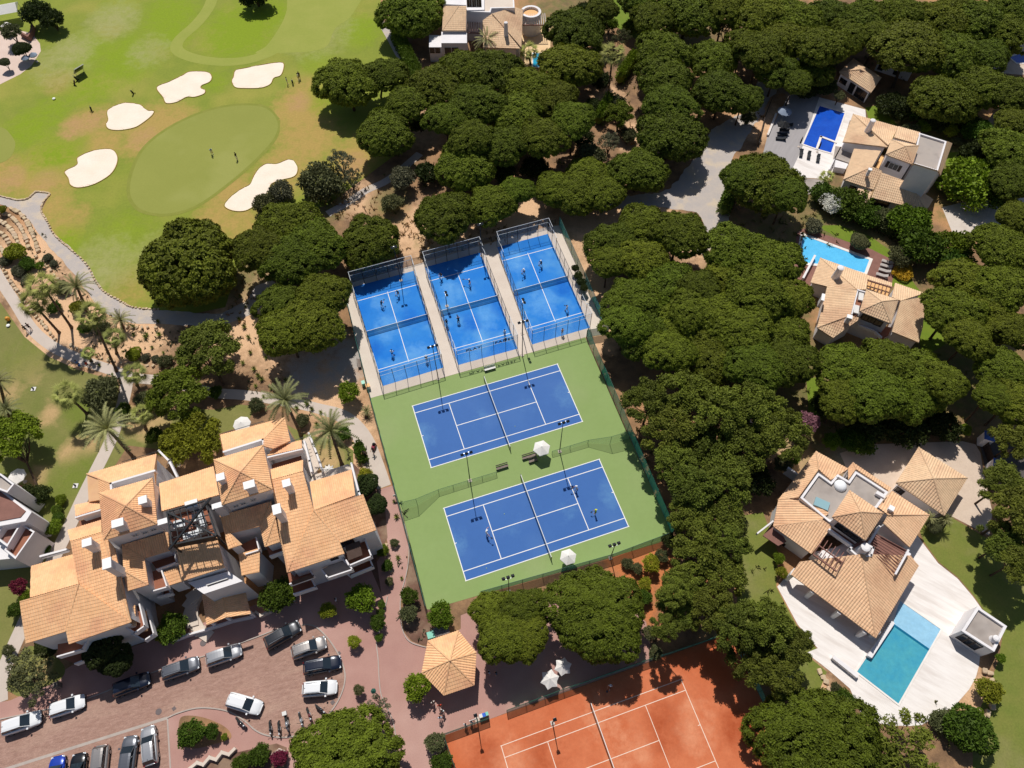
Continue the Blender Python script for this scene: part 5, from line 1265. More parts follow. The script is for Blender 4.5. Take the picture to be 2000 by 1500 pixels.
balcony([(246, 1200), (232, 1216), (262, 1236), (282, 1222), (272, 1180)], 3.4); balcony([(270, 1196), (254, 1236), (282, 1250), (300, 1238), (286, 1190)], .9)
A.roofs([[(250, 1187, 4.6), (264, 1182, 4.6), (266, 1222, 4.2), (252, 1222, 4.5)]], wall=None); A.roofs([[(276, 1196, 2.8), (286, 1193, 2.8), (288, 1232, 2.5), (279, 1233, 2.6)]], wall=None)
b = MB(); b.face([G(674, 1066, 8.), G(702, 1056, 8.), G(708, 1084, 7.4), G(680, 1095, 7.4)]); b.build('awning', M_awn, A.t, A.loc)
b = MB(); b.face([G(568, 1136, 6.6), G(608, 1122, 6.6), G(614, 1128, 6.), G(572, 1143, 6.)]); b.build('awning', M_awn, A.t, A.loc)
for pts, z in (([(594, 862), (604, 900), (608, 920)], 6.0), ([(603, 846), (618, 885), (628, 915)], 4.2), ([(686, 905), (700, 960), (712, 985)], 4.0), ([(310, 880), (330, 900), (345, 930)], 5.4), ([(79, 1086), (128, 1073)], 3.8)):
    A.rail(pts, z, .8, .25)
A.floor([(588, 862), (603, 850), (626, 912), (608, 930)], 4.2, M_slab); A.floor([(612, 928), (680, 906), (690, 918), (606, 942)], 4.0, M_slab)
for (p, q, z) in (((238, 902), (312, 880), 6.2), ((440, 845), (516, 822), 6.2), ((80, 1090), (140, 1072), 5.2), ((668, 914), (684, 908), 5.2), ((568, 862), (600, 852), 6.)):
    for hh in (0, .45, .9):
        A.beam('balcony_rail', (*p, z+hh), (*q, z+hh), .05, M_dark)
# steel lattice crown over the plant room
A.floor([(332, 1008), (404, 986), (420, 1046), (338, 1066)], 7.6, M_terra, 'plant_floor')
zt = 10.6; cs = [(326, 1000), (400, 978), (423, 1046), (336, 1064)]
for i in range(4):
    A.beam('lattice_beam', (*cs[i], zt), (*cs[(i+1) % 4], zt), .16, M_dark)
    p = G(*cs[i], zt+ZA); b = MB(); b.box((p.x, p.y, (zt+7.3)/2+ZA), (.16, .16, zt-7.3), R(18)); b.build('lattice_post', M_dark, A.t, A.loc)
for p, q in (((326, 1000, zt), (423, 1046, zt+.1)), ((412, 972, zt+1.2), (330, 1074, zt))): A.beam('lattice_beam', p, q, .2, M_dark)
for i in range(1, 6):
    t = i/6; a = [cs[0][k]+(cs[1][k]-cs[0][k])*t for k in (0, 1)]; c = [cs[3][k]+(cs[2][k]-cs[3][k])*t for k in (0, 1)]
    A.beam('lattice_bar', (*a, zt-.1), (*c, zt-.1), .09, M_dark)
for i in range(1, 5):
    t = i/5; a = [cs[0][k]+(cs[3][k]-cs[0][k])*t for k in (0, 1)]; c = [cs[1][k]+(cs[2][k]-cs[1][k])*t for k in (0, 1)]
    A.beam('lattice_bar', (*a, zt-.9), (*c, zt-.9), .09, M_dark)
for (x, y, sx, sy, sz) in ((352, 1024, 1.4, 1.0, 1.2), (372, 1044, 1.8, .8, .9), (385, 1012, 1., 1., 1.3), (395, 1034, 1.2, .9, 1.)):
    p = G(x, y, 8.5+ZA); b = MB(); b.box((p.x, p.y, 7.6+ZA+sz/2), (sx, sy, sz), R(18)); b.build('air_unit', M_steel, A.t, A.loc)
for x in (386, 392):
    b = MB(); b.tube(G(x, 996, 11.8), G(x+10, 1030, 11.8), .25, n=10); b.build('duct', M_steel, A.t, A.loc)
b = MB(); p, q = G(336, 1066, 11.9), G(422, 1050, 11.9); d = q-p; b.box((p+q)/2, (d.length, .08, 1.6), math.atan2(d.y, d.x)); b.build('screen_panel', M_fdark, A.t, A.loc)
b = MB(); p, q = G(404, 982, 11.9), G(426, 1044, 11.9); d = q-p; b.box((p+q)/2, (d.length, .08, 1.8), math.atan2(d.y, d.x)); b.build('screen_panel', M_steel, A.t, A.loc)
A.done()

# ---------------------------------------------------------------- neighbouring block at the left edge
B = House('apartment_block', 'white apartment terraces cut by the left edge of the picture', 'apartment building', 0, 1060, M_tile_o)
B.dz = 1.5
B.block([(-60, 895), (4, 925), (40, 958), (64, 998), (54, 1014), (-60, 940)][0:0] or [(-70, 915), (0, 955), (62, 1000), (50, 1018), (-70, 1040)], 4.6)
B.floor([(-70, 918), (-2, 958), (50, 998), (40, 1010), (-70, 1030)], 4.72, M_wood)
B.block([(-70, 990), (5, 985), (38, 1012), (66, 1036), (30, 1090), (-70, 1100)], 2.4)
B.flat([(-70, 985), (0, 990), (22, 1005), (-4, 1042), (-70, 1042)], 3.2, M_wood, .9, .22); B.flat([(24, 1008), (40, 1020), (10, 1062), (-12, 1050)][0:0] or [(20, 1008), (42, 1022), (14, 1068), (-10, 1050)], 3.0, M_wood, .9, .22)
B.flat([(44, 1024), (68, 1038), (30, 1092), (8, 1074)], 2.6, M_terra, .8, .2)
B.flat([(-70, 905), (2, 925), (28, 945), (14, 962), (-70, 930)], 5.4, M_grey, .5, .22)
B.done()

# ---------------------------------------------------------------- kiosk
K = House('kiosk', 'six-sided kiosk with orange tiled tent roof beside the tennis courts', 'kiosk', 879, 1320, M_tile_o, .3, .42)
hx = [(895, 1232), (836, 1252), (824, 1314), (867, 1358), (926, 1338), (930, 1275)]
K.roofs([[hx[i]+(2.9,), hx[(i+1) % 6]+(2.9,), (879, 1290, 4.7)] for i in range(6)], over=.7)
b = MB(); p = G(879, 1290, 4.8); b.ball(p, .16); b.build('finial', M_tile_o, K.t, K.loc)
K.done()

# ---------------------------------------------------------------- lower right villa
V = House('villa', 'big white villa with beige tiled roofs, flat roof terrace and L-shaped pool', 'villa', 1660, 1150, M_tile_b, .34, .45)
V.ang = R(-35)
V.flat([(1598, 923), (1623, 941), (1636, 926), (1658, 939), (1671, 920), (1735, 961), (1714, 991), (1660, 1020), (1619, 1019), (1563, 972)], 4.9, M_grey, .35, .3)
V.roofs([[(1594, 882, 3.4), (1599, 918, 4.9), (1560, 972, 4.9), (1520, 977, 3.4)], [(1594, 882, 3.4), (1657, 916, 3.4), (1622, 938, 4.9), (1599, 918, 4.9)]], over=.3)
V.roofs([[(1657, 914, 4.0), (1666, 904, 3.6), (1672, 917, 4.9), (1657, 937, 4.9)], [(1666, 904, 3.6), (1741, 954, 3.6), (1735, 959, 4.9), (1672, 917, 4.9)]], over=.25)
V.roofs([[(1520, 977, 3.6), (1565, 972, 4.9), (1619, 1002, 4.9), (1606, 1015, 5.3), (1510, 1028, 3.6)], [(1510, 1028, 3.6), (1606, 1015, 5.3), (1625, 1028, 4.9), (1585, 1082, 3.6)]], over=.3)
V.roofs(pyr((1625, 1010), (1659, 958), (1725, 1003), (1690, 1055), (1681, 1000), 7.4, 8.9), wall=4.5, over=.35)
V.windows((1625, 1010, 7.4), (1690, 1055, 7.4), [(1641, 1030, 1.2, 1.2, 'dark'), (1655, 1040, 1.2, 1.2, 'dark'), (1671, 1051, 1.2, 1.2, 'dark')], inset=.32)
V.roofs([[(1742, 959, 3.8), (1815, 1006, 3.8), (1734, 1006, 5.2), (1714, 991, 5.2)], [(1734, 1006, 5.2), (1815, 1006, 3.8), (1776, 1069, 3.8), (1725, 1022, 5.0)]], over=.3)
V.roofs([[(1562, 1097, 3.4), (1682, 1082, 5.6), (1710, 1246, 2.9), (1545, 1122, 2.9)], [(1682, 1082, 5.6), (1778, 1085, 3.4), (1794, 1105, 2.9), (1710, 1246, 2.9)]], wall=None)
V.block([(1592, 1078), (1690, 1056), (1770, 1072), (1690, 1170)], 2.7)
for (x, y) in ((1548, 1124), (1588, 1158), (1640, 1198), (1690, 1236), (1716, 1236)):
    p = G(x, y-3, 2.6); b = MB(); b.box((p.x, p.y, 1.3), (.5, .5, 2.6), R(-35)); b.build('veranda_pillar', M_white, V.t, V.loc)
V.rail([(1621, 1034), (1666, 1066), (1660, 1072), (1678, 1088), (1702, 1084), (1706, 1070), (1696, 1064), (1718, 1028)], 4.6, .8, .26)
V.floor([(1625, 1032), (1690, 1058), (1716, 1030), (1700, 1075), (1680, 1082), (1664, 1066)], 4.5, M_wood)
V.chimney(1692, 1068, 6.8, 4.5, 1.2, round_=True)
V.chimney(1742, 992, 5.9, 4.2, .7); V.chimney(1636, 930, 5.4, 4.9, .2)
b = MB(); p = G(1642, 948, 5.2); b.lathe((p.x, p.y, 4.9), [(.85, 0), (.85, .25), (.7, .5), (.4, .65), (.05, .7)], 16); b.build('skylight_dome', mat('dome_acrylic', '#EFF0F2', rough=.3), V.t, V.loc, smooth=True)
b = MB(); p = G(1605, 984, 5.2); b.box((p.x, p.y, 5.1), (1.9, 1.25, .35), R(-28)); b.build('skylight', M_glassb, V.t, V.loc)
b = MB(); p = G(1720, 966, 5.4); b.box((p.x, p.y, 5.2), (1.2, .5, .6), R(-35)); b.build('roof_vent', M_white, V.t, V.loc)
V.windows((1510, 1028, 3.6), (1585, 1082, 3.6), [(1545, 1083, 1.5, 1.0, 'dark'), (1525, 1062, 1.0, 1.4, 'dark')], inset=.32)
V.rail([(1480+0, 1041), (1512, 1016), (1536, 985)], 2.6, .6, .2); V.floor([(1490, 1046), (1512, 1018), (1536, 1058), (1520, 1066)], 2.4, M_wood)
V.bars('pergola_slat', (1609, 1050, 5.0), (1656, 1084, 5.0), (1588, 1083, 4.7), (1634, 1116, 4.9), 7, .09, M_wood)
V.bars('pergola_slat', (1706, 1040, 5.0), (1704, 1080, 5.0), (1772, 1076, 4.6), (1750, 1120, 4.4), 9, .09, M_wood)
V.beam('pergola_beam', (1588, 1083, 4.8), (1634, 1116, 5.), .16, M_wood); V.beam('pergola_beam', (1600, 1066, 4.9), (1646, 1099, 5.0), .14, M_wood); V.beam('pergola_beam', (1774, 1074, 4.6), (1748, 1122, 4.4), .24, M_white)
V.rail([(1776, 1082), (1750, 1126)], 2.8, .7, .35); V.rail([(1662, 1080), (1632, 1114)], 2.9, .7, .25)
V.floor([(1706, 1042), (1770, 1074), (1748, 1116), (1700, 1084)], 2.9, M_wood, 'balcony_floor')
V.done()
GA = House('garage', 'square garage with beige pyramid roof on the pale driveway', 'garage', 1815, 990, M_tile_p, .34, .45)
GA.roofs(pyr((1750, 943), (1794, 874), (1889, 934), (1844, 1007), (1823, 935), 2.9, 4.8), over=.55)
GA.windows((1750, 943, 2.9), (1844, 1007, 2.9), [(1756, 958, 1.2, 1.2, 'dark')], inset=.57)
GA.done()
PH = House('pool_house', 'small flat-roofed white pool house beside the white deck', 'pool house', 1915, 1270, M_tile_b)
PH.flat([(1909, 1184), (1967, 1223), (1942, 1273), (1878, 1232)], 2.8, M_grey, .35, .32)
PH.windows((1878, 1232, 3.1), (1942, 1273, 3.1), [(1886, 1249, 1.5, 1.9, 'door'), (1899, 1258, 1.6, 1.9, 'door')], inset=-.03)
PH.chimney(1947, 1246, 3.7, 2.8, .8, round_=True, name='vent_pipe')
PH.done()

# ---------------------------------------------------------------- villa with red roof terrace
W = House('villa', 'beige-roofed villa with red roof terrace beside the turquoise pool', 'villa', 1690, 630, M_tile_p, .34, .45)
W.ang = R(-20)
W.roofs([[(1602, 504, 2.9), (1694, 537, 2.9), (1692, 566, 4.6), (1674, 566, 4.9)], [(1602, 504, 2.9), (1674, 566, 4.9), (1660, 617, 4.9), (1599, 641, 2.9), (1582, 550, 2.9)][0:0] or [(1602, 504, 2.9), (1674, 566, 4.9), (1616, 560), (1583, 552, 2.9)]], over=.4)
W.roofs([[(1616, 558, 3.7), (1674, 566, 5.2), (1663, 615, 5.2), (1594, 640, 3.0), (1608, 593)][0:0] or [(1616, 558, 3.8), (1674, 567, 5.1), (1663, 615, 5.1), (1596, 640, 3.0)], [(1596, 640, 3.0), (1663, 615, 5.1), (1681, 622, 4.6), (1627, 660, 2.9)]], over=.35)
W.roofs(pyr((1679, 608), (1692, 566), (1754, 586), (1740, 632), (1722, 589), 6.0, 7.4), over=.3)
W.windows((1679, 608, 6.0), (1740, 632, 6.0), [(1689, 620, 1.1, 1.2, 'dark'), (1702, 625, 1.1, 1.2, 'dark'), (1715, 631, 1.1, 1.2, 'dark')], inset=.28)
W.roofs([[(1748, 553, 3.0), (1806, 573, 3.0), (1759, 588, 4.6), (1742, 581, 4.4)]], over=.3)
W.roofs([[(1759, 588, 4.6), (1808, 579, 3.1), (1802, 638, 3.1), (1794, 669, 3.0), (1742, 648, 4.4)]], over=.3)
W.roofs([[(1694, 538, 2.9), (1742, 553, 2.9), (1741, 560, 3.2), (1694, 546, 3.2)]], over=.3)
W.floor([(1692, 548), (1740, 562), (1736, 580), (1694, 562)], 3.2, mat('ochre_wall', '#E2B27A', rough=.8)); W.bars('pergola_slat', (1696, 548, 3.9), (1740, 561, 3.9), (1690, 563, 3.7), (1735, 577, 3.7), 7, .1, M_wood); W.beam('pergola_beam', (1696, 548, 4.0), (1742, 562, 4.0), .16, M_wood)
W.floor([(1680, 567), (1690, 570), (1672, 618), (1664, 613)], 5.0, M_terra); W.rail([(1676, 566), (1664, 613)], 5.0, .5, .16); W.rail([(1676, 566), (1690, 570)], 5.0, .6, .2)
W.floor([(1679, 624), (1742, 640), (1734, 656), (1724, 660), (1678, 634)], 3.0, M_terra); W.rail([(1678, 634), (1710, 646), (1722, 658)], 3.0, .6, .18)
for (x, y) in ((1681, 580), (1672, 605)):
    p = G(x, y, 5.2); b = MB(); b.box((p.x, p.y, 5.25), (.75, 1.6, .3), R(-20)); b.build('sunbed', M_frame, W.t, W.loc)
W.chimney(1643, 522, 6.4, 3.4, 1.1, round_=True); W.chimney(1660, 618, 5.9, 4.4, .8, .7); W.chimney(1608, 580, 5.2, 3.2, .5, 1.4)
W.done()
# ---------------------------------------------------------------- villa with flat roof terrace and dark blue pool
X = House('villa', 'white villa with grey flat roof terrace and dark blue pool', 'villa', 1740, 380, M_tile_p, .34, .45)
X.ang = R(-18)
X.roofs([[(1666, 223, 3.0), (1754, 248, 3.0), (1742, 272, 4.6), (1735, 284, 5.2)], [(1666, 223, 3.0), (1735, 284, 5.2), (1733, 288, 4.8), (1646, 277, 3.0)]], over=.4)
X.flat([(1795, 259), (1849, 276), (1832, 334), (1782, 319)], 4.9, M_grey, .35, .3)
X.roofs([[(1754, 247, 5.0), (1797, 259, 5.0), (1788, 281, 5.9), (1746, 269, 5.9)]], over=.25)
X.roofs(pyr((1730, 302), (1741, 273), (1794, 285), (1782, 321), (1768, 286), 6.1, 7.4), over=.3)
X.windows((1730, 302, 6.1), (1782, 321, 6.1), [(1745, 325, 1.6, 1.3, 'shutter')], inset=.28)
X.roofs([[(1780, 329, 4.0), (1782, 319, 5.0), (1832, 334, 5.0), (1836, 344, 4.0)], [(1836, 344, 4.0), (1832, 334, 5.0), (1849, 276, 5.0), (1859, 280, 4.0)]], over=.25)
X.windows((1780, 329, 4.), (1836, 344, 4.), [(1801, 341, .7, .8, 'dark')], inset=.26)
X.roofs([[(1668, 291, 3.2), (1721, 295, 4.9), (1704, 326, 4.9), (1647, 351, 3.0)], [(1647, 351, 3.0), (1704, 326, 4.9), (1723, 334, 4.6), (1707, 371, 3.0)]], over=.35)
X.windows((1647, 351, 3.), (1707, 371, 3.), [(1665, 368, 1.1, 1.1, 'dark')], inset=.37)
X.roofs([[(1722, 337, 4.7), (1776, 357, 4.7), (1809, 412, 2.8), (1702, 386, 2.8)], [(1776, 357, 4.7), (1822, 390, 2.8), (1809, 412, 2.8)]], over=.5)
X.windows((1702, 386, 2.8), (1809, 412, 2.8), [(1712, 395, 2.2, 1.9, 'door'), (1724, 399, 2.0, 1.9, 'door')], inset=.52)
X.roofs([[(1676, 368, 2.9), (1704, 375, 2.9), (1694, 399, 2.4), (1669, 391, 2.4)]], over=.2)
X.chimney(1706, 234, 6.6, 3.6, 1.0, round_=True); X.chimney(1700, 330, 5.7, 4.2, .6, .6)
X.floor([(1632, 285), (1668, 291), (1658, 318), (1628, 308)], 1.0, M_grey); X.rail([(1646, 280), (1630, 310), (1620, 330)], .2, .8, .2)
X.block([(1632, 312), (1657, 320), (1652, 330), (1630, 326)], 1.2)
X.floor([(1722, 302), (1728, 304), (1716, 330), (1710, 326)], 3.4, mat('ochre_wall', '#E2B27A', rough=.8))
X.done()
# ---------------------------------------------------------------- guest cottages and other houses
Q1 = House('guest_cottage', 'small hipped-roof cottage with glass doors above the dark blue pool', 'cottage', 1675, 165, M_tile_p, .34, .45)
Q1.roofs([[(1639, 141, 2.9), (1667, 115, 2.9), (1680, 136, 4.3)], [(1667, 115, 2.9), (1721, 152, 2.9), (1697, 145, 4.3), (1680, 136, 4.3)], [(1721, 152, 2.9), (1701, 181, 2.9), (1697, 145, 4.3)], [(1701, 181, 2.9), (1639, 141, 2.9), (1680, 136, 4.3), (1697, 145, 4.3)]], over=.4)
Q1.windows((1639, 141, 2.9), (1701, 181, 2.9), [(1647, 159, 1.6, 1.0, 'dark'), (1663, 172, 1.2, 2.0, 'door'), (1676, 181, 1.3, 2.0, 'door'), (1685, 187, 1.3, 2.0, 'door')], inset=.42)
Q1.done()
Q2 = House('guest_cottage', 'plain pitched-roof cottage with white walls behind the leaning pine', 'cottage', 1755, 150, M_tile_p, .34, .45)
Q2.roofs([[(1725, 96, 3.6), (1760, 104, 3.6), (1790, 118, 3.6), (1762, 138, 2.6), (1716, 116, 2.6)][0:0] or [(1726, 96, 3.7), (1792, 117, 3.7), (1786, 138, 2.7), (1716, 115, 2.7)]], over=.2)
Q2.windows((1716, 115, 2.7), (1786, 138, 2.7), [(1722, 128, 1.0, 2.0, 'door'), (1749, 142, .8, .8, 'dark')], inset=.22)
Q2.done()
Q3 = House('villa', 'white arcaded villa with round turret at the top edge', 'villa', 940, 100, M_tile_p, .34, .5)
Q3.roofs([[(896, 12, 7.4), (911, 12, 7.4), (910, 60, 5.6), (864, 60, 5.6)], [(866, 12, 5.8), (896, 12, 7.4), (864, 60, 5.6)]], over=.4)
Q3.roofs([[(943, 40, 6.2), (961, 27, 6.8), (1016, 95, 4.4), (944, 93, 4.4)], [(961, 27, 6.8), (1006, 14, 6.2), (1021, 20, 4.8), (1018, 93, 4.4)]], over=.4)
Q3.flat([(911, -20), (1003, -20), (1005, 15), (960, 16), (958, 24), (911, 22)], 6.2, M_slab, .5, .3); Q3.block([(911, -30), (946, -30), (946, 19), (911, 20)], 6.9)
Q3.block([(866, -30), (911, -30), (911, 10), (866, 8)], 6.2)
Q3.windows((911, 20, 6.9), (946, 19, 6.9), [(917, 6, 1.1, 1.7, 'w'), (926, 6, 1.1, 1.7, 'w'), (935, 6, 1.1, 1.7, 'w')], inset=-.02)
b = MB(); p = G(1037, 22, 4.5)
for k in range(20):
    a0, a1 = k*.3142-2.6, (k+1)*.3142-2.6
    if k > 16: continue
    for r0 in (1,):
        q = [(math.cos(a)*r, math.sin(a)*r) for a, r in ((a0, 2.2), (a1, 2.2), (a1, 1.65), (a0, 1.65))]
        b.prism([Vector((p.x+u, p.y+v, 0)) for u, v in q], 0, 4.5)
b.build('turret', M_white, Q3.t, Q3.loc)
b = MB(); b.lathe((p.x, p.y, 0), [(1.6, 0), (1.6, 4.0)], 20); b.build('turret_floor', mat('ochre_wall', '#E2B27A', rough=.8), Q3.t, Q3.loc)
Q3.chimney(988, 43, 8.2, 4.8, .8, round_=True)
Q3.bars('pergola_slat', (914, 36, 4.6), (942, 36, 4.6), (913, 63, 3.6), (942, 64, 3.6), 7, .1, M_wood); Q3.beam('pergola_beam', (911, 64, 3.6), (944, 65, 3.6), .16, M_wood)
Q3.bars('pergola_slat', (1022, 28, 4.2), (1064, 26, 4.2), (1022, 48, 3.2), (1066, 48, 3.2), 12, .1, M_white); Q3.beam('pergola_beam', (1020, 49, 3.2), (1068, 49, 3.2), .16, M_wood)
Q3.block([(838, 68), (862, 69), (862, 92), (838, 92)], 3.4); Q3.windows((838, 92, 3.4), (862, 92, 3.4), [(844, 80+0, .9, 1.4, 'dark'), (854, 80, .9, 1.4, 'dark')], inset=-.02) if False else None
Q3.block([(862, 62), (912, 64), (912, 84), (862, 84)], 5.0)
Q3.windows((862, 84, 5.0), (912, 84, 5.0), [(875, 100, 1.2, 1.5, 'dark'), (889, 100, 1.2, 1.5, 'dark')], inset=-.02)
Q3.windows((838, 92, 3.4), (862, 92, 3.4), [(844, 98, .9, 1.2, 'dark'), (855, 98, .9, 1.2, 'dark')], inset=-.02)
Q3.done()
Q4 = House('house', 'tiled house roof glimpsed under the pines at the right edge', 'house', 1970, 240, M_tile_p, .34, .45)
Q4.roofs([[(1938, 217, 3.0), (1962, 200, 3.0), (2040, 230, 3.0), (2010, 245, 4.0)], [(1938, 217, 3.0), (2010, 245, 4.0), (1990, 270, 3.0)]], over=.3); Q4.done()
Q5 = House('house', 'small tiled roof glimpsed through the loose pines right of the upper tennis court', 'house', 1450, 830, M_tile_p, .34, .45)
Q5.roofs([[(1412, 812, 2.6), (1440, 795, 3.6), (1475, 800, 3.6), (1482, 822, 2.6)]], over=.2); Q5.done()
# ================================================================ pools
def water(name, c1, c2): return mat(name, c1, c2, .5, rough=.05, spec=.5, bump=.25, bscale=2.6, fine=.12, fscale=1.6)  # fine grain paints caustic-like light mottling into the water colour
W_deep = water('pool_water_deep', '#4199B6', '#52A6B4'); W_shal = water('pool_water_shallow', '#92C2DE', '#9BC9E2'); W_turq = water('pool_water_turquoise', '#62C3F2', '#5ABBEC'); W_dark = water('pool_water_dark', '#1F57C4', '#1A4CB6'); W_cyan = water('pool_water_cyan', '#1E9CC4', '#2CA7CC')
M_cop = mat('pool_coping', '#EDE6DF', '#E3DCD5', 1.)
def pool(label, outline, parts, loc_px, cop=.32, rim=.06, mcop=None):
    t = thing('swimming_pool', label, 'swimming pool', G(*loc_px))
    for pts, m in parts:
        b = MB(); b.face([G(x, y)+Vector((0, 0, .045)) for x, y in pts]); bm_ = b.build('water', m, t, t.location)
    for i in range(len(outline)):
        a, c = G(*outline[i]), G(*outline[(i+1) % len(outline)]); d = c-a
        b = MB(); b.box(((a.x+c.x)/2, (a.y+c.y)/2, .045), (d.length+cop*.9, cop, .09+rim*(i % 2)*.1), math.atan2(d.y, d.x)); b.build('coping', mcop or M_cop, t, t.location)
    return t
PD = pool('large L-shaped pool of the lower right villa with pale shallow end', [(1757, 1172), (1839, 1229), (1755, 1377), (1671, 1312), (1692, 1281), (1703, 1285)],
     [([(1757, 1172), (1839, 1229), (1816, 1268), (1744, 1219)], W_shal), ([(1743, 1222), (1814, 1271), (1755, 1377), (1671, 1312), (1692, 1281), (1703, 1285)], W_deep)], (1755, 1280), .22)
b = MB(); a, c = G(1744, 1220), G(1815, 1270); d = c-a; b.box(((a.x+c.x)/2, (a.y+c.y)/2, .05), (d.length, .3, .03), math.atan2(d.y, d.x)); b.build('step_edge', mat('dark_pool_tile', '#14668A', rough=.2), PD, PD.location)
b = MB(); b.prism([G(x, y, .7) for x, y in ((1741, 1212), (1748, 1217), (1703, 1285), (1694, 1280))], 0, .7); b.build('deck_wall', M_white, PD, PD.location)
pool('long turquoise pool beside the red-terrace villa', [(1566, 457), (1701, 507), (1690, 536), (1640, 518), (1585, 512), (1560, 506)][0:3]+[(1640, 522), (1556, 514)], [([(1566, 457), (1701, 507), (1690, 536), (1640, 522), (1556, 514)], W_turq)], (1640, 490), .5)
pool('dark blue pool of the flat-roofed villa', [(1600, 206), (1651, 221), (1624, 300), (1603, 288), (1594, 287), (1567, 283)][0:3]+[(1595, 292), (1567, 282)], [([(1600, 206), (1651, 221), (1624, 300), (1595, 292), (1567, 282)], W_dark)], (1610, 250), .3)
b = MB(); 
for p, q in (((1595, 291), (1603, 268)), ((1603, 268), (1632, 279))):
    a, c = G(*p), G(*q); d = c-a; b.box(((a.x+c.x)/2, (a.y+c.y)/2, .1), (d.length+.4, .45, .2), math.atan2(d.y, d.x))
o = b.build('paddling_pool_wall', M_cop); tag(o, 'low white wall around the paddling corner of the dark blue pool', 'low wall')
pool('small cyan pool half hidden by pines beside the arcaded villa', [(1040, 104), (1075, 104), (1075, 132), (1040, 132)], [([(1040, 104), (1075, 104), (1075, 132), (1040, 132)], W_cyan)], (1055, 118), .25)
pool('blue pool cut by the right edge at the top', [(1970, 112), (2040, 88), (2050, 125), (1985, 124)], [([(1970, 112), (2040, 88), (2050, 125), (1985, 124)], W_dark)], (2000, 110), .3)
pool('turquoise pool strip at the top edge on the right', [(1950, -6), (1990, -6), (1985, 6), (1952, 5)], [([(1950, -6), (1990, -6), (1985, 6), (1952, 5)], W_turq)], (1970, 0), .25)

# ================================================================ courts: fences, glass, nets, lights
M_mesh = mat('teal_fence_mesh', '#4FA290', '#58AA97', 2., alpha=.72)
M_meshl = mat('light_fence_mesh', '#7FA593', '#86AA98', 2., alpha=.32)
M_pmesh = mat('grey_wire_mesh', '#8A9198', alpha=.2, rough=.5)
M_pglass = mat('padel_glass', '#9DBCCB', rough=.05, spec=.6, alpha=.17)
M_rail = mat('pale_rail', '#DDE2E6', rough=.5)
M_net = mat('net_cord', '#15181C', alpha=.6)
M_band = mat('net_band', '#F2F2EE')
M_pole = mat('green_post', '#2C5A50', rough=.5)
def fence(label, pts, h, step, mesh, post=M_pole, r=.04, name='court_fence', cat='fence', top=True, group=None, hs=None):
    P = [G(*p) for p in pts]; t = thing(name, label, cat, P[0], 0, group)
    for i in range(len(P)-1):
        a, c = P[i], P[i+1]; d = c-a; n = max(1, round(d.length/step)); ang = math.atan2(d.y, d.x); ha, hb = (hs[i], hs[i+1]) if hs else (h, h)
        for k in range(n):
            p, q = a.lerp(c, k/n)-P[0], a.lerp(c, (k+1)/n)-P[0]; h0, h1 = ha+(hb-ha)*k/n, ha+(hb-ha)*(k+1)/n
            b = MB(); b.tube(p, p+Vector((0, 0, h0)), r, n=6); b.build('post', post, t)
            b = MB(); e = Vector((0, 0, 1)); b.face([p+e*.03, q+e*.03, q+e*h1, p+e*h0]); b.build('mesh_panel', mesh, t)
            if top: b = MB(); b.tube(p+e*h0, q+e*h1, r*.7, n=5); b.build('top_rail', post, t)
    q = P[-1]-P[0]; b = MB(); b.tube(q, q+Vector((0, 0, hs[-1] if hs else h)), r, n=6); b.build('post', post, t)
    return t
fence('tall teal mesh fence along the left side of the tennis courts', [(724, 778), (779, 982), (834, 1192)], 2.6, 3, M_mesh)
fence('tall teal mesh fence along the right side of the tennis courts', [(1146, 660), (1225, 842), (1312, 1043)], 2.6, 3, M_mesh)
fence('teal mesh fence at the lower side of the tennis courts', [(1310, 1047), (1195, 1090), (1060, 1128), (940, 1162)], 1.8, 3, M_mesh)
fence('teal fence around the left edge of the padel slab', [(671, 560), (697, 668), (724, 778)], 2.2, 3, M_mesh)
fence('teal fence around the right edge of the padel slab', [(1092, 440), (1140, 548), (1187, 653), (1145, 660)], 2.2, 3, M_mesh)
fence('dark fence behind the three padel courts', [(684, 550), (822, 510), (960, 472), (1085, 438)], 1.2, 2.5, mat('dark_fence_mesh', '#22363A', alpha=.35), M_dark, .035)
fence('low net fence between the tennis courts, left of the bench', [(787, 996), (816, 988), (857, 962), (970, 927)], 1, 2.4, M_meshl, M_pole, .03, hs=[2.8, 2.6, 1.1, 1.0])
fence('low net fence between the tennis courts, right of the umbrella', [(1078, 887), (1148, 866), (1191, 868), (1229, 857)], 1, 2.4, M_meshl, M_pole, .03, hs=[1.0, 1.1, 2.6, 2.8])
fence('teal fence along the upper side of the clay court', [(868, 1436), (955, 1405)], 1.5, 2.5, M_mesh, name='court_fence')
fence('teal fence with dark base shaded by pines above the clay court', [(990, 1390), (1100, 1349), (1240, 1300), (1424, 1238)], 1.5, 2.8, M_mesh)
fence('teal fence along the left side of the clay court', [(868, 1438), (890, 1500), (915, 1580)], 1.5, 2.5, M_mesh)
fence('teal fence along the right side of the clay court', [(1426, 1238), (1500, 1392), (1590, 1580)], 1.8, 2.8, M_mesh)

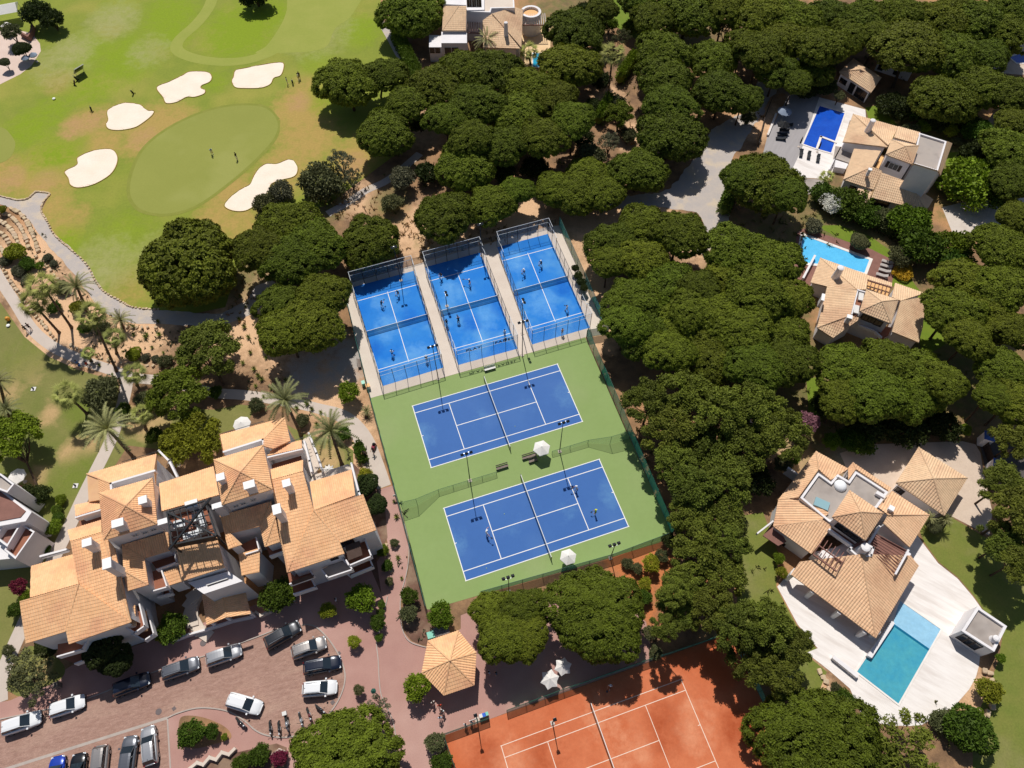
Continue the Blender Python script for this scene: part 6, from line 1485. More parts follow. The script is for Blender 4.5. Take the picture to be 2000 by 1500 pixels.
def padel_cage(q, label):
    t = thing('padel_cage', label, 'padel court enclosure', q[3], 0, 'padel court enclosures'); o = q[3]
    def wall(a, b, n, h, hg, x0=0., x1=1.):
        for k in range(n+1):
            p = a.lerp(b, x0+(x1-x0)*k/n)-o
            m = MB(); m.box(p+Vector((0, 0, h/2)), (.07, .07, h)); m.build('post', M_dark, t)
            if k < n:
                s = a.lerp(b, x0+(x1-x0)*(k+1)/n)-o; e = Vector((0, 0, 1)); w = (s-p)*.03
                if hg: m = MB(); m.face([p+w+e*.05, s-w+e*.05, s-w+e*hg, p+w+e*hg]); m.build('glass_pane', M_pglass, t)
                if h > hg+.2: m = MB(); m.face([p+e*(hg+.04), s+e*(hg+.04), s+e*h, p+e*h]); m.build('mesh_panel', M_pmesh, t)
                for z in ((h, hg) if hg else (h, 1.3)):
                    m = MB(); m.tube(p+e*z, s+e*z, .036 if z == h else .025, n=5); m.build('rail', M_rail if hg else M_dark, t)
    TL, TR, BR, BL = q
    wall(TL, TR, 5, 4, 3); wall(BL, BR, 5, 4, 3)
    for a, b in ((TL, BL), (TR, BR)):
        wall(a, b, 1, 4, 3, 0, .1); wall(a, b, 1, 3.5, 2, .1, .2); wall(a, b, 6, 3, 0, .2, .8); wall(a, b, 1, 3.5, 2, .8, .9); wall(a, b, 1, 4, 3, .9, 1)
    m = MB(); n1, n2 = bil(q, 0, .5)-o, bil(q, 1, .5)-o; e = Vector((0, 0, 1))
    m.face([n1+e*.05, n2+e*.05, n2+e*.88, n1+e*.88]); m.build('net', M_net, t)
    m = MB(); d = n2-n1; m.box((n1+n2)/2+e*.9, (d.length, .05, .08), math.atan2(d.y, d.x)); m.build('net_band', M_band, t)
    for p in (n1, n2): m = MB(); m.tube(p, p+e*.98, .05, n=6); m.build('net_post', M_dark, t)
for q, l in zip(PADW, ('glass and mesh enclosure of the left padel court', 'glass and mesh enclosure of the middle padel court', 'glass and mesh enclosure of the right padel court')): padel_cage(q, l)

def tennis_net(c, ang, label, group='tennis nets', dark=M_net):
    t = thing('tennis_net', label, 'tennis net', c, ang, group); hw = 6.4
    for s in (-1, 1): m = MB(); m.tube((0, s*hw, 0), (0, s*hw, 1.1), .06, n=8); m.build('post', M_dark, t)
    m = MB(); N_ = 12; zs = [1.05-.14*(1-abs(2*i/N_-1)) for i in range(N_+1)]; ys = [-hw+2*hw*i/N_ for i in range(N_+1)]
    for i in range(N_): m.face([(0, ys[i], .04), (0, ys[i+1], .04), (0, ys[i+1], zs[i+1]), (0, ys[i], zs[i])])
    m.build('net', dark, t)
    m = MB()
    for i in range(N_): m.tube((0, ys[i], zs[i]), (0, ys[i+1], zs[i+1]), .045, n=6, caps=False)
    m.build('net_band', M_band, t); m = MB(); m.box((0, 0, .47), (.05, .07, .9)); m.build('centre_strap', M_band, t)
tennis_net(TC1, C_ANG, 'tennis net across the upper blue court'); tennis_net(TC2, C_ANG, 'tennis net across the lower blue court'); tennis_net(TC3, C3_ANG, 'tennis net across the orange clay court')

M_lampface = mat('lamp_glass', '#C9CED2', rough=.2, spec=.6)
def floodlight(bx, by, H, n, label, ang=C_ANG, name='floodlight_pole', arm=None, face=-1):
    t = thing(name, label, 'floodlight', G(bx, by), ang, 'court floodlight poles'); 
    m = MB(); m.box((0, 0, .05), (.5, .5, .1)); m.build('base_plate', M_conc, t)
    m = MB(); m.tube((0, 0, .1), (0, 0, H), .075, .045, 8); m.build('pole', M_dark, t)
    w = .62*(n-1)+.3
    m = MB(); m.box((0, 0, H), (w, .07, .07)); m.build('cross_arm', M_steel, t)
    for k in range(n):
        x = (k-(n-1)/2)*.62; M = Matrix.Rotation(R(-28*face), 3, 'X')
        m = MB(); m.box((x, face*.18, H+.12), (.42, .34, .18), M=M); l = m.build('lamp_head', M_dark, t)
        m = MB(); m.box((x, face*.18, H+.005), (.4, .3, .02), M=M); m.build('lamp_glass', M_lampface, l)
    return t
floodlight(918, 939, 9.4, 3, 'floodlight pole between the tennis courts, left one')
floodlight(1093, 882, 9.4, 3, 'floodlight pole between the tennis courts beside the umbrella')
floodlight(1020, 694, 9.3, 3, 'floodlight pole at the lower gap of the right padel courts')
floodlight(856, 740, 9.3, 3, 'floodlight pole at the lower gap of the left padel courts')
floodlight(1192, 1090, 5.2, 3, 'floodlight pole at the lower tennis fence on the right', face=1)
floodlight(994, 1156, 6.2, 3, 'floodlight pole at the lower tennis fence behind the pine', face=1)
floodlight(783, 548, 8.6, 2, 'floodlight pole behind the left padel court'); floodlight(941, 500, 8.0, 2, 'floodlight pole behind the middle padel court')
floodlight(1020, 652, 8.6, 2, 'floodlight pole halfway between the two right padel courts', ang=C_ANG+1.57)
floodlight(873, 598, 3.2, 2, 'short lamp post in the gap of the left padel courts', ang=C_ANG+1.57)
floodlight(1079, 1412, 5.0, 1, 'floodlight pole at the clay court umbrellas'); floodlight(932, 1405, 5.5, 1, 'floodlight pole at the clay court gate')

# ---------------------------------------------------------------- furniture
M_canvas = mat('white_canvas', '#EFEBE6', '#E6E2DD', 1., fine=.03, trans=.12)
M_canvg = mat('grey_canvas', '#8F9BAE', '#8592A6', 1., trans=.1); M_canvd = mat('black_canvas', '#15171B', rough=.7)
def umbrella(px, py, rpx, label, n=8, m=None, H=2.6, name='parasol', star=0., tilt=0.):
    p = G(px, py, H-.2); r0 = rpx/PXM(p); t = thing(name, label, 'parasol', (p.x, p.y, 0), 0, 'parasols')
    q = MB(); q.lathe((0, 0, 0), [(.3, 0), (.3, .08), (.05, .1)], 10); q.build('base', M_conc, t)
    q = MB(); q.tube((0, 0, .1), (0, 0, H+.12), .03, n=6); q.build('pole', M_steel, t)
    q = MB(); rim = []
    for k in range(n*2):
        a = math.pi*k/n + .3; rr = r0 if k % 2 == 0 else r0*(math.cos(math.pi/n)*.985-star); rim.append(Vector((math.cos(a)*rr, math.sin(a)*rr, H-.55+tilt*math.sin(a)*r0-(0 if k % 2 else .03))))
    for k in range(n*2): q.face([rim[k], rim[(k+1) % (2*n)], Vector((0, 0, H))])
    for k in range(n*2): a, b_ = rim[k], rim[(k+1) % (2*n)]; q.face([a, a-Vector((0, 0, .16)), b_-Vector((0, 0, .16)), b_])
    q.build('canopy', m or M_canvas, t)
    for k in range(n):
        q = MB(); q.tube((0, 0, H-.06), rim[2*k]-Vector((0, 0, .03)), .014, n=4); q.build('rib', M_steel, t)
    return t
umbrella(1058, 873, 17.5, 'white six-sided parasol over the bench between the tennis courts', 6)
umbrella(1110, 1086, 17, 'white parasol behind the broad pine at the lower tennis court', 6)
umbrella(1074, 1326, 19.5, 'white star-shaped parasol at the clay court fence, front one', 6, star=.12); umbrella(1100, 1301, 18, 'white parasol half shaded by the pine beside the star-shaped one', 6, star=.12)
umbrella(471, 826, 17.5, 'white parasol at the top terrace of the apartment block', 8); umbrella(640, 917, 14, 'pleated star-like parasol on the right apartment terrace', 10, star=.3)
umbrella(30, 928, 17, 'white octagonal parasol at the left edge building', 8); umbrella(336, 895, 13, 'crumpled white parasol left of the yellow-green tree', 7, star=.2)
umbrella(1534, 214, 14, 'grey-blue open parasol by the dark blue pool', 10, M_canvg); umbrella(1532, 240, 13, 'black parasol by the sunbeds of the dark blue pool', 8, M_canvd, 2.2, star=.15)
umbrella(10, 46, 11, 'small white tent roof beside the terrace at top left', 4, star=.0)
umbrella(62, 104, 8, 'grey parasol on the pink terrace, right of its pair', 9, M_canvg, 2.2); umbrella(47, 110, 8, 'grey parasol on the pink terrace, left of its pair', 9, M_canvg, 2.2)
def closed_umbrella(px, py, label):
    t = thing('closed_parasol', label, 'parasol', G(px, py)); q = MB(); q.tube((0, 0, 0), (0, 0, .9), .03, n=6); q.build('pole', M_steel, t)
    q = MB(); q.lathe((0, 0, .8), [(.05, 0), (.17, .25), (.13, 1.1), (.03, 1.7)], 8); q.build('canopy', M_canvd, t); q = MB(); q.lathe((0, 0, 0), [(.28, 0), (.28, .08)], 8); q.build('base', M_conc, t)
closed_umbrella(1560, 287, 'closed black parasol at the dark blue pool corner'); closed_umbrella(1596, 297, 'closed black parasol at the paddling corner')

def bench(px, py, ang, label, m, L_=1.8, group=None):
    t = thing('bench', label, 'bench', G(px, py), ang, group)
    for k in range(3): q = MB(); q.box((0, -.16+k*.16, .45), (L_, .14, .04)); q.build('seat_slat', m, t)
    for k in range(2): q = MB(); q.box((0, .3+k*.02, .62+k*.17), (L_, .03, .13)); q.build('back_slat', m, t)
    for s in (-1, 1):
        q = MB(); q.box((s*L_*.42, 0, .22), (.06, .5, .44)); q.build('leg', M_dark, t)
    return t
M_bw = mat('weathered_wood', '#8D8078', '#77695F', 3., fine=.2)
bench(957, 722, C_ANG, 'pale bench on the green court edge below the padel courts', M_frame)
bench(981, 914, C_ANG, 'grey bench between the courts at the low net fence', M_bw); bench(1034, 893, C_ANG, 'wooden bench left of the court parasol, back one', M_bw, 2.2); bench(1041, 901, C_ANG, 'short wooden bench left of the court parasol, front one', M_bw, 1.3)
bench(703, 712, C_ANG+1.4, 'grey bench on the left padel slab', M_bw, 1.6)
def lounger(px, py, ang, label, mc, mf, group):
    t = thing('sun_lounger', label, 'sun lounger', G(px, py), ang, group)
    q = MB(); q.box((0, 0, .3), (1.9, .62, .05)); q.build('frame', mf, t)
    q = MB(); q.box((-.3, 0, .37), (1.25, .58, .09)); q.build('mattress', mc, t)
    q = MB(); q.box((.6, 0, .5), (.75, .58, .09), M=Matrix.Rotation(R(-24), 3, 'Y')); q.build('backrest', mc, t)
    for sx in (-1, 1):
        for sy in (-1, 1): q = MB(); q.box((sx*.8, sy*.27, .14), (.05, .05, .28)); q.build('leg', mf, t)
M_cush = mat('grey_cushion', '#B4ABA6', '#A79E99', 2.); M_cushd = mat('black_cushion', '#2A2C30', '#34363A', 2.)
for i, (x, y) in enumerate(((1732, 514), (1729, 522), (1726, 531), (1721, 540))): lounger(x, y, R(-25), 'grey sun lounger on the brick terrace, %s from the pool end' % ORD[i], M_cush, M_frame, 'grey sun loungers by the turquoise pool')
for i, (x, y) in enumerate(((1538, 246), (1531, 256), (1527, 265), (1524, 273))): lounger(x, y, R(-10), 'black sun lounger on the grey deck, %s below the black parasol' % ORD[i], M_cushd, M_dark, 'black sun loungers on the grey deck')
for i, (x, y) in enumerate(((1564, 302), (1579, 306), (1597, 312))): lounger(x, y, R(72), 'black sun lounger on the white terrace, %s from the left' % ORD[i], M_cushd, M_dark, 'black sun loungers on the white terrace')

# lettering cut-outs on the padel rail
def text_obj(name, body, size, loc, rot, m, parent=None, ext=.015):
    cu = bpy.data.curves.new(name, 'FONT'); cu.body = body; cu.size = size; cu.extrude = ext; cu.offset = .02; cu.align_x = 'CENTER'; cu.space_character = 1.35
    tmp = bpy.data.objects.new('tmp', cu); me = bpy.data.meshes.new_from_object(tmp); bpy.data.objects.remove(tmp); me.materials.append(m); me.name = name
    o = bpy.data.objects.new(name, me); o.location = loc; o.rotation_euler = rot; link(o, parent); return o
q = PADW[1]; d = q[2]-q[3]; ra = math.atan2(d.y, d.x)
for body, u, lab in (('PLAY', .27, 'cut-out letters reading PLAY on the middle padel court rail'), ('PADEL', .78, 'cut-out letters reading PADEL on the middle padel court rail')):
    p = q[3].lerp(q[2], u); o = text_obj('sign_letters', body, .85, (p.x, p.y-.06, 3.15), (R(90), 0, ra), M_dark); tag(o, lab, 'sign')

# scoreboard on the golf lawn
t = thing('screen_board', 'black screen board in a white frame leaning on the golf lawn', 'board', G(160, 146), R(52))
Mx = Matrix.Rotation(R(42), 3, 'X')
q = MB(); q.box((0, 0, 1.35), (2.3, .12, 2.3), M=Mx); q.build('frame', M_frame, t)
q = MB(); q.box(Mx @ Vector((0, -.07, 0))+Vector((0, 0, 1.35)), (1.95, .03, 1.95), M=Mx); q.build('screen', mat('black_screen', '#101722', rough=.25), t)
for s in (-1, 1): q = MB(); q.tube((s*.9, .5, 0), (s*.9, .1, 1.5), .05, n=6); q.build('leg', M_frame, t)

# street lamp, bins and boxes
t = thing('street_lamp', 'green street lamp at the paving edge beside the car park', 'street lamp', G(741, 1360))
q = MB(); q.tube((0, 0, 0), (0, 0, 3.9), .07, .05, 8); q.build('pole', M_pole, t); q = MB(); q.lathe((0, 0, 3.9), [(.12, 0), (.3, .45), (.34, .5), (.1, .75), (.02, .85)], 6); l = q.build('lantern', M_pole, t)
q = MB(); q.lathe((0, 0, 3.95), [(.1, 0), (.24, .38)], 6); q.build('lamp_glass', M_lampface, l)
def box_thing(name, label, cat, px, py, dims, ang, m, lid=None, lm=None, z0=0.):
    t = thing(name, label, cat, G(px, py), ang); q = MB(); q.box((0, 0, z0+dims[2]/2), dims); q.build('body', m, t)
    q = MB(); q.box((0, 0, z0+dims[2]+.04), (dims[0]*1.06, dims[1]*1.06, .08)); q.build('lid', lm or m, t); return t
M_tealp = mat('teal_plastic', '#7FC3AE', rough=.4); M_blue = mat('blue_plastic', '#2B62C9', rough=.4); M_red = M_red; M_redp = mat('red_plastic', '#B83A26', rough=.4)
M_chk = mat('chequered_top', '#2F333C', '#9BA1AB', 6.)
box_thing('waste_bin', 'teal waste bin beside the kiosk', 'bin', 843, 1243, (.9, .8, 1.0), C_ANG, M_tealp)
box_thing('cool_box', 'grey cabinet behind the kiosk, left one', 'cabinet', 856, 1236, (.95, .9, .9), C_ANG, M_frame, lm=M_chk); box_thing('cool_box', 'grey cabinet behind the kiosk, right one', 'cabinet', 870, 1232, (.95, .9, .9), C_ANG, M_frame, lm=M_chk)
for i, (x, m, l) in enumerate(((940, M_frame, 'white'), (946, M_blue, 'blue'), (951, M_tealp, 'green'))): box_thing('recycling_bin', '%s recycling bin at the clay court fence' % l, 'bin', x, 1400-i*2, (.4, .4, 1.0), C_ANG, M_frame, lm=m)
box_thing('waste_bin', 'grey bin on the paving in front of the apartment lawn', 'bin', 117, 1340, (.6, .6, 1.0), R(18), M_bw)
box_thing('bin', 'orange and teal box at the lower left padel slab', 'box', 720, 758, (.6, .6, .8), C_ANG, M_frame, lm=mat('orange_plastic', '#E09A3A', rough=.4)); box_thing('bin', 'teal box at the lower left padel fence', 'box', 711, 752, (.5, .6, .8), C_ANG, M_tealp)
def post_sign(px, py, label, w, h, m, z=1.1):
    t = thing('sign_post', label, 'sign', G(px, py), C_ANG); q = MB(); q.tube((0, 0, 0), (0, 0, z), .035, n=6); q.build('post', M_dark, t); q = MB(); q.box((0, -.05, z+h/2), (w, .05, h)); q.build('sign_panel', m, t)
post_sign(926, 1408, 'white notice board at the clay court gate', .9, .7, M_frame, 1.3); post_sign(773, 973, 'small white sign at the tennis fence', .5, .5, M_frame, .9)
for (x, y, l) in ((148, 949, 'by the palm-edged path'), (68, 1092, 'above the red-flowered tree'), (66, 5+755, 'on the upper left lawn')):
    t = thing('ground_lamp', 'small white lawn lamp on a slab ' + l, 'lamp', G(x, y)); q = MB(); q.box((0, 0, .05), (.7, .7, .1)); q.build('slab', M_frame, t); q = MB(); q.tube((0, 0, .1), (0, 0, .5), .12, n=8); q.build('lamp_body', M_dark, t)
for (x, y, w, l) in ((340, 1384, .55, 'drain grate beside the island kerb'), (310, 1390, .7, 'round manhole cover beside the island kerb'), (397, 1256, .75, 'manhole cover in the red pavement before the porch'), (650, 1372, .6, 'drain grate at the right end of the car park'), (662, 1276, .55, 'drain grate at the parking curve')):
    q = MB(); p = G(x, y); q.lathe((p.x, p.y, .03), [(w*.55, 0), (w*.5, .012)], 14 if 'manhole' in l else 4); tag(q.build('manhole_cover' if 'manhole' in l else 'drain_grate', mat('cast_iron', '#6B6060', rough=.6)), l, 'cover')
# gate of the lower right villa, white wall, planters
for i, (x, y, l) in enumerate(((1917, 865, 'upper'), (1934, 918, 'lower'))):
    t = thing('gate_pillar', 'white gate pillar with blue cap, the %s one' % l, 'gate pillar', G(x, y), R(-20)); q = MB(); q.box((0, 0, 1.1), (1.3, 1.3, 2.2)); q.build('pillar', M_white, t)
    q = MB(); q.mesh([(-.75, -.75, 2.2), (.75, -.75, 2.2), (.75, .75, 2.2), (-.75, .75, 2.2), (0, 0, 2.8)], [(0, 1, 4), (1, 2, 4), (2, 3, 4), (3, 0, 4), (3, 2, 1, 0)]); q.build('cap', mat('blue_tile', '#3F66B8', rough=.5), t)
t = thing('driveway_gate', 'brown sliding gate between the two blue-capped pillars', 'gate', G(1925, 890), math.atan2((G(1932, 910)-G(1918, 872)).y, (G(1932, 910)-G(1918, 872)).x))
for k in range(14): q = MB(); q.box((-1.9+k*.29, 0, .85), (.24, .06, 1.6)); q.build('slat', M_fdark, t)
for z in (.25, 1.5): q = MB(); q.box((0, .05, z), (4.2, .05, .08)); q.build('rail', M_fdark, t)
def wall_thing(label, pts, h, w, m, name='garden_wall', cat='wall'):
    t = thing(name, label, cat, G(*pts[0]))
    for i in range(len(pts)-1):
        a, c = G(*pts[i]), G(*pts[i+1]); d = c-a; q = MB(); q.box(((a.x+c.x)/2, (a.y+c.y)/2, h/2), (d.length+w*.98, w, h+.004*(i % 2)), math.atan2(d.y, d.x)); q.build('wall_section', m, t, t.location)
    return t
wall_thing('white garden wall left of the tiled villa', [(1532, 925), (1556, 942)], 2.0, .3, M_white)
wall_thing('white planter box between the deck and the lawn edge', [(1627, 1287), (1668, 1320)], .7, .5, M_white, 'planter', 'planter')
wall_thing('curved white planter wall at the apartment entrance, right', [(503, 1198), (512, 1205), (530, 1196), (528, 1180)], .8, .3, M_slab); 
wall_thing('white wall along the entrance bushes', [(340, 1254), (372, 1242), (408, 1232)], .9, .25, M_white)
wall_thing('zigzag white wall at the bottom edge', [(372, 1503), (388, 1490), (400, 1494), (412, 1480), (425, 1484), (436, 1470), (450, 1474), (460, 1464)], .6, .35, M_slab)
wall_thing('white wall running down to the small zigzag bed', [(536, 1474), (548, 1466), (560, 1470)], .6, .35, M_slab)
wall_thing('brown wooden fence along the gravel road', [(1506, 198), (1492, 235), (1480, 285)], .9, .12, M_fdark, 'wooden_fence', 'fence')
wall_thing('low white edge of the grey deck', [(1499, 265), (1515, 225)], .4, .4, M_deck)
wall_thing('terrace wall left of the pool villa', [(1588, 506), (1600, 512), (1568, 550)][0:1]+[(1566, 548)], .9, .35, M_white)
wall_thing('curved stone wall beside the tents', [(62, 48), (68, 58), (66, 70), (60, 80), (45, 72)], 1.2, .4, M_wood)
# entrance steps: pale curved stairs
t = thing('entrance_steps', 'pale curved entrance steps beside the apartment porch', 'steps', G(380, 1215))
for k, (x, y) in enumerate(((398, 1236), (386, 1224), (378, 1208), (376, 1192), (380, 1176), (388, 1164))):
    p = G(x, y)-t.location; q = MB(); q.box(p+Vector((0, 0, .09+.09*k)), (2.3, 1.5, .18+.18*k-.006*k), R(-30-22*k)); q.build('step', M_slab, t)
# tents at top left
t = thing('marquee', 'white marquee roof at the top left corner', 'tent', G(20, 40), R(18))
q = MB(); q.mesh([(-3, -2, 2.6), (3, -2, 2.6), (3, 2, 2.6), (-3, 2, 2.6), (-3, 0, 3.6), (3, 0, 3.6)], [(0, 1, 5, 4), (2, 3, 4, 5), (1, 2, 5), (3, 0, 4)]); q.build('canopy', M_canvas, t)
for sx in (-1, 1):
    for sy in (-1, 1): q = MB(); q.tube((sx*2.9, sy*1.9, 0), (sx*2.9, sy*1.9, 2.6), .06, n=6); q.build('pole', M_steel, t)
# stone terraces on the left
t = thing('stone_terrace', 'curved rows of pale stone blocks terracing the slope at the left edge', 'stone terrace', G(30, 455))
rows = [[(22, 408), (40, 418), (55, 436), (64, 456), (72, 478), (76, 492)], [(2, 416), (22, 424), (38, 440), (50, 462), (58, 485)], [(-8, 432), (10, 438), (26, 454), (36, 474), (42, 490)], [(-10, 452), (6, 458), (18, 474), (24, 490)], [(-12, 475), (4, 486), (10, 500)]]
n_s = 0
for r_i, row in enumerate(rows):
    P = smooth_open([G(*p) for p in row], 8)
    acc = .35
    for i in range(len(P)-1):
        d = P[i+1]-P[i]; acc += d.length
        if acc > .72: acc = 0; place_stone(t, P[i], math.atan2(d.y, d.x), rng.uniform(.62, 1.), rng.uniform(.5, .85), rng.uniform(.4, .6), 'stone_block'); n_s += 1
def rocks(label, pts, step, s0, s1, m=None):
    t = thing('rock_border', label, 'rock border', G(*pts[0])); P = smooth_open([G(*p) for p in pts], 8); acc = 0
    for i in range(len(P)-1):
        d = P[i+1]-P[i]; acc += d.length
        if acc > step: acc = 0; w = noise.noise_vector(P[i]*3)*.15; place_stone(t, P[i]+Vector((w.x, w.y, 0)), rng.uniform(0, 6), rng.uniform(s0, s1), rng.uniform(s0, s1), rng.uniform(s0, s1)*.7, 'rock')
rocks('rock border between slope garden and lawn path', [(5, 520), (18, 545), (40, 575), (55, 598), (90, 640), (110, 665)], .55, .35, .7)
rocks('scattered rocks below the cart path at the palms', [(70, 500), (100, 530), (125, 560), (160, 590), (190, 625), (240, 640), (310, 640)], .7, .3, .65)
rocks('rock row above the concrete path by the yellow ball shrub', [(135, 672), (160, 685), (200, 700), (250, 712), (300, 716), (345, 722)], .6, .3, .6)
rocks('row of white stones beside the concrete path and palm lawn', [(690, 868), (700, 890), (712, 915), (722, 935)], .45, .35, .5)
rocks('white stones along the wall foot beside the red path', [(752, 1060), (760, 1090), (764, 1120)], .5, .3, .5)
rocks('stones edging the white deck bed on the left', [(1595, 1305), (1612, 1330), (1622, 1355), (1640, 1378)], .6, .4, .7)
rocks('stones in the bed right of the white deck', [(1915, 1320), (1925, 1310), (1935, 1325), (1940, 1370), (1918, 1400), (1900, 1380)], .8, .5, .9)
# dark creeper on the padel fence, bags
for i, (x, y, r0) in enumerate(((1124, 523, 8), (1130, 537, 9), (1136, 550, 9), (1141, 561, 8))): tree(x, y, r0, 1.9, 'bush', M_darkleaf, 'dark creeper clump on the right padel fence, %s from the top' % ORD[i], 'creeper', 'creeper', nvar=2)
b = MB(); b.ball((0, 0, .12), .11, 8, 5); 
for (x, y, l) in ((17, 637, 'white marker ball on the left lawn below the orange one'), (106, 194, 'white tee marker on the golf lawn')):
    o = b.build('marker', M_band); o.location = G(x, y); o.scale = (3, 3, 1.5); tag(o, l, 'marker')
o = b.build('marker', mat('orange_plastic', '#E09A3A', rough=.4)); o.location = G(18, 626); o.scale = (3.5, 3.5, 4); tag(o, 'orange marker on the left lawn beside the path', 'marker')
for (x, y, l) in ((880, 792, 'upper tennis court, left half'), (1006, 833, 'upper tennis court, right half'), (985, 1004, 'lower tennis court, left half'), (950, 1110, 'lower tennis court near its lower side'), (818, 543, 'left padel court')):
    o = b.build('tennis_ball', mat('ball_felt', '#D9E84A')); o.location = G(x, y); o.scale = (.5, .5, .5); tag(o, 'tennis ball lying on the ' + l, 'ball', 'tennis balls')
# ================================================================ cars
def paint(name, c, metal=0.): return mat(name, c, rough=.28, spec=.5, metal=metal, coat=.8)
M_tyre = mat('tyre_rubber', '#17181A', rough=.9); M_rim = mat('alloy_rim', '#A8ABB0', rough=.35, metal=.7); M_cglass = mat('car_glass', '#27313A', rough=.06, spec=.7); M_black = mat('black_trim', '#141517', rough=.5)
M_hl = mat('headlight_lens', '#DDE3E8', rough=.1, spec=.7); M_tl = mat('tail_light_lens', '#8C1414', rough=.2)
M_plate = mat('number_plate', '#E4E4DC')
def loft(sections):
    vs, fs = [], []; n = len(sections[0])
    for s in sections: vs += s
    for i in range(len(sections)-1):
        for k in range(n): a, b_ = i*n+k, i*n+(k+1) % n; fs.append((a, b_, b_+n, a+n))
    fs.append(tuple(range(n))); fs.append(tuple(reversed(range((len(sections)-1)*n, len(sections)*n)))); return vs, fs
def car(px, py, fx, fy, colour, label, kind='suv', rails=False, L_=4.45, rear=False):
    """px, py = centre; fx, fy = pixel of the front end"""
    c = G(px, py); f = G(fx, fy); ang = math.atan2(f.y-c.y, f.x-c.x)
    t = thing('parked_car', label, 'car', c, ang, 'cars parked in the brick car park')
    W2 = .92; hb = 1.0 if kind == 'suv' else .92; hr = 1.66 if kind == 'suv' else 1.47; h = L_/2
    hood = .98 if kind == 'suv' else .88
    st = [(-h, .74, .42, .80), (-h+.10, .84, .34, hb-.04), (-h+.45, W2-.02, .28, hb), (-h*.45, W2, .27, hb), (0, W2, .27, hb-.01), (h*.42, W2, .27, hb-.03), (h*.62, W2-.02, .28, hood-.01), (h-.42, W2-.07, .3, hood-.1), (h-.13, .74, .33, hood-.22), (h, .55, .42, .6)]
    secs = []
    for (x, w, z0, z1) in st:
        half = [(w*.86, z0), (w, z0+.14), (w*1.01, z0+(z1-z0)*.6), (w*.95, z1-.06), (w*.84, z1), (w*.4, z1+.02)]
        secs.append([Vector((x, y, z)) for y, z in half]+[Vector((x, -y, z)) for y, z in reversed(half)])
    q = MB(); q.mesh(*loft(secs)); body = q.build('body', paint('car_paint_'+colour[0], colour[1], colour[2]), t, smooth=False)
    me = body.data; me.polygons.foreach_set('use_smooth', [len(p.vertices) == 4 for p in me.polygons])
    # cabin: bottom ring on the belt line, top ring on the roof
    xb0, xb1 = -h+(.12 if kind != 'saloon' else .75), h*.50; xt0, xt1 = -h+(.42 if kind != 'saloon' else 1.15), h*.12
    wb, wt = W2*.87, W2*.70
    B0, B1, T0, T1 = (xb0, wb*.93, hb-.01), (xb1, wb*.9, hb-.05), (xt0, wt*.95, hr-.04), (xt1, wt, hr-.02)
    def P(a, s=1): return Vector((a[0], a[1]*s, a[2]))
    g = MB(); g.face([P(B1), P(B1, -1), P(T1, -1), P(T1)]); g.build('windscreen', M_cglass, t)
    g = MB(); g.face([P(B0, -1), P(B0), P(T0), P(T0, -1)]); g.build('rear_window', M_cglass, t)
    for s in (-1, 1):
        g = MB(); g.face([P(B0, s), P(B1, s), P(T1, s), P(T0, s)]); sw = g.build('side_window', M_cglass, t)
        for u in (.0, .36, .68, 1.):
            lo, hi = P(B0, s).lerp(P(B1, s), u), P(T0, s).lerp(P(T1, s), u); g = MB(); g.tube(lo+Vector((0, s*.006, 0)), hi+Vector((0, s*.006, 0)), .05 if u in (0., 1.) else .03, n=4); g.build('door_pillar', body.data.materials[0], sw)
    r_ = []
    n = 6
    q = MB()
    for i in range(n):
        x0, x1 = xt0+(xt1-xt0)*i/n, xt0+(xt1-xt0)*(i+1)/n; z = lambda x: hr+.03-.05*((x-(xt0+xt1)/2)/((xt1-xt0)/2))**2
        for (ya, yb, da, db) in ((-wt, -wt*.6, -.05, 0), (-wt*.6, wt*.6, 0, 0), (wt*.6, wt, 0, -.05)):
            q.face([Vector((x0, ya, z(x0)+da)), Vector((x1, ya, z(x1)+da)), Vector((x1, yb, z(x1)+db)), Vector((x0, yb, z(x0)+db))])
    q.build('roof', body.data.materials[0], t, smooth=True)
    if rails:
        for s in (-1, 1): q = MB(); q.tube((xt0+.2, s*wt*.86, hr+.06), (xt1-.1, s*wt*.86, hr+.06), .025, n=5); q.build('roof_rail', M_steel, t)
    for s in (-1, 1):
        for x in (-h*.62, h*.62):
            q = MB(); q.tube((x, s*(W2-.16), .33), (x, s*(W2+.01), .33), .33, n=16); wv = q.build('wheel', M_tyre, t)
            q = MB(); q.tube((x, s*(W2-.02), .33), (x, s*(W2+.025), .33), .21, n=12); q.build('rim', M_rim, wv)
        q = MB(); q.box((h-.2, s*.6, hood-.26), (.2, .34, .13), M=Matrix.Rotation(s*-.45, 3, 'Z')); q.build('headlight', M_hl, t)
        q = MB(); q.box((-h+.09, s*.66, .84), (.1, .24, .2)); q.build('tail_light', M_tl, t)
        q = MB(); q.box((xb1-.25, s*(W2+.09), hb+.07), (.2, .2, .14)); q.build('wing_mirror', body.data.materials[0], t)
    q = MB(); q.box((h-.02, 0, .52), (.05, .9, .18)); q.build('grille', M_black, t); q = MB(); q.box((-h-.01, 0, .62), (.03, .5, .12)); q.build('number_plate', M_plate, t)
    q = MB(); q.box((0, 0, .24), (L_*.94, 1.6, .1)); q.build('underbody', M_black, t)
    q = MB(); q.tube((xt0+.15, 0, hr), (xt0+.02, 0, hr+.14), .03, .012, 5); q.build('aerial', M_black, t)
    return t
WHT, SIL, GRY, DGR, NAV, BLK, BLU, CHA = ('white', '#E6E7E9', 0.), ('silver', '#B4B5B8', .55), ('grey', '#6E7178', .5), ('dark_grey', '#34363B', .4), ('navy', '#131C30', .2), ('black', '#0E1014', .1), ('blue', '#1B3FA8', .2), ('champagne', '#A39E9B', .5)
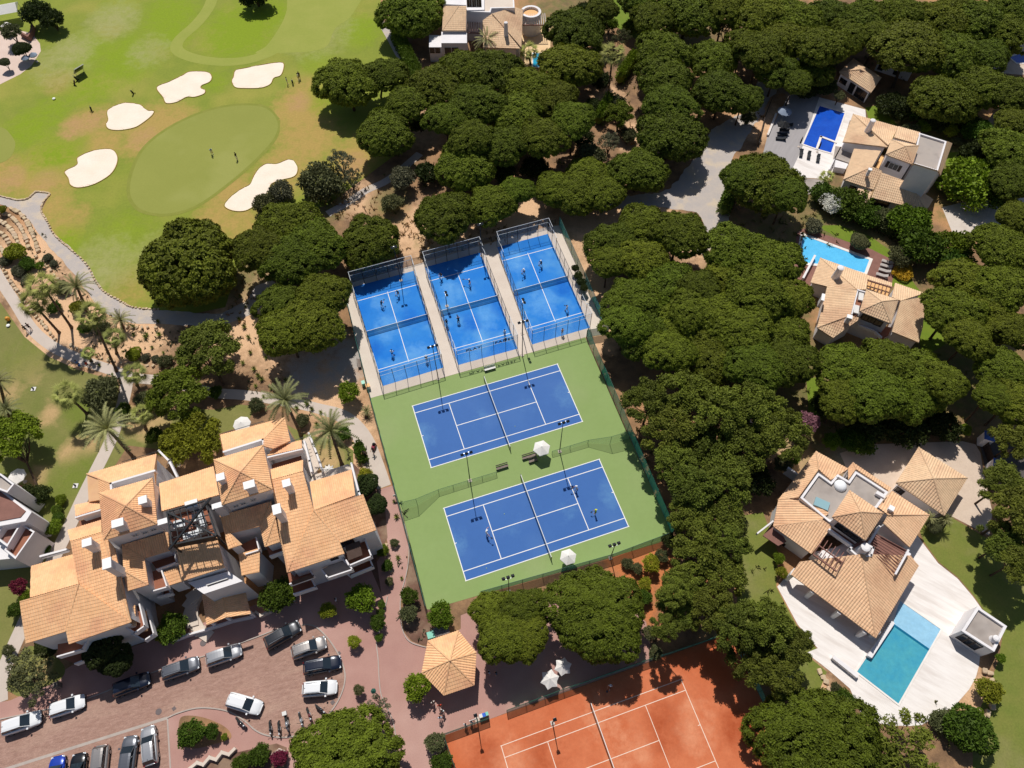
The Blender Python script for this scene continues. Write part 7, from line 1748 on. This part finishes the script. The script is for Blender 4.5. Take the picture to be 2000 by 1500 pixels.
car(49, 1413, 88, 1400, WHT, 'white SUV parked at the far left kerb of the car park', 'suv')
car(137, 1380, 170, 1369, WHT, 'white hatchback second from the left along the upper kerb', 'hatch', L_=4.1)
car(262, 1338, 300, 1324, NAV, 'dark navy car parked half in the building shadow', 'suv')
car(357, 1307, 395, 1294, GRY, 'grey estate car with roof rails along the upper kerb', 'suv', True, 4.6)
car(441, 1281, 478, 1268, SIL, 'silver car parked below the apartment porch', 'suv')
car(555, 1242, 590, 1222, DGR, 'dark grey van-like car at the end of the upper kerb', 'suv', True, 4.75)
car(606, 1267, 640, 1255, CHA, 'beige-grey car between two dark ones at the parking curve', 'suv', True)
car(632, 1301, 668, 1294, NAV, 'long dark navy car at the parking curve above the white one', 'suv', True, 4.75)
car(627, 1346, 661, 1343, WHT, 'white car at the lower end of the parking curve', 'suv', True, 4.3)
car(481, 1376, 515, 1386, WHT, 'white SUV standing in the lane beside the motorcycles', 'suv', False, 4.5)
car(296, 1457, 293, 1420, SIL, 'silver hatchback in the lower row beside the island', 'hatch', True, 4.4)
car(255, 1478, 260, 1440, GRY, 'grey car second from the right in the lower row', 'hatch', False, 4.5)
car(200, 1497, 196, 1534, CHA, 'silver-grey car in the lower row showing its tail lights', 'suv', False, 4.5)
car(157, 1510, 160, 1476, BLK, 'black car in the lower row left of the silver-grey one', 'hatch', False, 4.3)
car(115, 1514, 119, 1480, BLU, 'blue car at the left end of the lower row', 'hatch', False, 4.1)
# ---------------------------------------------------------------- motorcycles
def motorcycle(px, py, ang, label, m, box=False, S_=1.):
    t = thing('motorcycle', label, 'motorcycle', G(px, py), ang, 'motorcycles parked by the huge pine'); t.scale = (S_, S_, S_)
    for x in (-.68, .68):
        q = MB(); q.tube((x, -.06, .3), (x, .06, .3), .3, n=14); w = q.build('wheel', M_tyre, t); q = MB(); q.tube((x, -.065, .3), (x, .065, .3), .17, n=10); q.build('rim', M_rim, w)
    q = MB(); q.tube((-.68, 0, .32), (.1, 0, .42), .06, n=6); q.tube((.1, 0, .42), (.5, 0, .85), .06, n=6); q.build('frame', M_black, t)
    q = MB(); q.box((.02, 0, .42), (.45, .3, .34)); q.build('engine', M_steel, t)
    q = MB(); q.ball((.2, 0, .78), .2, 10, 6, (1.4, .85, .8)); q.build('fuel_tank', m, t, smooth=True)
    q = MB(); q.box((-.3, 0, .76), (.7, .26, .1)); q.box((-.62, 0, .8), (.25, .2, .08)); q.build('seat', M_black, t)
    q = MB(); q.tube((.68, 0, .3), (.48, 0, .95), .045, n=6); q.build('fork', M_steel, t)
    q = MB(); q.tube((.42, -.36, 1.0), (.5, 0, .96), .022, n=5); q.tube((.5, 0, .96), (.42, .36, 1.0), .022, n=5); q.build('handlebar', M_black, t)
    q = MB(); q.ball((.66, 0, .86), .11, 8, 5); q.build('headlight', M_hl, t)
    q = MB(); q.box((.68, 0, .62), (.5, .12, .04)); q.box((-.7, 0, .63), (.4, .14, .04)); q.build('mudguard', m, t)
    for s in (-1, 1): q = MB(); q.box((.4, s*.42, 1.1), (.04, .14, .08)); q.build('mirror', M_black, t)
    if box: q = MB(); q.box((-.85, 0, .95), (.4, .45, .32)); q.build('top_box', M_frame, t); q = MB(); q.box((.62, 0, 1.15), (.05, .4, .4)); q.build('windshield', M_cglass, t)
P1, P2, P3 = paint('bike_paint_dark', '#1B1D22'), paint('bike_paint_silver', '#8E9197'), paint('bike_paint_red', '#5A1A1E')
motorcycle(531, 1423, R(-76), 'dark motorcycle leftmost of the row by the huge pine', P1); motorcycle(548, 1424, R(-76), 'dark motorcycle second from the left of the row', P1); motorcycle(563, 1412, R(-72), 'large touring motorcycle with white top box', P2, True, 1.15)
motorcycle(590, 1406, R(-66), 'silver scooter half under the huge pine', P2); motorcycle(606, 1396, R(-62), 'reddish motorcycle near the right end of the row', P3); motorcycle(628, 1386, R(-35), 'motorcycle at the right end of the row under the pine', P1); motorcycle(473, 1412, R(-38), 'motorcycle standing alone beside the white SUV', P1)
# ================================================================ people
M_skin = mat('skin', '#C68F6E', rough=.6); M_shoe = mat('shoes', '#D8D6D2', rough=.7)
def human(pose):
    """one continuous figure of 1.75 m grown from a jointed skeleton; face +Y is forward... x right, y forward"""
    J = {}
    if pose == 'ready':  # knees bent, leaning forward, arms ahead
        J = dict(pel=(0, 0, .86), ch=(0, .14, 1.2), nk=(0, .2, 1.4), hd=(0, .25, 1.54), kl=(-.14, .16, .5), al=(-.17, -.02, .09), tl=(-.18, .16, .05), kr=(.14, .2, .5), ar=(.18, .06, .09), tr=(.2, .24, .05),
                 sl=(-.19, .16, 1.36), el=(-.28, .3, 1.14), wl=(-.12, .5, 1.08), sr=(.19, .16, 1.36), er=(.3, .28, 1.12), wr=(.16, .54, 1.1))
    elif pose == 'stride':
        J = dict(pel=(0, 0, .92), ch=(0, .04, 1.26), nk=(0, .06, 1.47), hd=(0, .09, 1.62), kl=(-.1, .2, .52), al=(-.1, .26, .09), tl=(-.1, .44, .07), kr=(.1, -.02, .5), ar=(.1, -.34, .16), tr=(.1, -.2, .05),
                 sl=(-.19, .04, 1.42), el=(-.25, -.14, 1.18), wl=(-.24, -.02, .94), sr=(.19, .04, 1.42), er=(.25, .12, 1.17), wr=(.22, .34, 1.05))
    elif pose == 'swing':
        J = dict(pel=(0, 0, .9), ch=(.03, .06, 1.23), nk=(.04, .1, 1.44), hd=(.04, .14, 1.59), kl=(-.18, .14, .5), al=(-.3, .02, .09), tl=(-.32, .2, .05), kr=(.17, .06, .5), ar=(.28, -.1, .09), tr=(.32, .08, .05),
                 sl=(-.16, .1, 1.4), el=(-.36, .26, 1.3), wl=(-.46, .46, 1.2), sr=(.22, .04, 1.4), er=(.48, .1, 1.28), wr=(.72, .22, 1.2))
    elif pose == 'putt':
        J = dict(pel=(0, -.1, .88), ch=(0, .1, 1.2), nk=(0, .24, 1.36), hd=(0, .36, 1.44), kl=(-.15, .0, .5), al=(-.17, -.04, .09), tl=(-.18, .14, .05), kr=(.15, .0, .5), ar=(.17, -.04, .09), tr=(.18, .14, .05),
                 sl=(-.18, .18, 1.33), el=(-.17, .3, 1.08), wl=(-.03, .4, .84), sr=(.18, .18, 1.33), er=(.17, .3, 1.06), wr=(.03, .42, .8))
    else:
        J = dict(pel=(0, 0, .93), ch=(0, .01, 1.27), nk=(0, .01, 1.48), hd=(0, .03, 1.63), kl=(-.1, .03, .5), al=(-.11, 0, .09), tl=(-.13, .17, .05), kr=(.1, .05, .5), ar=(.12, .02, .09), tr=(.15, .19, .05),
                 sl=(-.19, .0, 1.43), el=(-.25, -.03, 1.15), wl=(-.23, .1, .92), sr=(.19, .0, 1.43), er=(.25, .03, 1.15), wr=(.2, .22, .98))
    J = {k: Vector(v) for k, v in J.items()}
    J['hl'] = J['pel']+Vector((-.1, 0, -.04)); J['hr'] = J['pel']+Vector((.1, 0, -.04)); J['top'] = J['hd']+(J['hd']-J['nk']).normalized()*.12
    rad = dict(pel=.15, ch=.155, nk=.06, hd=.1, top=.075, hl=.1, hr=.1, kl=.062, kr=.062, al=.042, ar=.042, tl=.04, tr=.04, sl=.07, sr=.07, el=.044, er=.044, wl=.03, wr=.03)
    E_ = [('pel', 'ch'), ('ch', 'nk'), ('nk', 'hd'), ('hd', 'top'), ('pel', 'hl'), ('hl', 'kl'), ('kl', 'al'), ('al', 'tl'), ('pel', 'hr'), ('hr', 'kr'), ('kr', 'ar'), ('ar', 'tr'), ('ch', 'sl'), ('sl', 'el'), ('el', 'wl'), ('ch', 'sr'), ('sr', 'er'), ('er', 'wr')]
    names = list(rad)
    for s in 'lr':
        d = (J['w'+s]-J['e'+s]).normalized(); side = d.cross(Vector((0, 0, 1))).normalized()*(1 if s == 'l' else -1); palm_ = 'p'+s; J[palm_] = J['w'+s]+d*.075; rad[palm_] = .03; names.append(palm_); E_.append(('w'+s, palm_))
        for i, (o, ln) in enumerate(((-.03, .07), (-.01, .082), (.012, .078), (.032, .062))):
            a, b_ = 'f%s%da' % (s, i), 'f%s%db' % (s, i); J[a] = J[palm_]+side*o+d*ln*.5; J[b_] = J[palm_]+side*o*1.15+d*ln*.85-Vector((0, 0, .03)); rad[a] = .0095; rad[b_] = .008; names += [a, b_]; E_ += [(palm_, a), (a, b_)]
        a = 'th'+s; J[a] = J['w'+s]+d*.045+side*-.055+Vector((0, 0, .005)); rad[a] = .011; names.append(a); E_.append(('w'+s, a))
    me = bpy.data.meshes.new('person'); idx = {n: i for i, n in enumerate(names)}
    me.from_pydata([tuple(J[n]) for n in names], [(idx[a], idx[b_]) for a, b_ in E_], [])
    o = bpy.data.objects.new('tmp', me); COL.objects.link(o)
    sk = o.modifiers.new('s', 'SKIN'); ss = o.modifiers.new('u', 'SUBSURF'); ss.levels = 1
    for n in names: v = me.skin_vertices[0].data[idx[n]]; v.radius = (rad[n], rad[n]*(.72 if n in ('pel', 'ch') else 1)); v.use_root = n == 'pel'
    dg = bpy.context.evaluated_depsgraph_get(); m2 = bpy.data.meshes.new_from_object(o.evaluated_get(dg)); bpy.data.objects.remove(o); bpy.data.meshes.remove(me)
    # material zones by nearest bone: 0 skin, 1 shirt, 2 bottoms, 3 shoes
    bones = [(('pel', 'ch'), 1), (('ch', 'nk'), 1), (('nk', 'hd'), 0), (('hd', 'top'), 0), (('hl', 'kl'), 2), (('hr', 'kr'), 2), (('pel', 'hl'), 2), (('pel', 'hr'), 2), (('kl', 'al'), 0), (('kr', 'ar'), 0), (('al', 'tl'), 3), (('ar', 'tr'), 3),
             (('sl', 'el'), 1), (('sr', 'er'), 1), (('ch', 'sl'), 1), (('ch', 'sr'), 1), (('el', 'wl'), 0), (('er', 'wr'), 0), (('wl', 'pl'), 0), (('wr', 'pr'), 0)]
    mi = []
    for p in m2.polygons:
        c = p.center; best = (9, 0)
        for (a, b_), z in bones:
            A_, B_ = J[a], J[b_]; d = B_-A_; u = max(0, min(1, (c-A_).dot(d)/d.length_squared)); q = (c-(A_+d*u)).length - .6*(rad[a]*(1-u)+rad[b_]*u)
            zz = z
            if (a, b_) == ('pel', 'ch') and u < .25: zz = 2
            if z == 1 and a in ('sl', 'sr') and u > .6: zz = 0
            if q < best[0]: best = (q, zz)
        mi.append(best[1])
    for k in range(4): m2.materials.append(None)
    m2.polygons.foreach_set('material_index', mi); m2.polygons.foreach_set('use_smooth', [True]*len(m2.polygons)); m2.name = 'person'
    # face: nose, ears
    bm = bmesh.new(); bm.from_mesh(m2); up = (J['hd']-J['nk']).normalized(); fw = (Vector((0, 1, 0))-up*up.y).normalized()
    for c, r0, s_ in ((J['hd']+fw*.098+up*.02, .02, (.8, 1.2, 1.3)), (J['hd']+Vector((.098, 0, .02)), .022, (.5, 1, 1.4)), (J['hd']+Vector((-.098, 0, .02)), .022, (.5, 1, 1.4))):
        r = bmesh.ops.create_icosphere(bm, subdivisions=1, radius=r0)
        for v in r['verts']: v.co = Vector((v.co.x*s_[0], v.co.y*s_[1], v.co.z*s_[2]))+c
    bm.to_mesh(m2); bm.free()
    return m2, J
HUM = {k: human(k) for k in ('stand', 'stride', 'ready', 'swing', 'putt')}
def cloth(c): return mat('cloth_'+c.strip('#').lower(), c, rough=.85, fine=.05)
def person(px, py, face, pose, shirt, pants, label, hair='#2A1F18', cap=None, long=False, racket=False, club=False, group=None, bag=None, seen=1.):
    """px, py = feet; face = heading in degrees from +X"""
    me0, J = HUM[pose]; t = thing('person', label, 'person', G(px, py), R(face-90), group)
    me = me0.copy(); 
    for i, m in enumerate((M_skin, cloth(shirt), cloth(pants), M_shoe)): me.materials[i] = m
    if long:
        pass
    bo = bpy.data.objects.new('body', me); link(bo, t)
    up = (J['hd']-J['nk']).normalized(); q = MB(); rot = up.to_track_quat('Z', 'Y').to_matrix()
    n0 = len(q.v); q.lathe((0, 0, 0), [(.098, -.035), (.118, .03), (.108, .085), (.07, .13), (.01, .145)], 10)
    for i in range(n0, len(q.v)): q.v[i] = J['hd']+rot @ (q.v[i]+Vector((0, -.018, 0)))
    q.build('hair' if not cap else 'cap', cloth(cap or hair), t, smooth=True)
    if cap: q = MB(); q.box(J['hd']+rot @ Vector((0, .13, .045)), (.15, .12, .015), M=rot); q.build('cap_peak', cloth(cap), t)
    for s in (-1, 1): q = MB(); q.ball(J['hd']+rot @ Vector((s*.036, .094, .03)), .012, 6, 4); q.build('eye', M_black, t)
    q = MB(); q.box(J['hd']+rot @ Vector((0, .092, -.045)), (.05, .014, .012), M=rot); q.build('mouth', mat('lips', '#8A4A42'), t)
    if racket:
        r = thing('racket', 'racket held by ' + label.split(',')[0], 'racket', t.matrix_world @ Vector((0, 0, 0)) if False else t.location, t.rotation_euler.z)
        a = J['wr']; d = (J['pr']-J['wr']).normalized(); q = MB(); q.tube(a+d*.05, a+d*.3, .016, n=6); q.build('handle', M_black, r)
        c = a+d*.45; s_ = d.cross(Vector((0, 0, 1))).normalized(); u_ = s_.cross(d); q = MB(); P_ = [c+d*math.cos(k*.5236)*.15+s_*math.sin(k*.5236)*.12 for k in range(12)]
        for k in range(12): q.tube(P_[k], P_[(k+1) % 12], .014, n=5, caps=False)
        q.build('racket_frame', M_black, r); q = MB(); q.face(P_); q.build('strings', mat('racket_face', '#3A3F48', alpha=.85), r)
    if club:
        r = thing('golf_club', 'golf club held by ' + label.split(',')[0], 'golf club', t.location, t.rotation_euler.z); a = J['pr']; e = Vector((a.x, a.y+.25, .04)); q = MB(); q.tube(a, e, .012, n=5); q.build('shaft', M_steel, r); q = MB(); q.box(e, (.11, .04, .05)); q.build('club_head', M_steel, r)
    return t
PP = 'padel players'
person(746, 601, 60, 'ready', '#15181E', '#C9CDD2', 'padel player in black shirt on the left court, upper left', racket=True, group=PP)
person(779, 577, 250, 'ready', '#1B2B4A', '#1A2336', 'padel player in navy at the upper right of the left court', racket=True, group=PP)
person(767, 695, 80, 'stand', '#DDE3EC', '#22407A', 'padel player in white shirt and blue shorts on the left court', racket=True, group=PP)
person(834, 706, 100, 'stand', '#17191D', '#2A2D33', 'padel player with white cap behind the front glass of the left court', cap='#EDEDEB', group=PP)
person(862, 543, 260, 'ready', '#4A3B36', '#2B2A30', 'padel player in brown standing in the shade of the middle court', racket=True, group=PP)
person(918, 557, 230, 'swing', '#121418', '#B98F74', 'padel player in black with white cap swinging on the middle court', cap='#F0F0EE', racket=True, group=PP)
person(896, 632, 100, 'ready', '#16181C', '#20242C', 'padel player in black near the middle court net', racket=True, group=PP)
person(873, 636, 80, 'stand', '#22252B', '#15171B', 'padel player at the left mesh of the middle court', group=PP)
person(986, 656, 110, 'stand', '#D5DEEB', '#26407C', 'padel player in white and blue, lower right of the middle court', racket=True, group=PP)
person(1024, 535, 240, 'ready', '#E6E6E4', '#23262C', 'padel player in white with dark shorts on the right court, upper left', cap='#ECECEA', racket=True, group=PP)
person(1057, 519, 240, 'ready', '#2A3240', '#1B1F27', 'padel player in dark clothes at the upper right of the right court', cap='#E6E6E2', racket=True, group=PP)
person(1107, 609, 130, 'stride', '#ECECEC', '#DADADA', 'padel player all in white at the lower right of the right court', racket=True, group=PP)
person(1098, 654, 100, 'stand', '#C58E78', '#B99', 'bare-chested padel player behind the front glass of the right court', group=PP) if False else person(1098, 654, 100, 'stand', '#C9947C', '#8C6A66', 'player in pinkish clothes behind the front glass of the right court', group=PP)
TP = 'tennis players'
person(950, 1044, 20, 'swing', '#E9E9EB', '#E3E3E6', 'tennis player in white at the left service line of the lower court', cap='#F2F2F2', racket=True, group=TP)
person(1125, 958, 200, 'stride', '#EDEDED', '#D8CFC8', 'tennis player in white at the right service line of the lower court', cap='#F4F4F4', racket=True, group=TP)
person(1162, 1004, 190, 'stand', '#D8E020', '#14161B', 'tennis player in bright yellow shirt on the lower court', cap='#DDE32A', racket=True, group=TP)
person(1190, 1342, 250, 'stride', '#CFC6C4', '#3A302E', 'player with white cap in the shade of the clay court', cap='#EDEDED', racket=True)
GP = 'golfers on the lawn'
person(415, 301, 300, 'putt', '#A9C0E0', '#E6E6E6', 'golfer in light blue shirt putting on the green', club=True, group=GP)
person(464, 312, 150, 'stand', '#16181C', '#E2DED8', 'golfer in black shirt and pale trousers on the green', club=True, group=GP)
person(562, 165, 20, 'stand', '#C9CCD2', '#D5D2CC', 'golfer in pale clothes beside the upper bunker', group=GP)
person(584, 157, 200, 'stand', '#E4E4E4', '#1A1C20', 'golfer in white shirt and dark trousers beside the golf bag', group=GP)
person(586, 154, 250, 'stand', '#2A2420', '#15171A', 'golfer in dark clothes behind the one in white shirt', group=GP)
def golf_bag(px, py, label, m):
    t = thing('golf_bag', label, 'golf bag', G(px, py), rng.uniform(0, 6)); A_ = Vector((.0, .35, .95)); q = MB(); q.tube((0, 0, .1), A_, .15, .17, 10); q.build('bag', m, t)
    for k in range(6): q = MB(); c = A_+Vector((math.cos(k)*.08, math.sin(k)*.08, 0)); q.tube(c, c+Vector((.02*k-.05, .12, .28)), .014, n=5); q.build('club', M_steel, t)
    for s in (-1, 1): q = MB(); q.tube((s*.3, -.05, .14), (s*.34, -.05, .14), .14, n=10); q.build('wheel', M_tyre, t)
    q = MB(); q.tube((0, 0, .14), (0, -.5, .85), .02, n=5); q.build('handle', M_black, t)
golf_bag(572, 163, 'dark golf bag on its trolley beside the upper bunker', M_black); golf_bag(180, 219, 'black and white golf bag left of the middle bunker', M_black); golf_bag(261, 183, 'black golf bag above the middle bunker', M_black); golf_bag(146, 166, 'golf bag below the black screen board', mat('brown_bag', '#5A4038')); golf_bag(152, 158, 'second golf bag at the black screen board', M_black)
WK = 'walkers on the paths'
person(55, 648, 130, 'stride', '#2B2E24', '#1B1C1E', 'walker in dark clothes on the concrete path, left of a pair', group=WK); person(62, 644, 130, 'stride', '#5A3F3C', '#22201F', 'walker in brown on the concrete path, right of a pair', group=WK)
person(163, 722, 140, 'stride', '#3E6FB0', '#D9E1EA', 'walker in blue shirt on the concrete path near the fork', group=WK); person(158, 716, 140, 'stride', '#5E88BE', '#2A3550', 'walker in paler blue behind the blue shirt', group=WK); person(176, 718, 150, 'stride', '#C7442E', '#6E7C8A', 'walker in red shirt on the concrete path near the fork', group=WK)
person(716, 893, 250, 'stride', '#3A2E2A', '#1E1C1C', 'walker in dark clothes on the path beside the courts, left', group=WK); person(713, 890, 250, 'stride', '#55463E', '#2A2624', 'walker in brown close to the dark one on the path', group=WK)
person(731, 884, 250, 'stride', '#5A2A36', '#2B2426', 'walker in dark red pushing a pushchair beside the courts', group=WK)
t = thing('pushchair', 'dark pushchair pushed along the path beside the courts', 'pushchair', G(731, 874), R(75)); q = MB(); q.box((0, 0, .55), (.8, .45, .4)); q.build('seat', mat('pink_cloth', '#8C3A4A'), t); q = MB(); q.ball((.15, 0, .8), .26, 8, 5); q.build('hood', M_black, t); q = MB(); q.tube((-.4, 0, .6), (-.75, 0, 1.0), .03, n=5); q.build('handle', M_black, t)
for sx in (-.3, .3):
    for sy in (-.24, .24): q = MB(); q.tube((sx, sy-.03, .15), (sx, sy+.03, .15), .15, n=10); q.build('wheel', M_tyre, t)
KP = 'people by the kiosk'
person(860, 1380, 280, 'stand', '#C8452E', '#20242C', 'person in red shirt by the kiosk shadow', group=KP); person(866, 1390, 240, 'stand', '#E4E4E2', '#30343C', 'person in white shirt by the kiosk shadow', group=KP); person(861, 1404, 100, 'stand', '#B9CBDD', '#E3E3E0', 'person in pale blue walking away from the kiosk', group=KP); person(847, 1374, 300, 'stand', '#E0D6CE', '#4A4038', 'person half hidden by the kiosk tree', group=KP)
person(660, 1176, 180, 'stand', '#E7E9EE', '#2A2D36', 'person in white shirt in the apartment shadow', group=KP); person(579, 1176, 200, 'stand', '#DDE2EA', '#5A6070', 'small figure in white by the shaded apartment wall', group=KP)
person(956, 1316, 200, 'stand', '#AEB9CC', '#30343C', 'person in blue-grey in the shade behind the kiosk', group=KP); person(970, 1318, 180, 'stand', '#6E7684', '#20242C', 'person in grey in the shade behind the kiosk', group=KP)
person(910, 1418, 60, 'stand', '#D9DDE2', '#2A2D33', 'person in white at the clay court gate, left', group=KP); person(921, 1412, 60, 'stand', '#E6E6E4', '#4A4E56', 'person in white at the clay court gate, right', group=KP)
